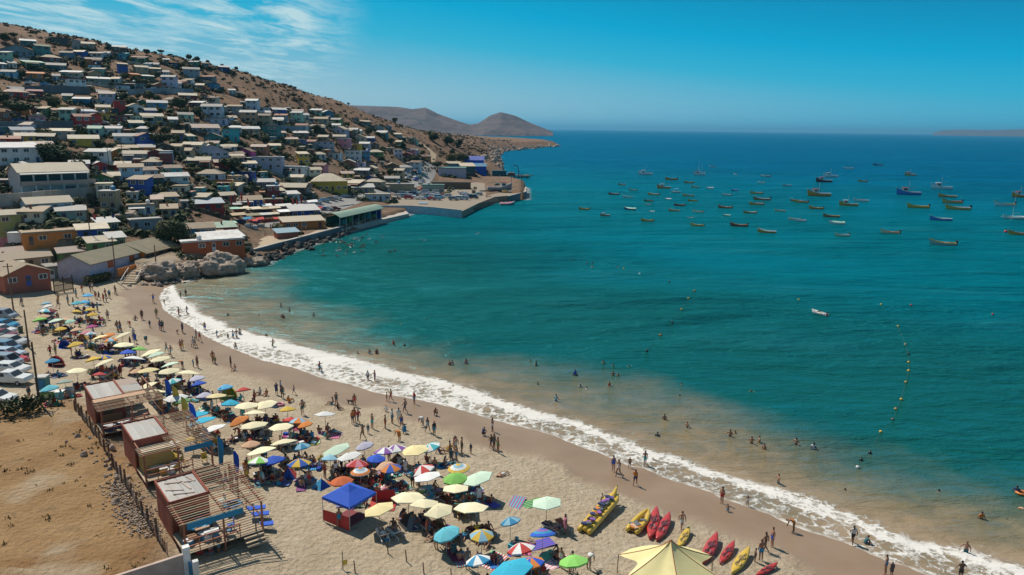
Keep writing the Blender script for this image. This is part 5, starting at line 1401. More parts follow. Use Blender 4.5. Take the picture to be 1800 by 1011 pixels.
    if kind == 'sail':
        for sy in (-.26, .26):
            MB().loft([[(xx, sy+ .02*math.cos(a)*k, .06+.03*math.sin(a)*k) for a in [i*math.pi/3 for i in range(6)]] for xx, k in ((-.4,.3),(-.2,1),(.2,1),(.45,.2))]).build('outrigger', [Mgloss('white', .3)], root)
        for xx in (-.12,.14):
            MB().box(xx-.012,xx+.012,-.26,.26,.09,.11).build('crossbeam', [M('turq', .5)], root)
    return root
def bl(hc, kind, note=''):
    nm = {'skiff':'open fishing boat','row':'rowing boat','trawler':'fishing boat with wheelhouse and mast','motor':'small motorboat','covered':'boat under a cover','canopy':'boat with awning','sail':'sailing trimaran','ketch':'two-masted yacht'}[kind]
    return '%s %s %s' % (cname(hc), nm, note or 'moored in the bay')
T1 = (1000,250)
BOATS1 = [(605,258,115,'trawler','white','paleblue'),(1030,260,95,'ketch','white','cream'),(1135,195,55,'motor','white','grey'),(1315,255,40,'motor','white','cream'),(1555,272,80,'motor','offwhite','orange'),
 (810,298,100,'skiff','orange','brown'),(950,323,75,'skiff','orange','white'),(1000,358,60,'skiff','oliveyellow','brown'),(750,365,110,'trawler','orange','brown'),(845,398,75,'canopy','white','brown'),
 (1115,368,60,'covered','white','white'),(1520,322,60,'motor','white','white'),(1725,345,70,'row','offwhite','cream'),(1250,420,75,'motor','white','brown'),(1315,385,60,'covered','azure','blue'),
 (420,338,40,'skiff','redorange','orange'),(505,382,60,'skiff','mint','green'),(355,415,85,'skiff','red','brown'),(465,437,85,'skiff','white','azure'),(670,418,90,'skiff','mustard','orange'),
 (945,427,92,'skiff','oliveyellow','brown'),(630,468,68,'skiff','green','olive'),(785,453,50,'covered','white','white'),(978,467,75,'skiff','orange','brown'),(1485,408,100,'skiff','mustard','brown'),
 (1525,458,130,'skiff','brown','orange'),(1483,495,120,'skiff','mustard','brown'),(1800,468,90,'skiff','redorange','brown'),(630,497,52,'row','white','paleblue'),(485,535,95,'covered','navy','mint'),
 (875,503,88,'skiff','red','darkbrown'),(833,545,62,'skiff','mustard','brown'),(1020,555,88,'skiff','white','brown'),(1235,522,108,'skiff','brown','redorange'),(1670,547,85,'skiff','cream','orange'),
 (1432,562,110,'skiff','olive','mustard'),(655,552,45,'covered','white','white'),(620,625,52,'skiff','orange','darkteal'),(287,583,78,'trawler','brown','grey'),(122,533,62,'skiff','orange','white'),
 (960,600,52,'motor','white','paleblue'),(1250,583,60,'covered','mint','mint'),(1015,663,105,'skiff','oliveyellow','brown'),(1343,665,135,'skiff','redwood','brown'),(1565,715,142,'skiff','orange','white'),(1785,615,95,'skiff','cream','red')]
T2 = (1400,250)
BOATS2 = [(410,210,75,'motor','white','white'),(645,182,70,'row','navy','grey'),(900,263,92,'trawler','mustard','brown'),(270,275,112,'trawler','white','brown'),(215,315,128,'trawler','maroon','brown'),
 (525,312,70,'skiff','orange','brown'),(175,425,182,'trawler','orange','white'),(885,415,182,'trawler','blue','navy'),(1145,370,158,'trawler','white','navy'),(1195,435,132,'skiff','orange','brown'),
 (510,468,115,'row','white','orange'),(410,502,142,'trawler','orange','brown'),(40,477,100,'skiff','mustard','brown'),(155,528,108,'skiff','orange','brown'),(1230,482,152,'skiff','oliveyellow','orange'),
 (960,520,162,'skiff','mustard','darkbrown'),(1275,532,178,'skiff','mustard','orange'),(1645,503,162,'skiff','white','navy'),(1770,435,150,'trawler','orange','red'),(275,593,128,'skiff','brown','redorange'),
 (30,625,85,'skiff','white','brown'),(320,648,120,'covered','white','mint'),(1140,618,162,'skiff','blue','white'),(360,743,122,'skiff','cream','navy'),(740,722,142,'skiff','cream','white'),
 (1155,812,192,'skiff','greywhite','grey'),(1720,605,180,'sail','white','white'),(1765,732,160,'skiff','orange','red')]
for (ox, oy), rows in ((T1, BOATS1), (T2, BOATS2)):
    for zx, zy, zl, kind, hc, ic in rows:
        boat(ox+zx/4.5, oy+zy/4.5, zl/4.5, kind, hc, ic, bl(hc, kind), extra={'canopy':'skyblue','covered':ic}.get(kind), ang=(1.9 if zl < 52 and kind == 'motor' else None))
boat(1440, 552, 32, 'motor', 'white', 'white', 'lone white motorboat moored closest to the beach', ang=2.05)
boat(*B(B2,980,668), 31, 'canopy', 'white', 'grey', 'white launch with blue awning moored at the quay wall', ang=0.05, extra='sky')
boat(*B(B2,645,785), 11, 'row', 'white', 'grey', 'small white boat tied to the pier tip', ang=1.2)
boat(*B(B2,20,935), 14, 'row', 'greywhite', 'paleblue', 'small pale boat below the green shed', ang=.4)
boat(*B(B3,1020,745), 27, 'covered', 'slate', 'white', 'dark barge with pale load at the pier head', ang=.3, extra='pink')
boat(*B(B3,1215,405), 18, 'skiff', 'slate', 'grey', 'dark work boat at the far jetty', ang=.1)
boat(*B(B3,1315,395), 7, 'row', 'navy', 'navy', 'tiny navy boat beyond the far jetty', ang=.1)
# boats hauled out on the quay
def on_quay(zx, zy, L, kind, hc, ic, label, ang):
    P = hit(*B(B3, zx, zy)); P.z = max(P.z, QZ); boat(0, 0, L, kind, hc, ic, label, ang, z=P.z + .35, P=P)
on_quay(930, 575, 44, 'trawler', 'slate', 'grey', 'large dark hull hauled out on the quay', .12)
on_quay(490, 610, 15, 'motor', 'white', 'paleblue', 'white motorboat hauled out behind parked cars', .2)
on_quay(740, 590, 15, 'row', 'greywhite', 'grey', 'pale rowing boat on the quay', .15)
on_quay(1030, 600, 22, 'row', 'mustard', 'brown', 'yellowish boat lying on the pier head', .2)

# ------------------------------------------------------------------ far jetty, crane and masts
def jetty():
    a, b = flat_hit(862, 309.5, 1.2), flat_hit(932, 310, 1.2); d = b-a; L = d.length; rz = math.atan2(d.y, d.x)
    root = thing('jetty', 'dark wooden jetty beyond the harbour with a curved crane', 'jetty', (a.x, a.y, 0), rz)
    MB().box(0, L, 0, 9, 1.0, 1.5).build('deck', [M('darkbrown', .9, 'wood')], root)
    for i in range(9):
        for y in (.6, 8.4):
            MB().cyl((L*(i+.5)/9, y, -3), (L*(i+.5)/9, y, 1.0), .3, .3, 6).build('pile', [M('darkbrown', .9)], root)
    MB().box(L*.05, L*.4, 2, 8, 1.503, 4.8).build('shed', [M('darkteal', .85)], root)
    MB().box(L*.45, L*.62, 2, 7, 1.503, 3.4).build('stack', [M('brown', .85)], root)
    pts = [(L*.72, 4, 1.5), (L*.72, 4, 5.0), (L*.70, 4, 7.0), (L*.65, 4, 8.2), (L*.58, 4, 8.3)]
    MB().tube(pts, .35).build('crane', [M('slate', .6)], root)
jetty()

# ------------------------------------------------------------------ buoys
_buoy = MB().blob((0,0,.12),.32,.32,.32,10,7).mesh('buoy', True)
_buoytop = MB().cyl((0,0,.38),(0,0,.62),.07,.05,6).mesh('top')
def buoy(x, y, c, s=1.0, where='in the swimming line'):
    P = flat_hit(x, y, .1)
    root = thing('buoy', '%s float %s' % (cname(c), where), 'buoy', (P.x, P.y, 0), 0, 'floats of the swimming lines', s*.62)
    link('float', _buoy, [Mgloss(c, .4)], root); link('eye', _buoytop, [M('black', .5)], root)
def zb(zx, zy): return 1000 + zx/2.25, 440 + zy/2.25
for zx, zy, c in [(15,37,'black'),(73,52,'black'),(95,50,'black'),(92,66,'orange'),(217,72,'yellow'),(280,92,'white'),(397,125,'black'),(497,160,'orange'),(473,190,'yellow'),(446,233,'yellow'),(409,285,'black'),(362,335,'orange'),(308,398,'black')]:
    buoy(*zb(zx, zy), c, 1.15, 'in the left swimming line')
for zx, zy, c in [(1302,300,'yellow'),(1331,372,'mustard'),(1344,410,'black'),(1344,442,'yellow'),(1344,476,'yellow'),(1333,521,'mustard'),(1315,589,'yellow'),(1293,627,'mustard'),(1281,668,'darkgrey'),(1234,717,'yellow'),(1191,800,'black'),(1156,827,'black'),(1143,857,'white')]:
    buoy(*zb(zx, zy), c, 1.0, 'in the right swimming line')
for zx, zy, c in [(909,195,'yellow'),(1235,214,'yellow'),(1354,217,'red'),(1677,253,'red')]:
    buoy(*zb(zx, zy), c, 1.1, 'drifting alone in open water')
buoy(1768, 408, 'red', 3.0, 'beside the boats at right')
def rope(pts, label):
    P = [flat_hit(*zb(*p), .04) for p in pts]; mb = MB(); mb.tube([(p.x, p.y, .01) for p in P], .014, 4)
    tag(mb.build('float_rope', [M('darkteal', .8)]), label, 'rope')
rope([(497,160),(473,190),(446,233),(409,285),(362,335),(308,398)], 'rope joining the floats of the left swimming line')
rope([(1302,300),(1331,372),(1344,410),(1344,476),(1333,521),(1315,589),(1281,668),(1234,717),(1191,800),(1156,827)], 'rope joining the floats of the right swimming line')

# ------------------------------------------------------------------ sea birds
_bird_sit = MB().blob((0,0,.08),.34,.13,.14,8,6).blob((.30,0,.25),.10,.08,.09,6,5).mesh('seabird', True)
_bird_fly = MB().blob((0,0,0),.36,.10,.09,8,6).add([(.12,0,.03),(-.14,0,.03),(-.06,.5,.22),(.1,.55,.22),(-.12,1.1,.06),(-.02,1.1,.06)], [(0,1,2,3),(3,2,4,5)]).add([(.12,0,.03),(-.14,0,.03),(-.06,-.5,.22),(.1,-.55,.22),(-.12,-1.1,.06),(-.02,-1.1,.06)], [(0,3,2,1),(3,5,4,2)]).mesh('seabird')
for k in range(46):
    x = rb.gauss(612, 26); y = 440 - (x-560)*.10 + rb.gauss(0, 9)
    P = flat_hit(x, y, 0.0)
    c = rb.choice(['brown','brown','white','greywhite','darkbrown'])
    o = link('seabird', _bird_sit, [M(c, .8)], None, (P.x, P.y, .02), rb.uniform(0, 6.3), 1.5)
    tag(o, '%s sea bird floating off the sea wall' % cname(c), 'bird', 'sea birds off the sea wall')
for x, y, z, s in [(745,423,5,1.3),(840,411,5,1.1),(672,417,6,1.1),(1085,470,6,.9),(621,419,4,1.2),(604,405,3,1.2)]:
    P = flat_hit(x, y, z)
    tag(link('seabird', _bird_fly, [M('slate', .8)], None, P, rot=(rb.uniform(-.4,.4), 0, rb.uniform(0, 6.3)), scale=s), 'dark sea bird flying low over the bay', 'bird', 'flying sea birds')

# ------------------------------------------------------------------ cars
def car_meshes(kind):
    L, W = 4.3, 1.72
    prof = {'hatch': [(-2.1,.45),(-2.12,.85),(-1.95,1.0),(-1.55,1.42),(.25,1.45),(1.0,.98),(1.95,.82),(2.12,.6),(2.1,.35),(-2.05,.35)],
            'van': [(-2.1,.45),(-2.15,1.0),(-2.05,1.75),(.9,1.78),(1.6,1.05),(2.1,.9),(2.15,.4),(-2.05,.35)],
            'pickup': [(-2.5,.5),(-2.52,1.0),(-.75,1.0),(-.7,1.62),(.55,1.64),(1.15,1.08),(2.3,1.0),(2.42,.7),(2.4,.42),(-2.45,.42)]}[kind]
    mb = MB(); n = len(prof)
    side = lambda y, k: [(x, y*(k if z > 1.1 else 1), z) for x, z in prof]
    mb.add(side(-W/2, .84) + side(W/2, .84), [tuple(range(n)), tuple(range(2*n-1, n-1, -1))] + [(i, n+i, n+(i+1) % n, (i+1) % n) for i in range(n)])
    body = mb.mesh('body')
    bm = bmesh.new(); bm.from_mesh(body); bmesh.ops.recalc_face_normals(bm, faces=bm.faces); bm.to_mesh(body); bm.free()
    g = MB(); yw = W/2*.86+.06
    if kind == 'hatch':
        wins = [(-1.5,-.55,1.0,1.36),(-.48,.3,1.0,1.38)]; ws = ((.34,1.40),(1.0,1.02)); rs = ((-1.62,1.36),(-1.93,1.04))
    elif kind == 'van':
        wins = [(-1.9,-.6,1.15,1.62),(-.5,.8,1.15,1.62)]; ws = ((.95,1.72),(1.55,1.1)); rs = ((-2.1,1.62),(-2.16,1.12))
    else:
        wins = [(-.62,-.05,1.1,1.52),(.02,.6,1.1,1.52)]; ws = ((.62,1.58),(1.14,1.12)); rs = ((-.76,1.55),(-.78,1.12))
    for x0, x1, z0, z1 in wins:
        for s in (-1, 1):
            y0, y1 = s*(W/2*.965+.015), s*(W/2*.86+.012)
            g.add([(x0,y0,z0),(x1,y0,z0),(x1-.06,y1,z1),(x0+.06,y1,z1)], [(0,1,2,3) if s < 0 else (3,2,1,0)])
    for (xa, za), (xb, zb_) in (ws, rs):
        k = .02 if xb > 0 else -.02
        g.add([(xa+k,-W*.38,za+.01),(xa+k,W*.38,za+.01),(xb+k,W*.41,zb_+.02),(xb+k,-W*.41,zb_+.02)], [(0,1,2,3)])
    if kind == 'pickup':
        pass
    return body, g.mesh('windows')
CARS = {k: car_meshes(k) for k in ('hatch', 'van', 'pickup')}
_wheel = MB().cyl((0,-.1,0),(0,.1,0),.32,.32,14).cyl((0,-.12,0),(0,.12,0),.17,.17,10,1).mesh('wheel')
_lamp = MB().box(-.04,.04,-.16,.16,-.07,.07).mesh('lamp')
def car(P, rz, kind, c, label):
    root = thing('parked_car' if kind != 'pickup' else 'parked_pickup', label, 'car' if kind != 'pickup' else 'pickup', P, rz, 'parked cars')
    b, g = CARS[kind]
    link('body', b, [Mgloss(c, .28)], root); link('windows', g, [Mglass()], root)
    wb = 1.3 if kind != 'pickup' else 1.5
    for x in (-wb, wb):
        for y in (-.78, .78):
            link('wheel', _wheel, [M('black', .8), M('greywhite', .4)], root, (x, y, .32))
    fx = 2.1 if kind != 'pickup' else 2.41
    for y in (-.6, .6):
        link('headlight', _lamp, [M('white', .2)], root, (fx, y, .66)); link('tail_light', _lamp, [M('red', .3)], root, (-fx-.02, y, .8))
    if kind == 'pickup':
        MB().box(-2.4,-.85,-.70,.70,.98,1.012).build('load_bed', [M('darkgrey', .8)], root)
rc = random.Random(9)
def zcar(zx, zy): return zx/4.2125, 500 + zy/4.2125
for zx, zy, k, c in [(20,262,'van','bluegrey'),(30,330,'hatch','azure'),(10,372,'hatch','white'),(15,405,'hatch','maroon'),(5,445,'hatch','slate'),(95,455,'hatch','greywhite'),(40,478,'hatch','grey'),(35,512,'van','steelblue'),(60,545,'hatch','paleblue'),
                     (80,590,'hatch','red'),(40,615,'van','bluegrey'),(90,660,'hatch','white'),(80,735,'pickup','white'),(-25,880,'hatch','white')]:
    P = hit(*zcar(zx, zy)); car(P, rc.uniform(-.06,.06) - .08, k, c, '%s %s in the row parked left of the beach' % (cname(c), {'hatch':'hatchback','van':'van','pickup':'pickup'}[k]))
for zx, zy, c in [(650,545,'maroon'),(690,515,'white'),(760,525,'skyblue'),(830,520,'white'),(880,480,'white'),(935,500,'greywhite'),(945,440,'red'),(1000,515,'white'),(1050,500,'lavender'),(940,550,'white'),(1075,558,'red'),
                  (1160,540,'skyblue'),(1150,505,'white'),(1215,515,'red'),(1400,552,'white'),(1455,555,'paleblue'),(1510,520,'maroon'),(1570,540,'black'),(730,495,'bluegrey'),(800,490,'white'),(860,505,'navy'),(905,470,'grey'),(970,465,'white'),(1040,465,'slate'),(1090,520,'white'),(1240,490,'mustard'),(1330,560,'grey'),(1250,530,'white'),(1130,560,'bluegrey'),(1000,545,'azure'),(870,545,'white'),(800,545,'red'),(1480,500,'white'),(1620,500,'grey'),(1010,480,'paleblue'),(1100,480,'white')]:
    P = hit(*B(B2, zx, zy)); P.z = max(P.z, QZ+.01); car(P, rc.uniform(-.3,.3) + rc.choice([0, math.pi]), rc.choice(['hatch','hatch','van']), c, '%s car in the harbour car park' % cname(c))
for zx, zy, c in [(770,262,'white'),(810,275,'white'),(910,240,'azure'),(890,290,'paleblue'),(935,290,'green'),(990,262,'mint'),(960,335,'bluegrey'),(880,320,'blue'),(940,362,'white'),(780,305,'white')]:
    P = hit(*B(B2, zx, zy)); car(P, 1.2 + rc.uniform(-.3,.3), 'hatch', c, '%s car on the road above the harbour' % cname(c))
for zx, zy, c in [(900,210,'white'),(980,205,'bluegrey'),(1060,190,'paleblue'),(1150,168,'skyblue'),(1230,148,'grey'),(1300,140,'white'),(1400,118,'bluegrey'),(1485,105,'black'),(1180,268,'white'),(1100,262,'blue'),(1275,268,'maroon')]:
    P = hit(*B(B1, zx, zy)); P.z = max(P.z, 2.1); car(P, .45 + rc.uniform(-.1,.1), 'hatch', c, '%s car parked along the harbour street' % cname(c))
for (ox, oy), zx, zy, c in [((0,165),270,412,'navy'),((0,165),520,412,'white'),((0,165),1130,425,'paleblue'),((0,165),1460,440,'white'),((200,60),590,800,'paleblue'),((0,50),430,800,'white'),((0,50),640,820,'azure'),((0,50),900,830,'white'),((130,260),1110,365,'slate'),((0,50),340,470,'lavender')]:
    P = hit(ox+zx/8, oy+zy/8); P.z += .3; car(P, rc.uniform(-.2,.2), 'hatch', c, '%s car parked on a hillside road' % cname(c))

# ------------------------------------------------------------------ beach kiosks on decks
PLANK = M('redwood', .85, 'wood'); DECK = M('sandstone', .85, 'wood'); RAIL = M('brick', .8, 'wood'); ROOFW = M('greywhite', .6, 'roof')
def kiosk(c0, Lu, label, style):
    g = 2.75
    rz = R(-51.5)
    root = thing('beach_kiosk', label, 'kiosk', (c0[0], c0[1], g), rz, 'wooden beach kiosks')
    F, S, W, zd, zt = 3.5, 2.9, 2.8, .45, 3.0
    X1, Y1 = Lu + F, W + S
    def part(name, mb, mat): return mb.build(name, [mat] if not isinstance(mat, list) else mat, root)
    # walls of upright boards
    n = int(Lu/.42)
    for i in range(n):
        a, b = Lu*i/n + .008, Lu*(i+1)/n - .008
        part('wall_board', MB().box(a, b, 0, .06, -.6, zt), PLANK)
        if i % 2 == 0: part('wall_board', MB().box(a, min(b + Lu/n, Lu-.01), W-.06, W, zd, zt), PLANK)
    for i in range(6):
        a, b = W*i/6 + .008, W*(i+1)/6 - .008
        part('wall_board', MB().box(Lu-.05, Lu+.01, max(a,.07), min(b, W-.07), zd, zt), PLANK)
        part('wall_board', MB().box(-.01, .05, max(a,.07), min(b, W-.07), -.6, zt), PLANK)
    rf = part('roof', MB().box(.07, Lu-.07, .07, W-.07, zt-.25, zt-.16), ROOFW)
    for i in range(4):
        MB().box(.12, Lu-.12, W*(i+.06)/4+.03, W*(i+.94)/4-.03, zt-.155, zt-.135).build('roof_sheet', [ROOFW], rf)
    for a, b, c, d in ((-.05,Lu+.05,-.06,.0),(-.05,Lu+.05,W,W+.06)):
        part('roof_rim', MB().box(a,b,c,d,zt-.22,zt+.08), PLANK)
    # deck boards and joists
    nd_ = int((X1)/.30)
    for i in range(nd_):
        a, b = X1*i/nd_ + .012, X1*(i+1)/nd_ - .012
        y0 = W + .02 if b < Lu + .1 else 0.0
        part('deck_board', MB().box(a, b, y0, Y1, zd-.06, zd), DECK)
    for y in (.1, W, Y1-.1):
        part('joist', MB().box(0, X1, y-.06, y+.06, zd-.3, zd-.063), PLANK)
    # posts and pergola
    for x, y in ((X1-.1,.1),(X1-.1,W),(X1-.1,Y1-.1),(Lu*.5,Y1-.1),(.1,Y1-.1),(Lu+.1,.05)):
        part('post', MB().box(x-.06,x+.06,y-.06,y+.06,-.7,2.78), RAIL)
    for y in (.05, W+.1, Y1-.1):
        part('beam', MB().box(Lu*.0 if y > W else Lu, X1, y-.05, y+.05, 2.70, 2.84), RAIL)
    ns = int((X1+.3)/.34)
    for i in range(ns):
        x = -.1 + (X1+.2)*i/(ns-1)
        if style == 'a' and x < Lu*.85: continue
        if style == 'b' and Lu < x < Lu + 1.5: y0 = W*.8
        else: y0 = -.25 if x > Lu + .1 else W + .07
        part('slat', MB().beam((x, y0, 2.875), (x, Y1+.25, 2.875 + .02*math.sin(i*1.7)), .07, .05), M('tan', .8, 'wood') if i % 3 else RAIL)
    # railing at the front
    for i in range(5):
        y = .1 + (Y1-1.9)*i/4
        part('baluster', MB().box(X1-.09,X1-.03,y-.03,y+.03,zd,zd+1.0), RAIL)
    for z in (zd+.5, zd+1.0):
        part('rail', MB().box(X1-.10,X1-.02,0,Y1-1.7,z-.04,z+.04), RAIL)
    for i in range(5):
        x = .5 + (X1-1)*i/4
        part('baluster', MB().box(x-.03,x+.03,Y1-.09,Y1-.03,zd,zd+.9), RAIL)
    part('rail', MB().box(0,X1,Y1-.1,Y1-.02,zd+.86,zd+.93), RAIL)
    for k in range(3):
        part('step', MB().box(X1+.05+.32*k, X1+.34+.32*k, Y1-1.6, Y1-.1, zd-.2-.17*k, zd-.14-.17*k), DECK)
    part('door', MB().box(Lu+.012, Lu+.04, .9, 1.75, zd+.01, zd+1.95), M('brown', .7))
    part('counter', MB().box(Lu+.6, Lu+1.0, .4, 2.3, zd+.003, zd+1.0), M('wood', .7, 'wood'))
    part('serving_hatch', MB().box(Lu*.3, Lu*.8, W+.004, W+.03, zd+.95, zd+1.7), M('darkbrown', .7))
    if style == 'a':
        for i, c in enumerate(('pinkgrey', 'greywhite')):
            part('sheet_roof', MB().add([(Lu*(.02+.42*i),W+.1,2.92),(Lu*(.42+.42*i),W+.1,2.92),(Lu*(.42+.42*i),Y1-.9,2.80),(Lu*(.02+.42*i),Y1-.9,2.80)], [(0,1,2,3)]), M(c, .7, 'roof'))
        part('plank_awning', MB().box(Lu+.1,Lu+1.1,-.1,Y1-1.0,2.93,2.97), M('peach', .8, 'wood'))
    if style == 'b':
        part('bar_front', MB().box(Lu+.25,Lu+1.7,.25,W*.95,zd+.003,zd+1.75), M('mustard', .8, 'wood'))
        part('bar_top', MB().box(Lu+.1,Lu+1.5,.1,W*1.0,zd+1.755,zd+1.83), M('cream', .8, 'wood'))
        part('banner', MB().box(X1+.0,X1+.03,W+.5,Y1,2.3,2.75), M('azure', .8, 'cloth'))
    if style == 'c':
        part('banner', MB().box(X1+.0,X1+.03,.3,W+1.4,2.3,2.75), M('azure', .8, 'cloth'))
        for (a, b, c, d) in ((.7,.5,1.5,2.3),(1.9,.3,2.6,1.4),(1.0,1.6,2.8,1.9),(2.9,.6,3.5,2.0),(.4,2.2,1.6,2.5)):
            part('loose_plank', MB().beam((a,b,zt-.10),(c,d,zt-.10),.14,.05), M('pinkgrey', .8, 'wood'))
        part('bench', MB().box(Lu+1.7,Lu+2.2,.6,2.2,zd+.003,zd+.45), M('wood', .8, 'wood'))
        part('table', MB().box(Lu+1.2,Lu+2.0,1.2,2.2,zd+.7,zd+.76), M('peach', .8, 'wood'))
    return root
KA = kiosk((-45.5,73.8), 5.4, 'farthest wooden beach kiosk with plain pale roof and plank awning', 'a')
KB = kiosk((-36.2,63.7), 4.9, 'middle wooden beach kiosk with yellow bar front', 'b')
KC = kiosk((-27.7,52.5), 4.2, 'nearest wooden beach kiosk with loose planks on its roof', 'c')

# furniture and stored goods on the decks
def deck_goods(root, Lu, seed, what):
    r = random.Random(seed); mw = Matrix.Translation(root.location) @ Matrix.Rotation(root.rotation_euler.z, 4, 'Z')
    for k in range(7):
        x, y = r.uniform(.6, Lu+3.0), r.uniform(3.2, 5.2); p = mw @ Vector((x, y, .455)); c = r.choice(what)
        if k % 2 == 0:
            t = thing('deck_chair', '%s chair on the deck of the %s' % (cname(c), root['label'].split(' with')[0]), 'chair', p, r.uniform(0, 6), 'chairs on the kiosk decks')
            MB().box(-.24,.24,-.24,.24,.40,.45).build('seat', [M(c, .6)], t); MB().box(-.24,.24,.20,.25,.453,.92).build('backrest', [M(c, .6)], t)
            for a in (-.2,.2):
                for b in (-.2,.2): MB().cyl((a,b,0),(a,b,.40),.02,.02,5).build('leg', [M(c, .6)], t)
        else:
            t = thing('deck_table', '%s table on the deck of the %s' % (cname(c), root['label'].split(' with')[0]), 'table', p, r.uniform(0, 6), 'tables on the kiosk decks')
            MB().box(-.42,.42,-.42,.42,.70,.74).build('tabletop', [M(c, .6)], t); MB().cyl((0,0,0),(0,0,.70),.04,.04,6).build('leg', [M('greywhite', .5)], t)
    for k in range(4):
        x, y = Lu + r.uniform(1.9, 3.0), r.uniform(.5, 2.6); p = mw @ Vector((x, y, .455)); c = r.choice(what); s_ = r.uniform(.25, .5)
        t = thing('storage_box', '%s storage box on the deck of the %s' % (cname(c), root['label'].split(' with')[0]), 'box', p, r.uniform(0, 3), 'boxes on the kiosk decks')
        MB().box(-s_,s_,-s_*.7,s_*.7,0,s_*1.1).build('body', [M(c, .7)], t); MB().box(-s_-.02,s_+.02,-s_*.7-.02,s_*.7+.02,s_*1.1+.003,s_*1.1+.05).build('lid', [M('white', .7)], t)
deck_goods(KA, 5.4, 1, ['redwood','white','navy','brown']); deck_goods(KB, 4.9, 2, ['yellow','mustard','white','yellow']); deck_goods(KC, 4.2, 3, ['azure','royal','white','azure'])

# fence of the dirt lot: posts and leaning boards
def lot_fence():
    rf_ = random.Random(6)
    pts = [(-48.0,76.0),(-46.9,74.0),(-40.6,66.9),(-35.4,60.3),(-31.0,54.9),(-27.4,50.4),(-24.3,46.9)]
    root = thing('board_fence', 'rough board fence between the dirt lot and the kiosks', 'fence', (pts[0][0], pts[0][1], 0))
    o = Vector((pts[0][0], pts[0][1], 0))
    for (ax, ay), (bx, by) in zip(pts[:-1], pts[1:]):
        a, b = Vector((ax, ay, 0)), Vector((bx, by, 0)); n = max(2, int((b-a).length/1.7))
        for k in range(n):
            p = a.lerp(b, k/n); q = a.lerp(b, (k+1)/n); z = ground_z(p.x, p.y)
            h = rf_.uniform(1.0, 1.9)
            MB().beam((p.x-o.x, p.y-o.y, z-.5), (p.x-o.x+rf_.uniform(-.1,.1), p.y-o.y+rf_.uniform(-.1,.1), z+h), .12, .12).build('post', [M('brown', .9, 'wood')], root)
            for j in range(5):
                if rf_.random() < .25: continue
                s = p.lerp(q, (j+.5)/5); z2 = ground_z(s.x, s.y); d = (b-a).normalized()*.13; hh = rf_.uniform(.6,1.25)
                mb = MB().add([(s.x-o.x-d.x, s.y-o.y-d.y, z2-.2), (s.x-o.x+d.x, s.y-o.y+d.y, z2-.2), (s.x-o.x+d.x+rf_.uniform(-.1,.1), s.y-o.y+d.y, z2+hh), (s.x-o.x-d.x+rf_.uniform(-.1,.1), s.y-o.y-d.y, z2+hh+rf_.uniform(-.1,.1))], [(0,1,2,3),(3,2,1,0)])
                mb2 = MB().obox((s.x-o.x, s.y-o.y, z2+hh*.5-.1), .24, .03, hh+.2, math.atan2(d.y, d.x))
                mb2.build('board', [M(rf_.choice(['brown','tan','pinkgrey','grey']), .9, 'wood')], root)
lot_fence()
def yard_wall():
    a, b = flat_hit(190, 1016, 4.6), flat_hit(327, 972, 4.6)
    root = thing('yard_wall', 'white plastered wall with stained shaded face at bottom left', 'wall', (a.x, a.y, 0)); d = b-a
    MB().beam((0,0,3.1),(d.x,d.y,3.1),.22,3.0).build('wall', [M('pinkgrey', .9)], root)
    MB().obox((d.x,d.y,3.4),.45,.45,3.4,.6).build('pillar', [M('white', .8)], root)
    e = flat_hit(345, 1008, 3.6) - a
    MB().beam((d.x+.25,d.y-.25,3.0),(e.x,e.y,3.0),.10,2.2).build('gate_panel', [M('azure', .7)], root)
    MB().obox((e.x,e.y,3.1),.35,.35,2.9,.6).build('pillar', [M('white', .8)], root)
yard_wall()
# feather flags beside the kiosks
def zk(zx, zy, ox=130, oy=640, s=5.054): return ox + zx/s, oy + zy/s
for (x, y), c, h in [(zk(830,400),'royal',3.6),(zk(895,455),'yellow',3.4),(zk(975,560),'yellow',3.4),(zk(1045,650),'royal',3.8),(zk(1165,880),'azure',3.6),(zk(1300,1000),'azure',3.8),(zk(760,450),'mustard',2.8)]:
    flag(x, y, c, h)
flag(415, 866, 'royal', 3.9, label='large blue flag beside a group of people near the nearest kiosk')
# loungers: three blue ones beside the nearest kiosk, others under the umbrellas
def lounger_meshes():
    fr = MB()
    for y in (-.3, .3):
        fr.tube([(-.9,y,.28),(-.35,y,.34),(.95,y,.34)], .025, 5)
        for x in (-.7, .7):
            fr.tube([(x-.22,y,0),(x-.12,y,.24),(x+.12,y,.24),(x+.22,y,0)], .022, 5)
    bed = MB().box(-.25,.95,-.29,.29,.345,.42)
    bk = MB().add([(-.26,-.29,.35),(-.26,.29,.35),(-.85,-.29,.78),(-.85,.29,.78),(-.30,-.29,.43),(-.30,.29,.43),(-.90,-.29,.84),(-.90,.29,.84)], [(0,2,3,1),(4,5,7,6),(0,4,6,2),(1,3,7,5),(2,6,7,3),(0,1,5,4)])
    return fr.mesh('frame'), bed.mesh('bed'), bk.mesh('backrest')
LG = lounger_meshes()
def lounger(P, rz, c, fc_, label, flat=False):
    root = thing('lounger', label, 'lounger', P, rz, 'beach loungers')
    link('frame', LG[0], [M(fc_, .5)], root); link('bed', LG[1], [M(c, .7, 'cloth')], root)
    if flat: MB().box(-.95,-.27,-.29,.29,.36,.43).build('headrest', [M(c, .7, 'cloth')], root)
    else: link('backrest', LG[2], [M(c, .7, 'cloth')], root)
for i, (x, y) in enumerate([(446,902),(452,915),(459,931)]):
    P = hit(x, y); lounger(P, .28, 'royal', 'white', 'bright blue lounger %s beside the nearest kiosk' % ('farthest of three','middle of three','nearest of three')[i] if False else ['farthest','middle','nearest'][i] + ' of three bright blue loungers beside the kiosk deck', True)

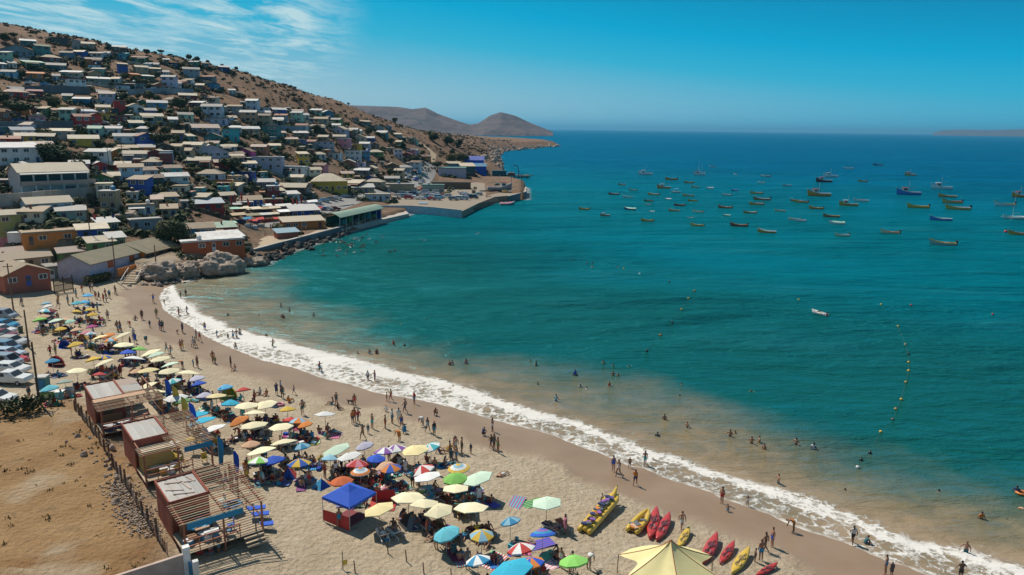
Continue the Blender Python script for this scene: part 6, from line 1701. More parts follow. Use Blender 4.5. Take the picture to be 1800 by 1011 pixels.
# ------------------------------------------------------------------ umbrellas
def canopy_mesh(n, h, valance, ring=False, sag=.03):
    mb = MB(); K = 4
    P = [[(0,0,h)]*n]
    for k in range(1, K+1):
        t = k/K; z = h*(1-t**1.35)
        P.append([(t*math.cos(2*math.pi*(i)/n), t*math.sin(2*math.pi*(i)/n), z) for i in range(n)])
    for i in range(n):
        j = (i+1) % n
        for k in range(K):
            mi = (k % 3 if ring else i % 2)
            if k == 0: mb.add([P[0][0], P[1][i], P[1][j]], [(0,1,2)], mi)
            else:
                mb.add([P[k][i], P[k+1][i], P[k+1][j], P[k][j]], [(0,1,2,3)], mi)
        if valance:
            a, b = P[K][i], P[K][j]
            mb.add([a, (a[0]*1.01,a[1]*1.01,a[2]-valance), (b[0]*1.01,b[1]*1.01,b[2]-valance), b], [(0,1,2,3)], (2 if ring else i % 2))
    mb.v = [tuple(v) for v in mb.v]
    me = mb.mesh('canopy')
    return me
CAN8, CANR, CAN6 = canopy_mesh(8, .42, .10), canopy_mesh(12, .42, .08, True), canopy_mesh(6, .30, .05)
_ribs = {}
def rib_mesh(n, h):
    mb = MB()
    for i in range(n):
        a = 2*math.pi*i/n
        mb.cyl((.02*math.cos(a),.02*math.sin(a),h-.05),(.97*math.cos(a),.97*math.sin(a),-.02),.008,.006,4)
    return mb.mesh('ribs')
RIB8, RIB6 = rib_mesh(8, .42), rib_mesh(6, .30)
ru = random.Random(21)
_finial = MB().cyl((0,0,0),(0,0,.09),.035,.012,6).mesh('finial')
SPOTS = []
PEO_GZ = lambda x, y: max(ground_z(x, y), 0.0)
def umbrella(x, y, style, label=None, Rm=None):
    """canopy centre at the image point; the pole stands on the sand below it"""
    market = style in ('creamcloth', 'lightyellow', 'mintcloth', 'W6', 'T6')
    hgt = 2.15 if market else 1.85
    P = hit(x, y, hgt)
    c1 = {'W6':'white','T6':'aqua'}.get(style, style.split('/')[0])
    cols = style.split('/')
    Rm = Rm or (ru.uniform(1.15, 1.45) if market else ru.uniform(.80, 1.12))
    lab = label
    if lab is None:
        if len(cols) == 3: lab = 'beach umbrella with %s, %s and %s rings' % tuple(cname(c) for c in cols)
        elif len(cols) == 2: lab = '%s and %s striped beach umbrella' % tuple(cname(c) for c in cols)
        else: lab = '%s %s umbrella on the %s' % ('wide' if market else 'round', cname(c1), 'far end of the beach' if y < 640 else 'middle of the beach' if y < 800 else 'near part of the beach')
    root = thing('beach_umbrella', lab, 'umbrella', P, 0, 'beach umbrellas')
    tl = ru.uniform(.04, .38); axis = (Matrix.Rotation(ru.uniform(-.9, .9), 3, 'Z') @ Vector((-to_sun.y, to_sun.x, 0))).normalized()
    q = Matrix.Rotation(tl, 3, axis).to_euler(); q.z += 0
    tilt = Matrix.Rotation(tl, 3, axis) @ Matrix.Rotation(ru.uniform(0, 1), 3, 'Z')
    e = tilt.to_euler()
    MB().cyl((0,0,-.3),(0,0,hgt+.02),.028,.022,6).build('pole', [M('white' if not market else 'wood', .5)], root)
    k = .30 if market else .42
    top = Vector((0,0,hgt-.3))
    if len(cols) == 3:
        mats = [M(c, .8, 'cloth') for c in cols]; me = CANR
    elif len(cols) == 2:
        mats = [M(c, .8, 'cloth') for c in cols]; me = CAN8
    else:
        mats = [M(c1, .8, 'cloth')]*2; me = CAN6 if market else CAN8
    cz = hgt - .32
    link('canopy', me, mats, root, (0,0,cz), rot=e, scale=(Rm, Rm, Rm*(.9 if market else 1.05)))
    link('ribs', RIB6 if market else RIB8, [M('greywhite', .5)], root, (0,0,cz-.012), rot=e, scale=(Rm, Rm, Rm*(.9 if market else 1.05)))
    tip = tilt @ Vector((0,0,k*Rm*(.9 if market else 1.05)))
    link('finial', _finial, [M('white', .5)], root, (tip.x, tip.y, cz + tip.z - .02))
    SPOTS.append((P.copy(), y, market))
    return P
C_, Y_, MT = 'creamcloth', 'lightyellow', 'mintcloth'
U5 = [(340,218,'skyblue'),(350,240,'white'),(650,158,'sky'),(570,212,'cyan'),(622,205,'sky'),(335,275,'cyan/white'),(375,270,'maroon'),(568,278,'yellow'),(668,262,'yellow'),(682,295,'yellow'),
 (315,315,'peach'),(293,338,'lime'),(413,340,MT),(480,340,'peach'),(512,352,'mint'),(448,402,'yellow'),(565,410,'peach'),(680,388,'magenta'),(640,432,'pink'),(672,440,'skyblue/white'),(740,465,Y_),(800,452,'orange'),
 (905,450,C_),(815,492,'skyblue/orange'),(915,522,C_),(555,520,'yellow'),(385,637,'azure'),(775,612,'blue/yellow'),(945,578,'royal'),(1030,555,'lime'),(1115,575,C_),(1150,592,MT),(1185,625,C_),(990,620,'W6'),
 (690,632,'yellow'),(770,650,C_),(565,710,C_),(1260,665,MT),(1095,705,Y_),(1010,715,'peach'),(1250,710,C_),(1395,725,C_),(735,742,'red'),(480,795,'greygreen'),(365,838,'cyan'),(1280,790,'turq/white'),
 (1455,770,'lavender'),(1470,810,'royal'),(1090,818,C_),(1150,865,C_),(1225,885,'skyblue'),(1300,905,'W6'),(1515,895,'lavender'),(1600,895,Y_),(1345,935,'green'),(1665,835,'sky')]
for zx, zy, st in U5: umbrella(zx/4.2125, 480 + zy/4.2125, st)
U6 = [(945,230,'T6'),(968,265,'T6'),(1018,302,'W6'),(1165,118,'red'),(1145,262,'orange'),(1200,378,'peach'),(1215,285,C_)]
for zx, zy, st in U6: umbrella(zx/2.725, 640 + zy/2.725, st)
U7 = [(20,258,'aqua'),(130,270,C_),(255,265,C_),(185,322,C_),(408,302,'yellow'),(180,405,C_),(365,412,C_),(430,370,'red'),(488,385,'skyblue/orange'),(528,407,'orange'),(665,328,'W6'),(385,515,C_),
 (232,580,C_),(505,553,'azure/skyblue'),(742,570,MT),(700,625,'skyblue'),(215,650,'lime/white'),(312,645,'royal'),(490,660,'blue/yellow'),(935,550,'lavender'),(830,615,'W6'),(1015,630,'royal'),(1075,590,'purple/white'),
 (1150,565,'purple/white'),(885,675,'red/pink'),(908,720,'orange/skyblue/white'),(1115,700,'orange/blue'),(1070,688,'peach'),(1280,568,Y_),(1390,550,'turq/white'),(1335,715,'red/white'),(1365,750,'W6'),(1580,700,'yellow/skyblue/white'),
 (1555,768,'lime'),(1710,770,MT),(1560,835,C_),(1235,895,C_),(1345,935,C_),(1440,985,C_),(1665,960,C_),(1035,985,Y_),(780,790,'redorange')]
for zx, zy, st in U7: umbrella(400 + zx/3.889, 640 + zy/3.889, st)
U8 = [(1480,290,MT),(1250,412,'skyblue/azure'),(845,475,'cyan'),(1068,500,'yellow/skyblue'),(1455,478,'royal/purple/azure'),(1318,578,'red/white'),(1045,655,'azure/white'),(1385,665,'royal/orange'),(1650,652,'lime')]
for zx, zy, st in U8: umbrella(550 + zx/3.6, 800 + zy/3.6, st)
umbrella(899, 997, 'T6', 'large turquoise umbrella cut by the bottom edge of the picture', 1.55)
umbrella(*B((240,800), 560, 590, 5.054), 'azure/skyblue', 'blue and white umbrella on the deck of the nearest kiosk', 1.0)
umbrella(*zk(810, 800), 'yellow', 'yellow umbrella on the deck of the middle kiosk', 1.1)

# ------------------------------------------------------------------ beach tents
def tent(x, y, wpx, cols, label, kind='pyr', rz=0.0):
    P = hit(x, y); w = wpx*depth_of(P)/F_PX; root = thing('beach_tent', label, 'tent', P, rz, 'beach tents'); s = w*.5; h = w*.68
    if kind == 'pyr':
        b = [(-s,-s,0),(s,-s,0),(s,s,0),(-s,s,0)]; t = (0,.1*s,h)
        for i, (p, q) in enumerate(((0,1),(1,2),(2,3),(3,0))):
            m_ = [(b[p][0]+b[q][0])*.46, (b[p][1]+b[q][1])*.46, h*.45]
            MB().add([b[p], b[q], t, ], [(0,1,2)]).build('panel', [M(cols[i % len(cols)], .8, 'cloth')], root)
        MB().add([(-.35*s,-s*1.003,0.0),(.35*s,-s*1.003,0.0),(0,-.62*s,h*.42)], [(0,1,2)]).build('doorway', [M('navy', .9)], root)
    else:
        n = 8
        for i in range(n):
            a0, a1 = math.pi*i/n - .2, math.pi*(i+1)/n - .2; rows = []
            for k in range(7):
                ph = math.pi*.5*k/6
                rows.append([(s*math.cos(a)*math.cos(ph), s*math.sin(a)*math.cos(ph), h*math.sin(ph)) for a in (a0, a1)])
            MB().loft(rows, cap=False, closed=False).build('panel', [M(cols[i % len(cols)], .8, 'cloth')], root, True)
        MB().box(-s*.9,s*.9,-.5*s,.7*s,.01,.04).build('groundsheet', [M(cols[-1], .9, 'cloth')], root)
def z5(zx, zy): return zx/4.2125, 480 + zy/4.2125
def z7(zx, zy): return 400 + zx/3.889, 640 + zy/3.889
tent(*z5(478,560), 20, ['royal','blue'], 'deep blue dome tent beside a yellow umbrella', 'dome', .3)
tent(*z5(608,500), 20, ['orange','yellow','red'], 'orange and yellow tent among the far umbrellas', 'pyr', .4)
tent(*z5(680,570), 20, ['azure','cyan','yellow'], 'rainbow and blue dome tent among the far umbrellas', 'dome', -.2)
tent(*z5(415,695), 28, ['red','maroon'], 'red dome tent under a blue umbrella', 'dome', .2)
tent(*z5(1455,905), 20, ['blue','lime'], 'blue and green tent beside the lavender umbrella', 'dome', 0)
tent(400+0, 703, 34, ['yellow','lime'], 'big yellow and green dome tent', 'dome', .2)
tent(*z5(320,372), 16, ['navy','blue'], 'small navy tent at the far end of the beach', 'dome', .2); tent(*z5(485,432), 15, ['navy'], 'low navy shelter beside a yellow umbrella', 'dome', .1)
tent(*z7(310,295), 18, ['greywhite','paleblue'], 'pale grey tent behind the cream umbrellas', 'dome', .3)
tent(*z7(418,775), 26, ['blue','red','red','red'], 'red and blue pop-up tent on open sand', 'pyr', .25)
tent(*z7(640,680), 20, ['yellow','mustard'], 'yellow shelter beside the big mint umbrella', 'pyr', .5)
tent(*z7(640,850), 24, ['azure','royal'], 'blue shelter tent left of the gazebo', 'pyr', -.6)
tent(*z7(1165,680), 28, ['brown','darkbrown','pinkgrey'], 'brown dome tent in the crowded middle of the beach', 'pyr', .3)
tent(550+625/3.6, 800+450/3.6, 38, ['slate','red','red','black'], 'red and black pop-up tent among the cream umbrellas', 'pyr', .5)
tent(550+1270/3.6, 800+640/3.6, 22, ['maroon','royal'], 'red and blue tent behind the red and white umbrella', 'dome', .2)
def gazebo():
    P = hit(616, 905); P = hit(614, 868, 2.3)
    root = thing('gazebo', 'bright blue square gazebo with red side curtain', 'gazebo', P, R(57)); s = 1.5
    t = MB(); 
    for i, (a, b) in enumerate((((-s,-s),(s,-s)),((s,-s),(s,s)),((s,s),(-s,s)),((-s,s),(-s,-s)))):
        m_ = MB().add([(a[0],a[1],2.1),(b[0],b[1],2.1),(b[0]*.33,b[1]*.33,2.62),(a[0]*.33,a[1]*.33,2.62)], [(0,1,2,3)]).add([(a[0]*.33,a[1]*.33,2.62),(b[0]*.33,b[1]*.33,2.62),(0,0,3.0)], [(0,1,2)]).add([(a[0]*1.01,a[1]*1.01,1.88),(b[0]*1.01,b[1]*1.01,1.88),(b[0],b[1],2.1),(a[0],a[1],2.1)], [(0,1,2,3)])
        m_.build('roof_panel', [M('royal', .7, 'cloth')], root)
    for a in (-s,s):
        for b in (-s,s):
            MB().cyl((a,b,-.1),(a,b,2.1),.03,.03,6).build('leg', [M('greywhite', .5)], root)
    MB().add([(-s,-s,.05),(-s,s,.05),(-s,s,1.0),(-s,-s,1.25)], [(0,1,2,3)]).build('curtain', [M('red', .8, 'cloth')], root)
    MB().box(-1.2,1.0,-1.0,1.1,.02,.05).build('groundsheet', [M('maroon', .9, 'cloth')], root)
    Q = hit(672, 893)
    tag(MB().box(-1.1,1.1,-.8,.8,.02,.05).add([(-1.1,.8,.05),(1.1,.8,.05),(.9,.85,1.1),(-.8,.85,1.0)], [(0,1,2,3)]).build('windbreak', [M('red', .8, 'cloth')], loc=Q), 'red mesh windbreak right of the blue gazebo', 'windbreak')
gazebo()
PAL['tentcloth'] = (.80, .70, .34)
def star_tent():
    A = flat_hit(1179.5, 949, 5.0); gz = ground_z(A.x, A.y)
    root = thing('canopy_tent', 'large cream star-shaped canopy tent at the bottom edge', 'canopy', (A.x, A.y, gz), 0)
    h = 5.0 - gz; cor = []
    Lc = flat_hit(1087, 981, 2.7) - A; Rc = flat_hit(1244, 985, 2.7) - A
    r0 = math.hypot(Lc.x, Lc.y)
    angs = [math.atan2(Lc.y, Lc.x), math.atan2(Rc.y, Rc.x), R(-25), R(-90), R(-155)]
    n = len(angs)
    for i in range(n):
        a0 = angs[i]; a1 = angs[(i+1) % n]
        while a1 > a0: a1 -= 2*math.pi
        rows = []
        K, J = 8, 8
        for k in range(K+1):
            t = k/K; row = []
            for j in range(J+1):
                u = j/J; a = a0 + (a1-a0)*u
                re = r0*1.0*(1 - .38*math.sin(math.pi*u)); ze = 1.5 + .25*math.sin(math.pi*u)
                rr = re*t; z = h - (h-ze)*(t**.72)
                row.append((rr*math.cos(a), rr*math.sin(a), z))
            rows.append(row)
        MB().loft(rows, cap=False, closed=False).build('cloth_panel', [M('tentcloth', .8, 'cloth')], root, True)
        MB().tube([(r[0][0], r[0][1], r[0][2]+.015) for r in rows], .022, 5).build('seam', [M('redorange', .7)], root)
        e = rows[-1][0]; d = Vector((e[0], e[1], 0)).normalized()
        MB().tube([e, (e[0]+d.x*1.7, e[1]+d.y*1.7, 0)], .015, 4).build('guy_rope', [M('white', .6)], root)
        MB().cyl((e[0]+d.x*.05,e[1]+d.y*.05,-.2),(e[0],e[1],e[2]),.035,.035,6).build('side_pole', [M('wood', .6)], root)
    MB().cyl((0,0,-.3),(0,0,h-.02),.05,.05,8).build('pole', [M('wood', .6)], root)
star_tent()

# ------------------------------------------------------------------ kayaks and the banana boat
def kayak_meshes():
    rows = []; deck = []
    for i in range(13):
        t = i/12; x = -1.0+2*t; w = .20*math.sin(math.pi*(.03+.94*t))**.75; r_ = .05*(2*t-1)**2
        rows.append([(x,w,.16+r_),(x,w*.9,.07+r_),(x,w*.5,.01+r_*1.3),(x,-w*.5,.01+r_*1.3),(x,-w*.9,.07+r_),(x,-w,.16+r_),(x,-w*.55,.20+r_),(x,w*.55,.20+r_)])
    hull = MB().loft(rows).mesh('hull', True)
    wells = []
    for x in (-.34, .14):
        wells.append(MB().loft([[(x+a*.19*math.cos(q), .12*math.sin(q)*a, z) for q in [k*math.pi/5 for k in range(10)]] for a, z in ((1.08,.199),(1.0,.232),(.85,.225),(.7,.206))]).mesh('seat_well', True))
    return hull, wells
KY = kayak_meshes()
def z1(zx, zy): return 1000 + zx/4.5, 800 + zy/4.5
def kayak(a, b, c, label):
    p, q = hit(*z1(*a)), hit(*z1(*b)); d = q-p; L = d.length*.5; m_ = (p+q)*.5
    root = thing('kayak', label, 'kayak', (m_.x, m_.y, ground_z(m_.x, m_.y)+.02), math.atan2(d.y, d.x), 'kayaks drawn up on the sand', L)
    root.scale = (L, L*1.0, L*.9)
    link('hull', KY[0], [Mgloss(c, .4)], root)
    for w_ in KY[1]: link('seat_well', w_, [Mgloss('maroon' if c == 'red' else 'mustard', .5)], root)
    MB().beam((-.5,.05,.25),(.45,-.06,.25),.02,.02).build('paddle', [M('black', .5)], root)
kayak((640,680),(690,480),'red','left of two red kayaks lying side by side')
kayak((695,705),(792,518),'red','right of two red kayaks lying side by side')
kayak((865,760),(948,626),'yellow','yellow kayak just behind the peak of the canopy tent')
kayak((1060,885),(1165,678),'red','red kayak right of the canopy tent peak')
kayak((1195,885),(1302,728),'red','red kayak between another red one and a yellow one')
kayak((1290,965),(1418,790),'yellow','yellow kayak at the bottom edge beside the red kayaks')
kayak((1480,975),(1645,885),'red','rightmost red kayak cut by the bottom edge')
def banana():
    p, q = hit(*z1(118,636)), hit(*z1(372,385)); d = q-p; L = d.length; m_ = p
    root = thing('banana_boat', 'long yellow inflatable banana boat with a heap of life jackets', 'inflatable boat', (p.x, p.y, p.z), math.atan2(d.y, d.x))
    for y in (-.42, .42):
        rows = []
        for i in range(14):
            t = i/13; r_ = .26*(1 if .06 < t < .9 else .75 if t < .97 else .3)*(.96+.04*math.cos(i*3.1)); up = .35*max(0, t-.8)**2*12
            rows.append([(L*t, y*(1 - .7*max(0,(t-.86)/.14)) + r_*math.cos(k*math.pi/4), .27+up*.5 + r_*math.sin(k*math.pi/4)) for k in range(8)])
        MB().loft(rows).build('tube', [Mgloss('yellow', .35)], root, True)
    MB().loft([[(L*t, r_*math.cos(k*math.pi/4), .33+up + r_*math.sin(k*math.pi/4)) for k in range(8)] for t, r_, up in ((.02,.2,0),(.1,.3,0),(.8,.3,0),(.92,.22,.25),(1.0,.08,.6))]).build('body', [Mgloss('yellow', .35)], root, True)
    MB().cyl((L*.99,0,.85),(L*1.02,0,1.05),.08,.05,7).build('nose_tip', [M('green', .5)], root)
    r_ = random.Random(2)
    for k in range(34):
        t = r_.uniform(.06,.8); c = r_.choice(['purple','navy','slate','black','orange'])
        MB().obox((L*t, r_.uniform(-.22,.22), .66+r_.uniform(0,.12)), .42, .3, .12, r_.uniform(0,3)).build('life_jacket', [M(c, .9, 'cloth')], root)
banana()
def small_inflatable():
    p, q = hit(*z1(495,640)), hit(*z1(622,512)); d = q-p; L = d.length
    root = thing('inflatable_boat', 'short yellow inflatable with orange and dark life jackets', 'inflatable boat', (p.x, p.y, p.z), math.atan2(d.y, d.x))
    for y in (-.4, .4):
        MB().loft([[(L*t, y*k2 + r_*math.cos(k*math.pi/4), .25+up + r_*math.sin(k*math.pi/4)) for k in range(8)] for t, r_, up, k2 in ((0,.15,0,1),(.1,.24,0,1),(.6,.24,0,1),(.85,.2,.1,.6),(1.0,.07,.3,.1))]).build('tube', [Mgloss('yellow', .35)], root, True)
    MB().box(L*.08,L*.8,-.35,.35,.08,.2).build('floor', [M('mustard', .6)], root)
    r_ = random.Random(4)
    for k in range(10):
        MB().obox((L*r_.uniform(.1,.6), r_.uniform(-.4,.4), .42+r_.uniform(0,.1)), .45, .32, .14, r_.uniform(0,3)).build('life_jacket', [M(r_.choice(['orange','peach','slate','navy']), .9, 'cloth')], root)
small_inflatable()

# ------------------------------------------------------------------ people
_BASE = {'pel':(0,0,.93),'spi':(0,.0,1.13),'che':(0,.0,1.33),'nec':(0,.0,1.47),'hed':(0,-.015,1.58),'top':(0,-.01,1.69)}
for s, k in ((-1,'l'),(1,'r')):
    _BASE.update({'sh'+k:(.17*s,0,1.40),'el'+k:(.23*s,.03,1.12),'wr'+k:(.24*s,-.05,.88),'ha'+k:(.24*s,-.08,.79),'hi'+k:(.09*s,0,.90),'kn'+k:(.10*s,-.02,.49),'an'+k:(.10*s,.03,.09),'to'+k:(.11*s,-.13,.035)})
_EDGE = [('pel','spi'),('spi','che'),('che','nec'),('nec','hed'),('hed','top')] + [(a+k,b+k) for k in 'lr' for a, b in (('sh','el'),('el','wr'),('wr','ha'),('hi','kn'),('kn','an'),('an','to'))] + [('che','shl'),('che','shr'),('pel','hil'),('pel','hir')]
_RAD = {'pel':.125,'spi':.115,'che':.135,'nec':.052,'hed':.088,'top':.062,'sh':.055,'el':.042,'wr':.032,'ha':.036,'hi':.085,'kn':.058,'an':.038,'to':.034}
def _pose(**k):
    d = dict(_BASE); d.update(k); return d
def _shift(names, off, d):
    d = dict(d)
    for n in names: d[n] = tuple(a+b for a, b in zip(d[n], off))
    return d
UPPER = ['spi','che','nec','hed','top','shl','shr','ell','elr','wrl','wrr','hal','har']
POSES = {}
POSES['standing'] = _pose()
POSES['walking'] = _pose(knl=(-.1,-.2,.52), anl=(-.1,-.24,.10), tol=(-.11,-.39,.06), knr=(.1,.06,.48), anr=(.1,.34,.16), tor=(.1,.24,.05), ell=(-.24,.12,1.13), wrl=(-.23,.12,.9), hal=(-.23,.10,.82), elr=(.24,-.12,1.13), wrr=(.22,-.27,.95), har=(.21,-.34,.90))
POSES['spreading both arms'] = _pose(ell=(-.42,0,1.36), wrl=(-.66,-.03,1.32), hal=(-.75,-.04,1.31), elr=(.42,0,1.36), wrr=(.66,-.03,1.34), har=(.75,-.04,1.34))
POSES['raising a hand'] = _pose(elr=(.32,-.10,1.34), wrr=(.20,-.22,1.54), har=(.14,-.24,1.60), ell=(-.30,.08,1.15), wrl=(-.16,-.08,1.0), hal=(-.12,-.13,.97))
POSES['bending down'] = _pose(spi=(0,-.12,1.02), che=(0,-.33,1.02), nec=(0,-.45,.98), hed=(0,-.54,.93), top=(0,-.63,.88), shl=(-.17,-.38,1.02), shr=(.17,-.38,1.02), ell=(-.2,-.42,.76), elr=(.2,-.42,.76), wrl=(-.17,-.48,.54), wrr=(.17,-.48,.54), hal=(-.16,-.50,.45), har=(.16,-.5,.45))
POSES['crouching'] = _pose(pel=(0,.1,.34), spi=(0,.02,.52), che=(0,-.08,.70), nec=(0,-.14,.82), hed=(0,-.19,.92), top=(0,-.20,1.02), shl=(-.17,-.1,.76), shr=(.17,-.1,.76), ell=(-.23,-.26,.55), elr=(.23,-.26,.55), wrl=(-.17,-.42,.38), wrr=(.17,-.42,.38), hal=(-.15,-.47,.30), har=(.15,-.47,.3),
    hil=(-.09,.08,.32), hir=(.09,.08,.32), knl=(-.16,-.28,.44), knr=(.16,-.28,.44), anl=(-.13,-.06,.09), anr=(.13,-.06,.09), tol=(-.14,-.22,.035), tor=(.14,-.22,.035))
POSES['sitting'] = _pose(pel=(0,.1,.13), spi=(0,.15,.33), che=(0,.14,.53), nec=(0,.11,.67), hed=(0,.08,.78), top=(0,.07,.88), shl=(-.17,.13,.60), shr=(.17,.13,.60), ell=(-.27,.22,.36), elr=(.25,-.05,.40), wrl=(-.28,.36,.16), wrr=(.17,-.26,.42), hal=(-.29,.42,.06), har=(.14,-.33,.42),
    hil=(-.09,.05,.12), hir=(.09,.05,.12), knl=(-.13,-.33,.42), knr=(.12,-.38,.28), anl=(-.12,-.55,.09), anr=(.12,-.78,.09), tol=(-.12,-.70,.06), tor=(.13,-.83,.2))
_lie = {k: (v[0]*(1.25 if k[:2] in ('el','wr','ha') else 1), v[2]-.9, .13 - v[1]*.5 if k[:2] != 'to' else .14) for k, v in _BASE.items()}
_lie.update(knl=(-.14,-.40,.30), anl=(-.13,-.72,.10), tol=(-.13,-.80,.12))
POSES['lying down'] = _lie
POSES['wading'] = _pose(ell=(-.34,-.05,1.18), wrl=(-.42,-.2,1.06), hal=(-.44,-.28,1.04), elr=(.32,-.02,1.16), wrr=(.36,-.18,1.0), har=(.37,-.25,.96))
POSES['running'] = _pose(knl=(-.1,-.34,.66), anl=(-.1,-.22,.30), tol=(-.1,-.35,.24), knr=(.1,.08,.50), anr=(.1,.42,.30), tor=(.1,.42,.16), ell=(-.25,.2,1.2), wrl=(-.2,.12,1.0), hal=(-.19,.06,.96), elr=(.25,-.2,1.22), wrr=(.2,-.38,1.34), har=(.19,-.44,1.4))
_sw = {k: (v[0], (v[2]-1.35)*.8, -.28 + (v[2]-.5)*.26 - v[1]*.3) for k, v in _BASE.items()}
_sw.update(hed=(0,.22,.12), top=(0,.24,.24), nec=(0,.13,.03), ell=(-.3,.32,.0), wrl=(-.25,.55,.05), hal=(-.22,.64,.03), elr=(.38,.12,.0), wrr=(.5,.32,.02), har=(.52,.4,0))
POSES['swimming'] = _sw
def seg_d(p, a, b):
    ab = b-a; t = max(0, min(1, (p-a).dot(ab)/max(ab.length_squared, 1e-9)))
    return (p - a - ab*t).length, t
def build_pose(name, pose):
    keys = list(pose.keys()); idx = {k: i for i, k in enumerate(keys)}
    me = bpy.data.meshes.new('skeleton'); me.from_pydata([pose[k] for k in keys], [(idx[a], idx[b]) for a, b in _EDGE], []); me.update()
    ob = bpy.data.objects.new('skeleton', me); COL.objects.link(ob)
    sk = ob.modifiers.new('Skin', 'SKIN'); sk.use_smooth_shade = True; sk.branch_smoothing = .4
    if not me.skin_vertices:
        bpy.context.view_layer.objects.active = ob
    lay = me.skin_vertices[0].data
    for k in keys:
        r_ = _RAD.get(k, _RAD.get(k[:2], .05))*(1.16 if k not in ('hed','top') else 1.04); lay[idx[k]].radius = (r_*(1.12 if k in ('che','pel') else 1), r_*(.82 if k in ('che','spi','pel') else 1)); lay[idx[k]].use_root = (k == 'pel')
    sb = ob.modifiers.new('Sub', 'SUBSURF'); sb.levels = 1; sb.render_levels = 1
    dg = bpy.context.evaluated_depsgraph_get()
    body = bpy.data.meshes.new_from_object(ob.evaluated_get(dg)); body.name = 'body'
    bpy.data.objects.remove(ob, do_unlink=True)
    V = {k: Vector(pose[k]) for k in keys}
    bm = bmesh.new(); bm.from_mesh(body); bm.normal_update(); bm.faces.ensure_lookup_table()
    regs = {'hair': [], 'shorts': [], 'shirt': [], 'swimsuit': [], 'dress': []}
    back = (V['nec']-V['che']).cross(V['shr']-V['shl']); back = -back.normalized() if back.length > 0 else Vector((0,1,0))
    fwd = V['tol'] - V['anl']
    updir = (V['top']-V['hed']).normalized()
    for f in bm.faces:
        c = f.calc_center_median(); best = 9; be = None; bt = 0
        for a, b in _EDGE:
            ra = _RAD.get(a, _RAD.get(a[:2], .05))
            d, t = seg_d(c, V[a], V[b])
            if d - ra*.6 < best: best = d - ra*.6; be = (a, b); bt = t
        a, b = be; t = bt
        if be in (('hed','top'), ('nec','hed')):
            rel = c - V['hed']
            if be == ('hed','top') and rel.dot(updir) > .0 or rel.dot(updir) > .015:
                regs['hair'].append(f.index)
            elif rel.y > .02 and name not in ('lying down', 'swimming'): regs['hair'].append(f.index)
        pelvis = be == ('pel','spi') and t < .45 or a == 'pel' and b[:2] == 'hi'
        torso = be == ('spi','che') or be == ('pel','spi') and t >= .45 or a == 'che' and b[:2] == 'sh'
        th = a[:2] == 'hi' and b[:2] == 'kn'
        if pelvis or th and t < .55: regs['shorts'].append(f.index)
        if torso or a[:2] == 'sh' and t < .5 or be == ('che','nec') and t < .3: regs['shirt'].append(f.index)
        if pelvis or th and t < .08 or torso and not (a == 'che' and b != 'nec'): regs['swimsuit'].append(f.index)
        if pelvis or torso or th and t < .85: regs['dress'].append(f.index)
    out = {}
    for rname, fs in regs.items():
        mb = MB(); mp = {}
        k = .022 if rname == 'hair' else .03 if rname == 'dress' else .014
        for fi in fs:
            ids = []
            for v in bm.faces[fi].verts:
                if v.index not in mp: mp[v.index] = len(mb.v); mb.v.append(tuple(v.co + v.normal*k))
                ids.append(mp[v.index])
            mb.f.append(tuple(ids)); mb.m.append(0)
        out[rname] = mb.mesh(rname, True)
    bm.free()
    return body, out
PM = {k: build_pose(k, v) for k, v in POSES.items()}
rp = random.Random(77)
SHADES = ['red','red','maroon','navy','royal','azure','black','slate','white','turq','green','pink','orange','yellow','darkgrey','skyblue','black','white','darkteal','brown']
def person(P, pose, place, rz=None, child=False, z=None, outfit=None, col=None, label=None):
    sc = (rp.uniform(.60, .74) if child else rp.uniform(.94, 1.06))
    outfit = outfit or rp.choice(['shorts','shorts','shorts','swimsuit','swimsuit','tee','tee','dress'])
    c = col or rp.choice(SHADES); body, cl = PM[pose]
    gar = {'shorts':'shorts','swimsuit':'swimsuit','tee':'shirt','dress':'dress'}[outfit]
    lab = label or '%s in %s %s %s %s' % ('child' if child else 'person', cname(c), gar, pose, place)
    o = link('person', body, [Mskin(rp.choice([0,0,1,1,2,3]))], None, (P.x, P.y, P.z if z is None else z), rz if rz is not None else rp.uniform(0, 6.3), sc)
    tag(o, lab, 'person', 'people on the beach and in the sea')
    link('hair', cl['hair'], [M(rp.choice(['black','black','darkbrown','darkbrown','brown']), .8, 'cloth')], o)
    if outfit == 'tee':
        link('shirt', cl['shirt'], [M(c, .85, 'cloth')], o); link('shorts', cl['shorts'], [M(rp.choice(['navy','black','slate','azure','tan']), .85, 'cloth')], o)
    else:
        link(outfit, cl[outfit], [M(c, .85, 'cloth')], o)
    return o
PEOPLE_MAX = 298; CROWD = []; _np = [0]
_person = person
def person(P, pose, place, rz=None, child=False, z=None, outfit=None, col=None, label=None, extra=False):
    if extra and _np[0] >= PEOPLE_MAX:
        CROWD.append((P.copy(), pose, rz if rz is not None else rp.uniform(0, 6.3))); return None
    _np[0] += 1
    return _person(P, pose, place, rz, child, z, outfit, col, label)
def build_crowd():
    """the rest of the people half hidden in the umbrellas' shade, one mass"""
    mb = MB(); mats = [Mskin(0), Mskin(1), M('black', .8, 'cloth')] + [M(c, .85, 'cloth') for c in ('red','navy','azure','white','maroon','turq')]
    for P, pose, rz in CROWD:
        body, cl = PM[pose]; mx = Matrix.Translation(P) @ Matrix.Rotation(rz, 4, 'Z'); c = rp.randrange(3, len(mats))
        for me, mi in ((body, rp.randrange(2)), (cl['hair'], 2), (cl[rp.choice(['shorts','swimsuit','dress'])], c)):
            mb.add([mx @ v.co for v in me.vertices], [tuple(p.vertices) for p in me.polygons], mi)
    if CROWD:
        o = mb.build('crowd', mats, None, True); o['kind'] = 'stuff'; o['label'] = 'bathers half hidden in the shade of the umbrellas'
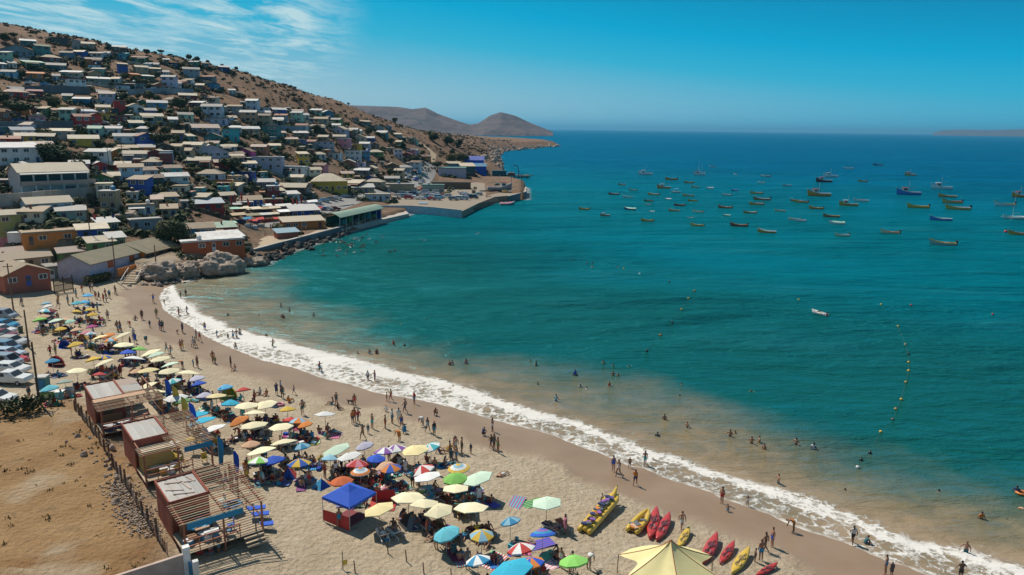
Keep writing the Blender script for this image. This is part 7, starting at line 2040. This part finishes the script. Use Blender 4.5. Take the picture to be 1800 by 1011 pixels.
def place_of(P):
    d, s = coast_dist(np.array([P.x]), np.array([P.y])); d = float(d[0])
    return d
def put(x, y, pose=None, child=False):
    P = hit(x, y); d = place_of(P)
    if d < -1:
        depth = min(.09*-d, 1.0)
        if pose == 'head': person(P, 'wading', 'up to the neck in the sea', None, child, z=-1.28*(.7 if child else 1))
        elif pose == 'swimming': person(P, 'swimming', 'in the sea', None, child, z=-.05)
        else: person(P, pose or rp.choice(['wading','wading','standing','raising a hand','walking']), 'in the shallow sea', None, child, z=-min(max(depth, .25), .95)*(.65 if child else 1), outfit=rp.choice(['shorts','swimsuit','shorts','swimsuit','tee']))
    else:
        where = 'at the edge of the surf' if d < 2 else 'on the wet sand' if d < 8 else 'on the dry sand'
        person(P, pose or rp.choice(['standing','standing','walking','walking','raising a hand']), where, None, child)
S = 'standing'; W_ = 'walking'; BD = 'bending down'; CR = 'crouching'; ST = 'sitting'; RU = 'running'; SW = 'swimming'; HD = 'head'; AO = 'spreading both arms'
def grp(ox, oy, s, rows):
    for r_ in rows:
        put(ox + r_[0]/s, oy + r_[1]/s, r_[2] if len(r_) > 2 else None, len(r_) > 3)
grp(200, 500, 4.2125, [(15,75),(295,140,AO),(375,150,S,1),(495,100),(533,80),(210,262,S),(318,250,W_),(160,268,ST),(483,232),(543,215),(120,318,BD),(268,318,S,1),(345,340),(362,345),(470,365,BD,1),(510,362),(675,340,W_),(765,390,W_,1),
  (612,410),(638,425),(495,485,W_),(510,485),(590,465),(605,470,W_),(847,405,S,1),(885,405,AO),(910,400),(935,380),(905,475,CR),(1180,468,RU),(1525,652,RU),(1065,230,SW),(1237,170),(1303,200),(1258,250),(1246,246),(1480,235),(735,580),(752,592,S,1),
  (868,620),(895,640,ST),(425,540),(392,510),(512,630,BD),(590,612,S,1),(622,625),(240,440,BD),(150,405),(160,440),(30,350),(50,345),(1207,822),(1237,802),(1250,845),(1335,815,W_,1),(1128,385,HD),(845,230,HD),(1300,880,ST),(1400,900,ST),(1080,820,ST),(1130,830,ST)])
grp(0, 480, 4.2125, [(435,225),(505,232),(160,240),(710,195),(735,200),(768,215),(788,215),(782,180),(812,188),(853,155),(670,140),(685,130),(800,350),(305,450),(415,610),(375,622),(870,430),(890,435),(545,250),(430,262),(610,150),(565,180),(385,375,S,1),(645,380),(655,400)])
grp(450, 480, 3, [(765,272,SW),(905,250,SW),(600,428),(637,428),(725,383),(783,384,HD),(1022,490),(1035,488),(1108,480),(1447,468,HD),(1477,487),(1682,542),(1487,592,HD),(1710,606,HD),(1743,613,HD),(1582,682),(1037,607,CR),(590,566),(627,572),(338,522,RU,1),
  (55,338,HD),(537,428,HD),(425,700),(520,705),(245,750),(690,677,S,1),(712,682),(835,692),(787,740),(690,737,CR,1),(945,752,CR),(718,797),(753,790),(767,820),(785,855,CR),(613,827),(592,850,S,1),(682,827),(563,877),(757,892,BD),(880,805,BD),(905,847),(940,857),
  (520,792),(540,795),(510,800),(1050,940),(1055,952),(1085,957),(1020,942,ST),(1133,957,S,1),(970,952,ST),(1198,862,CR),(1247,838),(1240,932),(1255,934),(1275,953),(400,698,ST),(435,720,ST)])
grp(1000, 800, 4.5, [(350,138),(392,172,W_),(480,106,W_,1),(600,96,W_),(522,250),(890,602,W_),(1208,392),(1255,462,CR,1),(1412,402,AO,1),(1655,238),(1470,852,S,1),(1515,852),(1550,772),(1605,742),(1775,622,BD),(155,910,BD),(25,950),(260,400,S,1)])
grp(1400, 780, 4.3775, [(130,52),(372,347,SW),(1112,378,SW),(1420,592),(1615,592,CR),(1690,392),(1710,492,BD),(430,782),(530,782,CR),(682,1008),(730,1020,S,1),(1300,862),(1260,1040)])
grp(1000, 440, 2.25, [(137,447,HD),(175,460,HD),(232,460,SW),(23,497,HD),(175,500),(195,498,HD),(160,537),(45,545,HD),(70,549,HD),(445,535,HD),(445,577,SW),(715,560,SW),(378,670),(467,703),(637,741),(657,724,HD),(722,768),(753,763),(772,788),(898,772),(968,790),(350,740,HD)])
# others seen near particular things
grp(400, 640, 3.889, [(735,785,S),(745,790),(780,755,W_),(1005,770,S),(1265,845,S),(1310,850,S,1),(130,790,S),(100,800,ST),(1520,640),(1565,670,S),(1530,690,S)])
grp(550, 800, 3.6, [(170,475,W_),(780,610,BD),(855,610,CR),(1110,590,ST),(1200,130,'lying down'),(1640,740,S)])
grp(240, 800, 5.054, [(800,300),(850,290),(990,200,S),(985,260),(740,240,ST)])
grp(0, 500, 4.2125, [(185,870,ST),(220,860,S),(165,160),(310,375),(325,372)])
grp(400, 330, 6.738, [(880,525),(930,510),(450,585),(510,495),(530,490),(145,500),(220,450),(420,500),(1240,405),(1130,430)])
# people, towels, chairs and bags in the shade of the umbrellas
_tw = MB().loft([[(-.9+1.8*i/6, y, .02 + .012*math.sin(i*2.1+y*5)) for y in (-.42,-.14,.14,.42)] for i in range(7)], cap=False, closed=False).mesh('towel', True)
def striped(c1, c2):
    key = ('stripe', c1, c2)
    if key in _mats: return _mats[key]
    m, t, p = nt_new('striped_cloth'); _mats[key] = m
    tc = nd(t, 'ShaderNodeTexCoord'); w = nd(t, 'ShaderNodeTexWave', bands_direction='Y'); w.inputs['Scale'].default_value = 1.8; t.links.new(tc.outputs['Object'], w.inputs['Vector'])
    t.links.new(mixc(t, rng(t, w.outputs['Fac'], .45, .55), PAL[c1], PAL[c2]), p.inputs['Base Color']); p.inputs['Roughness'].default_value = .9
    return m
_bag = MB().box(-.25,.25,-.15,.15,.0,.28).tube([(-.15,0,.28),(-.08,0,.42),(.08,0,.42),(.15,0,.28)], .02, 4).mesh('beach_bag')
_cool = MB().box(-.26,.26,-.17,.17,0,.30).mesh('body'); _coolid = MB().box(-.27,.27,-.18,.18,.303,.36).mesh('lid')
TC = ['red','azure','turq','pink','orange','white','royal','purple','lime','magenta','navy','skyblue','maroon']
SPOTS.sort(key=lambda q: -q[1])
for P, yy, market in SPOTS:
    near = yy > 690
    sx, sy = P.x + .9, P.y - .95
    def at_(dx, dy):
        return Vector((sx+dx, sy+dy, ground_z(sx+dx, sy+dy)))
    if ground_z(sx, sy) < 1.0: continue
    where = {0:'far up the beach',1:'halfway along the beach',2:'on the near beach'}[0 if yy < 640 else 1 if yy < 800 else 2]
    if market and rp.random() < .8:
        for k in (-.5, .5):
            fcol, ccol = rp.choice([('white','redwood'),('yellow','mustard'),('white','white'),('white','navy'),('white','maroon')])
            Q = at_(k*.9, k*.35); a = rp.uniform(-.5, .5) + 2.2
            lounger(Q, a, ccol, fcol, '%s lounger in umbrella shade %s' % (cname(ccol), where))
            if rp.random() < .75:
                R_ = Q.copy(); R_.z += .34
                person(R_, rp.choice(['sitting','lying down']), 'on a lounger ' + where, a + math.pi/2, extra=True)
    else:
        n = rp.choice([2, 3, 3])
        for k in range(n):
            Q = at_(rp.uniform(-.8,.8), rp.uniform(-.6,.6)); c1, c2 = rp.sample(TC, 2); a = rp.uniform(0, 3.1)
            tag(link('towel', _tw, [striped(c1, c2)], None, (Q.x, Q.y, Q.z + .05 + k*.012), a), '%s and %s beach towel %s' % (cname(c1), cname(c2), where), 'towel', 'beach towels')
            if rp.random() < .85:
                Q2 = Q.copy(); Q2.z += .06
                person(Q2, rp.choice(['sitting','sitting','lying down','crouching']), 'on a towel ' + where, a + math.pi/2, extra=True)
    for _b in range(rp.choice([0,1,1,2])):
        Q = at_(rp.uniform(-1.4,1.4), rp.uniform(-.9,.9)); c1 = rp.choice(TC)
        tag(link('beach_bag', _bag, [M(c1, .85, 'cloth')], None, Q, rp.uniform(0,3)), '%s beach bag %s' % (cname(c1), where), 'bag', 'beach bags')
    if rp.random() < .35:
        Q = at_(rp.uniform(-1.1,1.1), rp.uniform(-.9,.9)); c1 = rp.choice(['azure','red','navy','green'])
        rt = thing('cool_box', '%s cool box %s' % (cname(c1), where), 'cool box', Q, rp.uniform(0,3), 'cool boxes')
        link('body', _cool, [M(c1, .6)], rt); link('lid', _coolid, [M('white', .6)], rt)
    for k in range(rp.choice([1, 2, 3])):
        Q = at_(rp.uniform(-1.5,1.5), rp.uniform(-1.3,1.3)); person(Q, rp.choice(['sitting','sitting','crouching','lying down','standing']), where, child=rp.random() < .3, extra=True)
    if near and rp.random() < .35:
        Q = at_(rp.uniform(-1.3,1.3), rp.uniform(-1.1,.6)); person(Q, rp.choice(['standing','sitting','bending down','sitting']), where, child=rp.random() < .3, extra=True)
build_crowd()
for zx, zy, c1, c2, a in [(1545,690,'pink','white',.7),(1385,320,'lime','navy',.5),(1150,680,'red','white',1.0),(1440,580,'purple','royal',.5),(1290,310,'magenta','turq',1.3)]:
    P = hit(550+zx/3.6, 800+zy/3.6); tag(link('towel', _tw, [striped(c1, c2)], None, (P.x, P.y, P.z+.05), a, (1.2,1.4,1)), '%s and %s blanket spread on open sand' % (cname(c1), cname(c2)), 'blanket')

# ------------------------------------------------------------------ small things on the sand
def simple(name, mb, mat, P, label, cat, rz=0.0, group=None):
    return tag(mb.build(name, [mat] if not isinstance(mat, list) else mat, loc=P), label, cat, group)
for i, (zx, zy) in enumerate([(478,625),(595,690),(270,755),(705,755),(880,815)]):
    P = hit(550+zx/3.6, 800+zy/3.6); simple('stake', MB().cyl((0,0,-.3),(-.08,0,.95),.05,.04,6), M('brown', .9, 'wood'), P, 'short wooden stake in the open sand', 'stake', group='wooden stakes')
P = hit(603, 1005); r0 = thing('warning_flag', 'small yellow warning flag on a stick at the bottom edge', 'flag', P)
MB().cyl((0,0,-.2),(0,0,1.5),.03,.03,6).build('pole', [M('brown', .8)], r0); MB().add([(0,0,.75),(.35,.05,.8),(.3,0,.45),(0,0,.35)], [(0,1,2,3)]).build('cloth', [M('yellow', .8, 'cloth')], r0)
P = hit(470, 988); r0 = thing('sand_post', 'short post with shadow beside the deck steps', 'post', hit(452, 957)); MB().cyl((0,0,-.2),(0,0,2.1),.05,.05,6).build('pole', [M('brown', .8)], r0); MB().box(-.25,.25,-.02,.02,1.7,2.15).build('board', [M('slate', .8)], r0)
def ring_float(x, y, c1, label):
    P = hit(x, y); me = MB()
    rows = [[((.42+.13*math.cos(b))*math.cos(a), (.42+.13*math.cos(b))*math.sin(a), .13+.13*math.sin(b)) for b in [k*math.pi/4 for k in range(8)]] for a in [i*math.pi/8 for i in range(17)]]
    me.loft(rows, cap=False); tag(me.build('swim_ring', [Mgloss(c1, .4)], None, True, P), label, 'swim ring')
ring_float(*z7(358,285), 'pink', 'pink and white swim ring beside the grey tent'); ring_float(1795, 870, 'orange', 'orange swim ring in the sea at the right edge')
for i, (zx, zy, c) in enumerate([(1130,760,'yellow'),(1100,870,'yellow'),(1140,890,'mustard'),(860,930,'yellow'),(780,940,'yellow'),(1250,720,'yellow')]):
    P = hit(*zk(zx, zy)); simple('pedal_float', MB().blob((0,0,.25),.75,.32,.25,10,6).box(-.3,.3,-.2,.2,.4,.7), Mgloss(c, .4), P, 'moulded yellow float stored beside the middle kiosk', 'float', group='yellow floats')
# dog
P = hit(*z7(840,278)); r0 = thing('dog', 'black dog standing beside a person near the wet sand', 'dog', P, -.3)
db = MB(); db.loft([[(x, w*math.cos(k*math.pi/4), .42 + hh*math.sin(k*math.pi/4)) for k in range(8)] for x, w, hh in ((-.38,.06,.07),(-.3,.11,.12),(-.05,.10,.11),(.2,.12,.15),(.33,.09,.11),(.42,.06,.07))])
db.cyl((.36,0,.48),(.52,0,.66),.075,.07,8).loft([[(x, w*math.cos(k*math.pi/4), .68 - (x-.5)*.2 + w*math.sin(k*math.pi/4)) for k in range(8)] for x, w in ((.44,.05),(.52,.09),(.62,.075),(.74,.04))])
for x, b in ((-.3,-1),(.24,0)):
    for y in (-.07,.07):
        db.cyl((x,y,.40),(x+(.06 if b else 0),y,.20),.055,.035,6).cyl((x+(.06 if b else 0),y,.20),(x,y,.0),.033,.026,6)
db.cyl((-.38,0,.46),(-.58,0,.60),.03,.012,5)
for y in (-.06,.06): db.cyl((.50,y,.74),(.47,y*1.5,.84),.03,.01,5)
db.build('body', [M('black', .8)], r0, True)
# left edge: utility poles, bins, toilet, stall tables
def upole(x, y, h, label, arms=True):
    P = hit(x, y); r_ = thing('utility_pole', label, 'pole', P, .5, 'utility poles'); MB().cyl((0,0,-.5),(0,0,h),.13,.09,8).build('pole', [M('brown', .9, 'wood')], r_)
    if arms:
        MB().box(-.7,.7,-.05,.05,h-.6,h-.48).build('crossarm', [M('brown', .9, 'wood')], r_)
        for k in (-.55,0,.55): MB().cyl((k,0,h-.48),(k,0,h-.3),.04,.03,6).build('insulator', [M('white', .4)], r_)
for x, y, h, lab, a in [(*zcar(295,890),7.0,'leaning bare pole between the cars and the beach',False),(*zcar(215,470),5.5,'dark post right of the parked cars',False),(205,497,9.5,'tall utility pole in front of the long olive-roofed building',True),
    (*zcar(100,190),8,'utility pole beside the wooden house on stilts',True),(160,427,9,'utility pole behind the green houses',True),(*B(B4,500,560),4,'lamp post beside the granite boulders',False),(*B(B4,935,385),5,'lamp post behind the long red-orange terrace',False),
    (*B((130,260),500,350,8),8,'utility pole beside the red hillside house',True),(*B((130,260),700,330,8),8,'utility pole right of the red hillside house',True),(*B((340,260),850,690,8),8,'utility pole above the promenade market',True),(*B(B2,655,350),9,'utility pole above the harbour car park',True),(*B((0,165),1190,420,8),7,'utility pole on the hill road',True),(*B((200,165),1350,440,8),7,'utility pole in the middle of the hillside',True),(*B(B3,1070,520),8,'thin mast on the pier head',False),(*B(B3,1190,530),7,'second thin mast on the pier head',False)]:
    upole(x, y, h, lab, a)
def toilet():
    P = hit(78, 694); r_ = thing('portable_toilet', 'teal portable toilet with pale roof beside the car park', 'toilet', P, .15)
    MB().box(-.55,.55,-.55,.55,0,2.15).build('cabin', [M('teal', .6)], r_); MB().box(-.6,.6,-.6,.6,2.153,2.32).build('roof', [M('greywhite', .6)], r_); MB().box(-.4,.4,-.58,-.55,.1,2.0).build('door', [M('azure', .6)], r_)
toilet()
for zx, zy, w, c in [(360,850,120,'green'),(450,850,50,'cyan'),(515,830,50,'greywhite')]:
    P = hit(*zcar(zx, zy)); ww = w/4.2125*depth_of(P)/F_PX; r_ = thing('stall_table', '%s stall counter beside the farthest kiosk' % cname(c), 'stall', P, .15)
    MB().box(-ww/2,ww/2,-.4,.4,0,.9).build('counter', [M(c, .7)], r_); MB().box(-ww/2-.05,ww/2+.05,-.45,.45,.903,.96).build('top', [M('white', .6)], r_)
for i, (zx, zy) in enumerate([(155,360),(185,440),(200,560)]):
    P = hit(*zcar(zx, zy)); r_ = thing('litter_bin', 'dark bin between the parked cars and the beach', 'bin', P, 0, 'bins'); MB().cyl((0,0,0),(0,0,.95),.30,.36,10).build('body', [M(['darkgreen','brown','slate'][i], .7)], r_); MB().cyl((0,0,.953),(0,0,1.02),.38,.36,10).build('lid', [M('black', .6)], r_)
# gate at the top of the beach
def gate():
    a, b = hit(*B(B5,650,925)), hit(*B(B5,870,890)); d = b-a; L = d.length; r_ = thing('bar_gate', 'tall wooden bar gate behind the far end of the beach', 'gate', a, math.atan2(d.y, d.x))
    for x in (0, L*.5, L): MB().box(x-.08,x+.08,-.08,.08,-.3,3.0).build('post', [M('darkbrown', .9, 'wood')], r_)
    n = 22
    for i in range(n):
        x = L*(i+.5)/n; MB().box(x-.035,x+.035,-.03,.03,.1,2.6).build('bar', [M('brown', .9, 'wood')], r_)
    for z in (.4, 1.5, 2.4): MB().box(0,L,-.05,-.031,z-.06,z+.06).build('rail', [M('darkbrown', .9, 'wood')], r_)
gate()
def van_truck():
    P = hit(*B(B5,320,400)); r_ = thing('box_truck', 'white box truck parked behind the yellow house', 'truck', P, .25)
    MB().box(-3.2,1.4,-1.1,1.1,.7,3.0).build('cargo_box', [M('white', .5)], r_); MB().box(1.45,3.1,-1.0,1.0,.55,2.2).build('cab', [Mgloss('white', .3)], r_); MB().box(3.0,3.12,-.85,.85,1.35,2.05).build('windscreen', [Mglass()], r_)
    for x in (-2.2, 2.2):
        for y in (-1.0, 1.0): link('wheel', _wheel, [M('black', .8), M('grey', .5)], r_, (x, y, .42), scale=1.3)
van_truck()
# beach stairs with pale rails beside the boulders
def stairs():
    a, b = hit(226, 500), hit(243, 476); d = b-a; L = max(d.length, 3); r_ = thing('beach_steps', 'curved concrete steps with white rails beside the boulders', 'steps', a, math.atan2(d.y, d.x))
    for i in range(9): MB().box(L*i/9, L*(i+1)/9, -1.3, 1.3, -.6, .12+(b.z-a.z)*(i+1)/9).build('step', [M('sandstone', .9)], r_)
    for y in (-1.4, 1.4):
        MB().tube([(0,y,.9),(L*.5,y,1.1+(b.z-a.z)*.5),(L,y,1.0+(b.z-a.z))], .06).build('rail', [M('white', .6)], r_)
        for t in (0,.33,.66,1): MB().cyl((L*t,y,-.3),(L*t,y,.92+(b.z-a.z)*t),.05,.05,6).build('baluster', [M('white', .6)], r_)
stairs()

# ------------------------------------------------------------------ labels: where several things look alike, say which one
_ORD = ['first','second','third','fourth','fifth','sixth','seventh','eighth','ninth','tenth','eleventh','twelfth','thirteenth','fourteenth','fifteenth','sixteenth','seventeenth','eighteenth','nineteenth']
_TENS = {20:('twentieth','twenty'),30:('thirtieth','thirty'),40:('fortieth','forty'),50:('fiftieth','fifty'),60:('sixtieth','sixty'),70:('seventieth','seventy'),80:('eightieth','eighty'),90:('ninetieth','ninety')}
def ordinal(n):
    if n < 20: return _ORD[n-1]
    if n >= 100: return 'hundred-and-' + ordinal(n-100) if n > 100 else 'hundredth'
    t = n//10*10
    return _TENS[t][0] if n == t else _TENS[t][1] + '-' + _ORD[n-t-1]
def finish_labels():
    bpy.context.view_layer.update()
    same = {}
    for o in THINGS:
        same.setdefault(o['label'], []).append(o)
    for lab, os_ in same.items():
        if len(os_) == 1: continue
        os_.sort(key=lambda o: to_pixel(o.matrix_world.translation)[0])
        for i, o in enumerate(os_):
            o['label'] = '%s, %s' % (lab, 'leftmost' if i == 0 else 'rightmost' if i == len(os_)-1 else ordinal(i+1) + ' from left')
finish_labels()
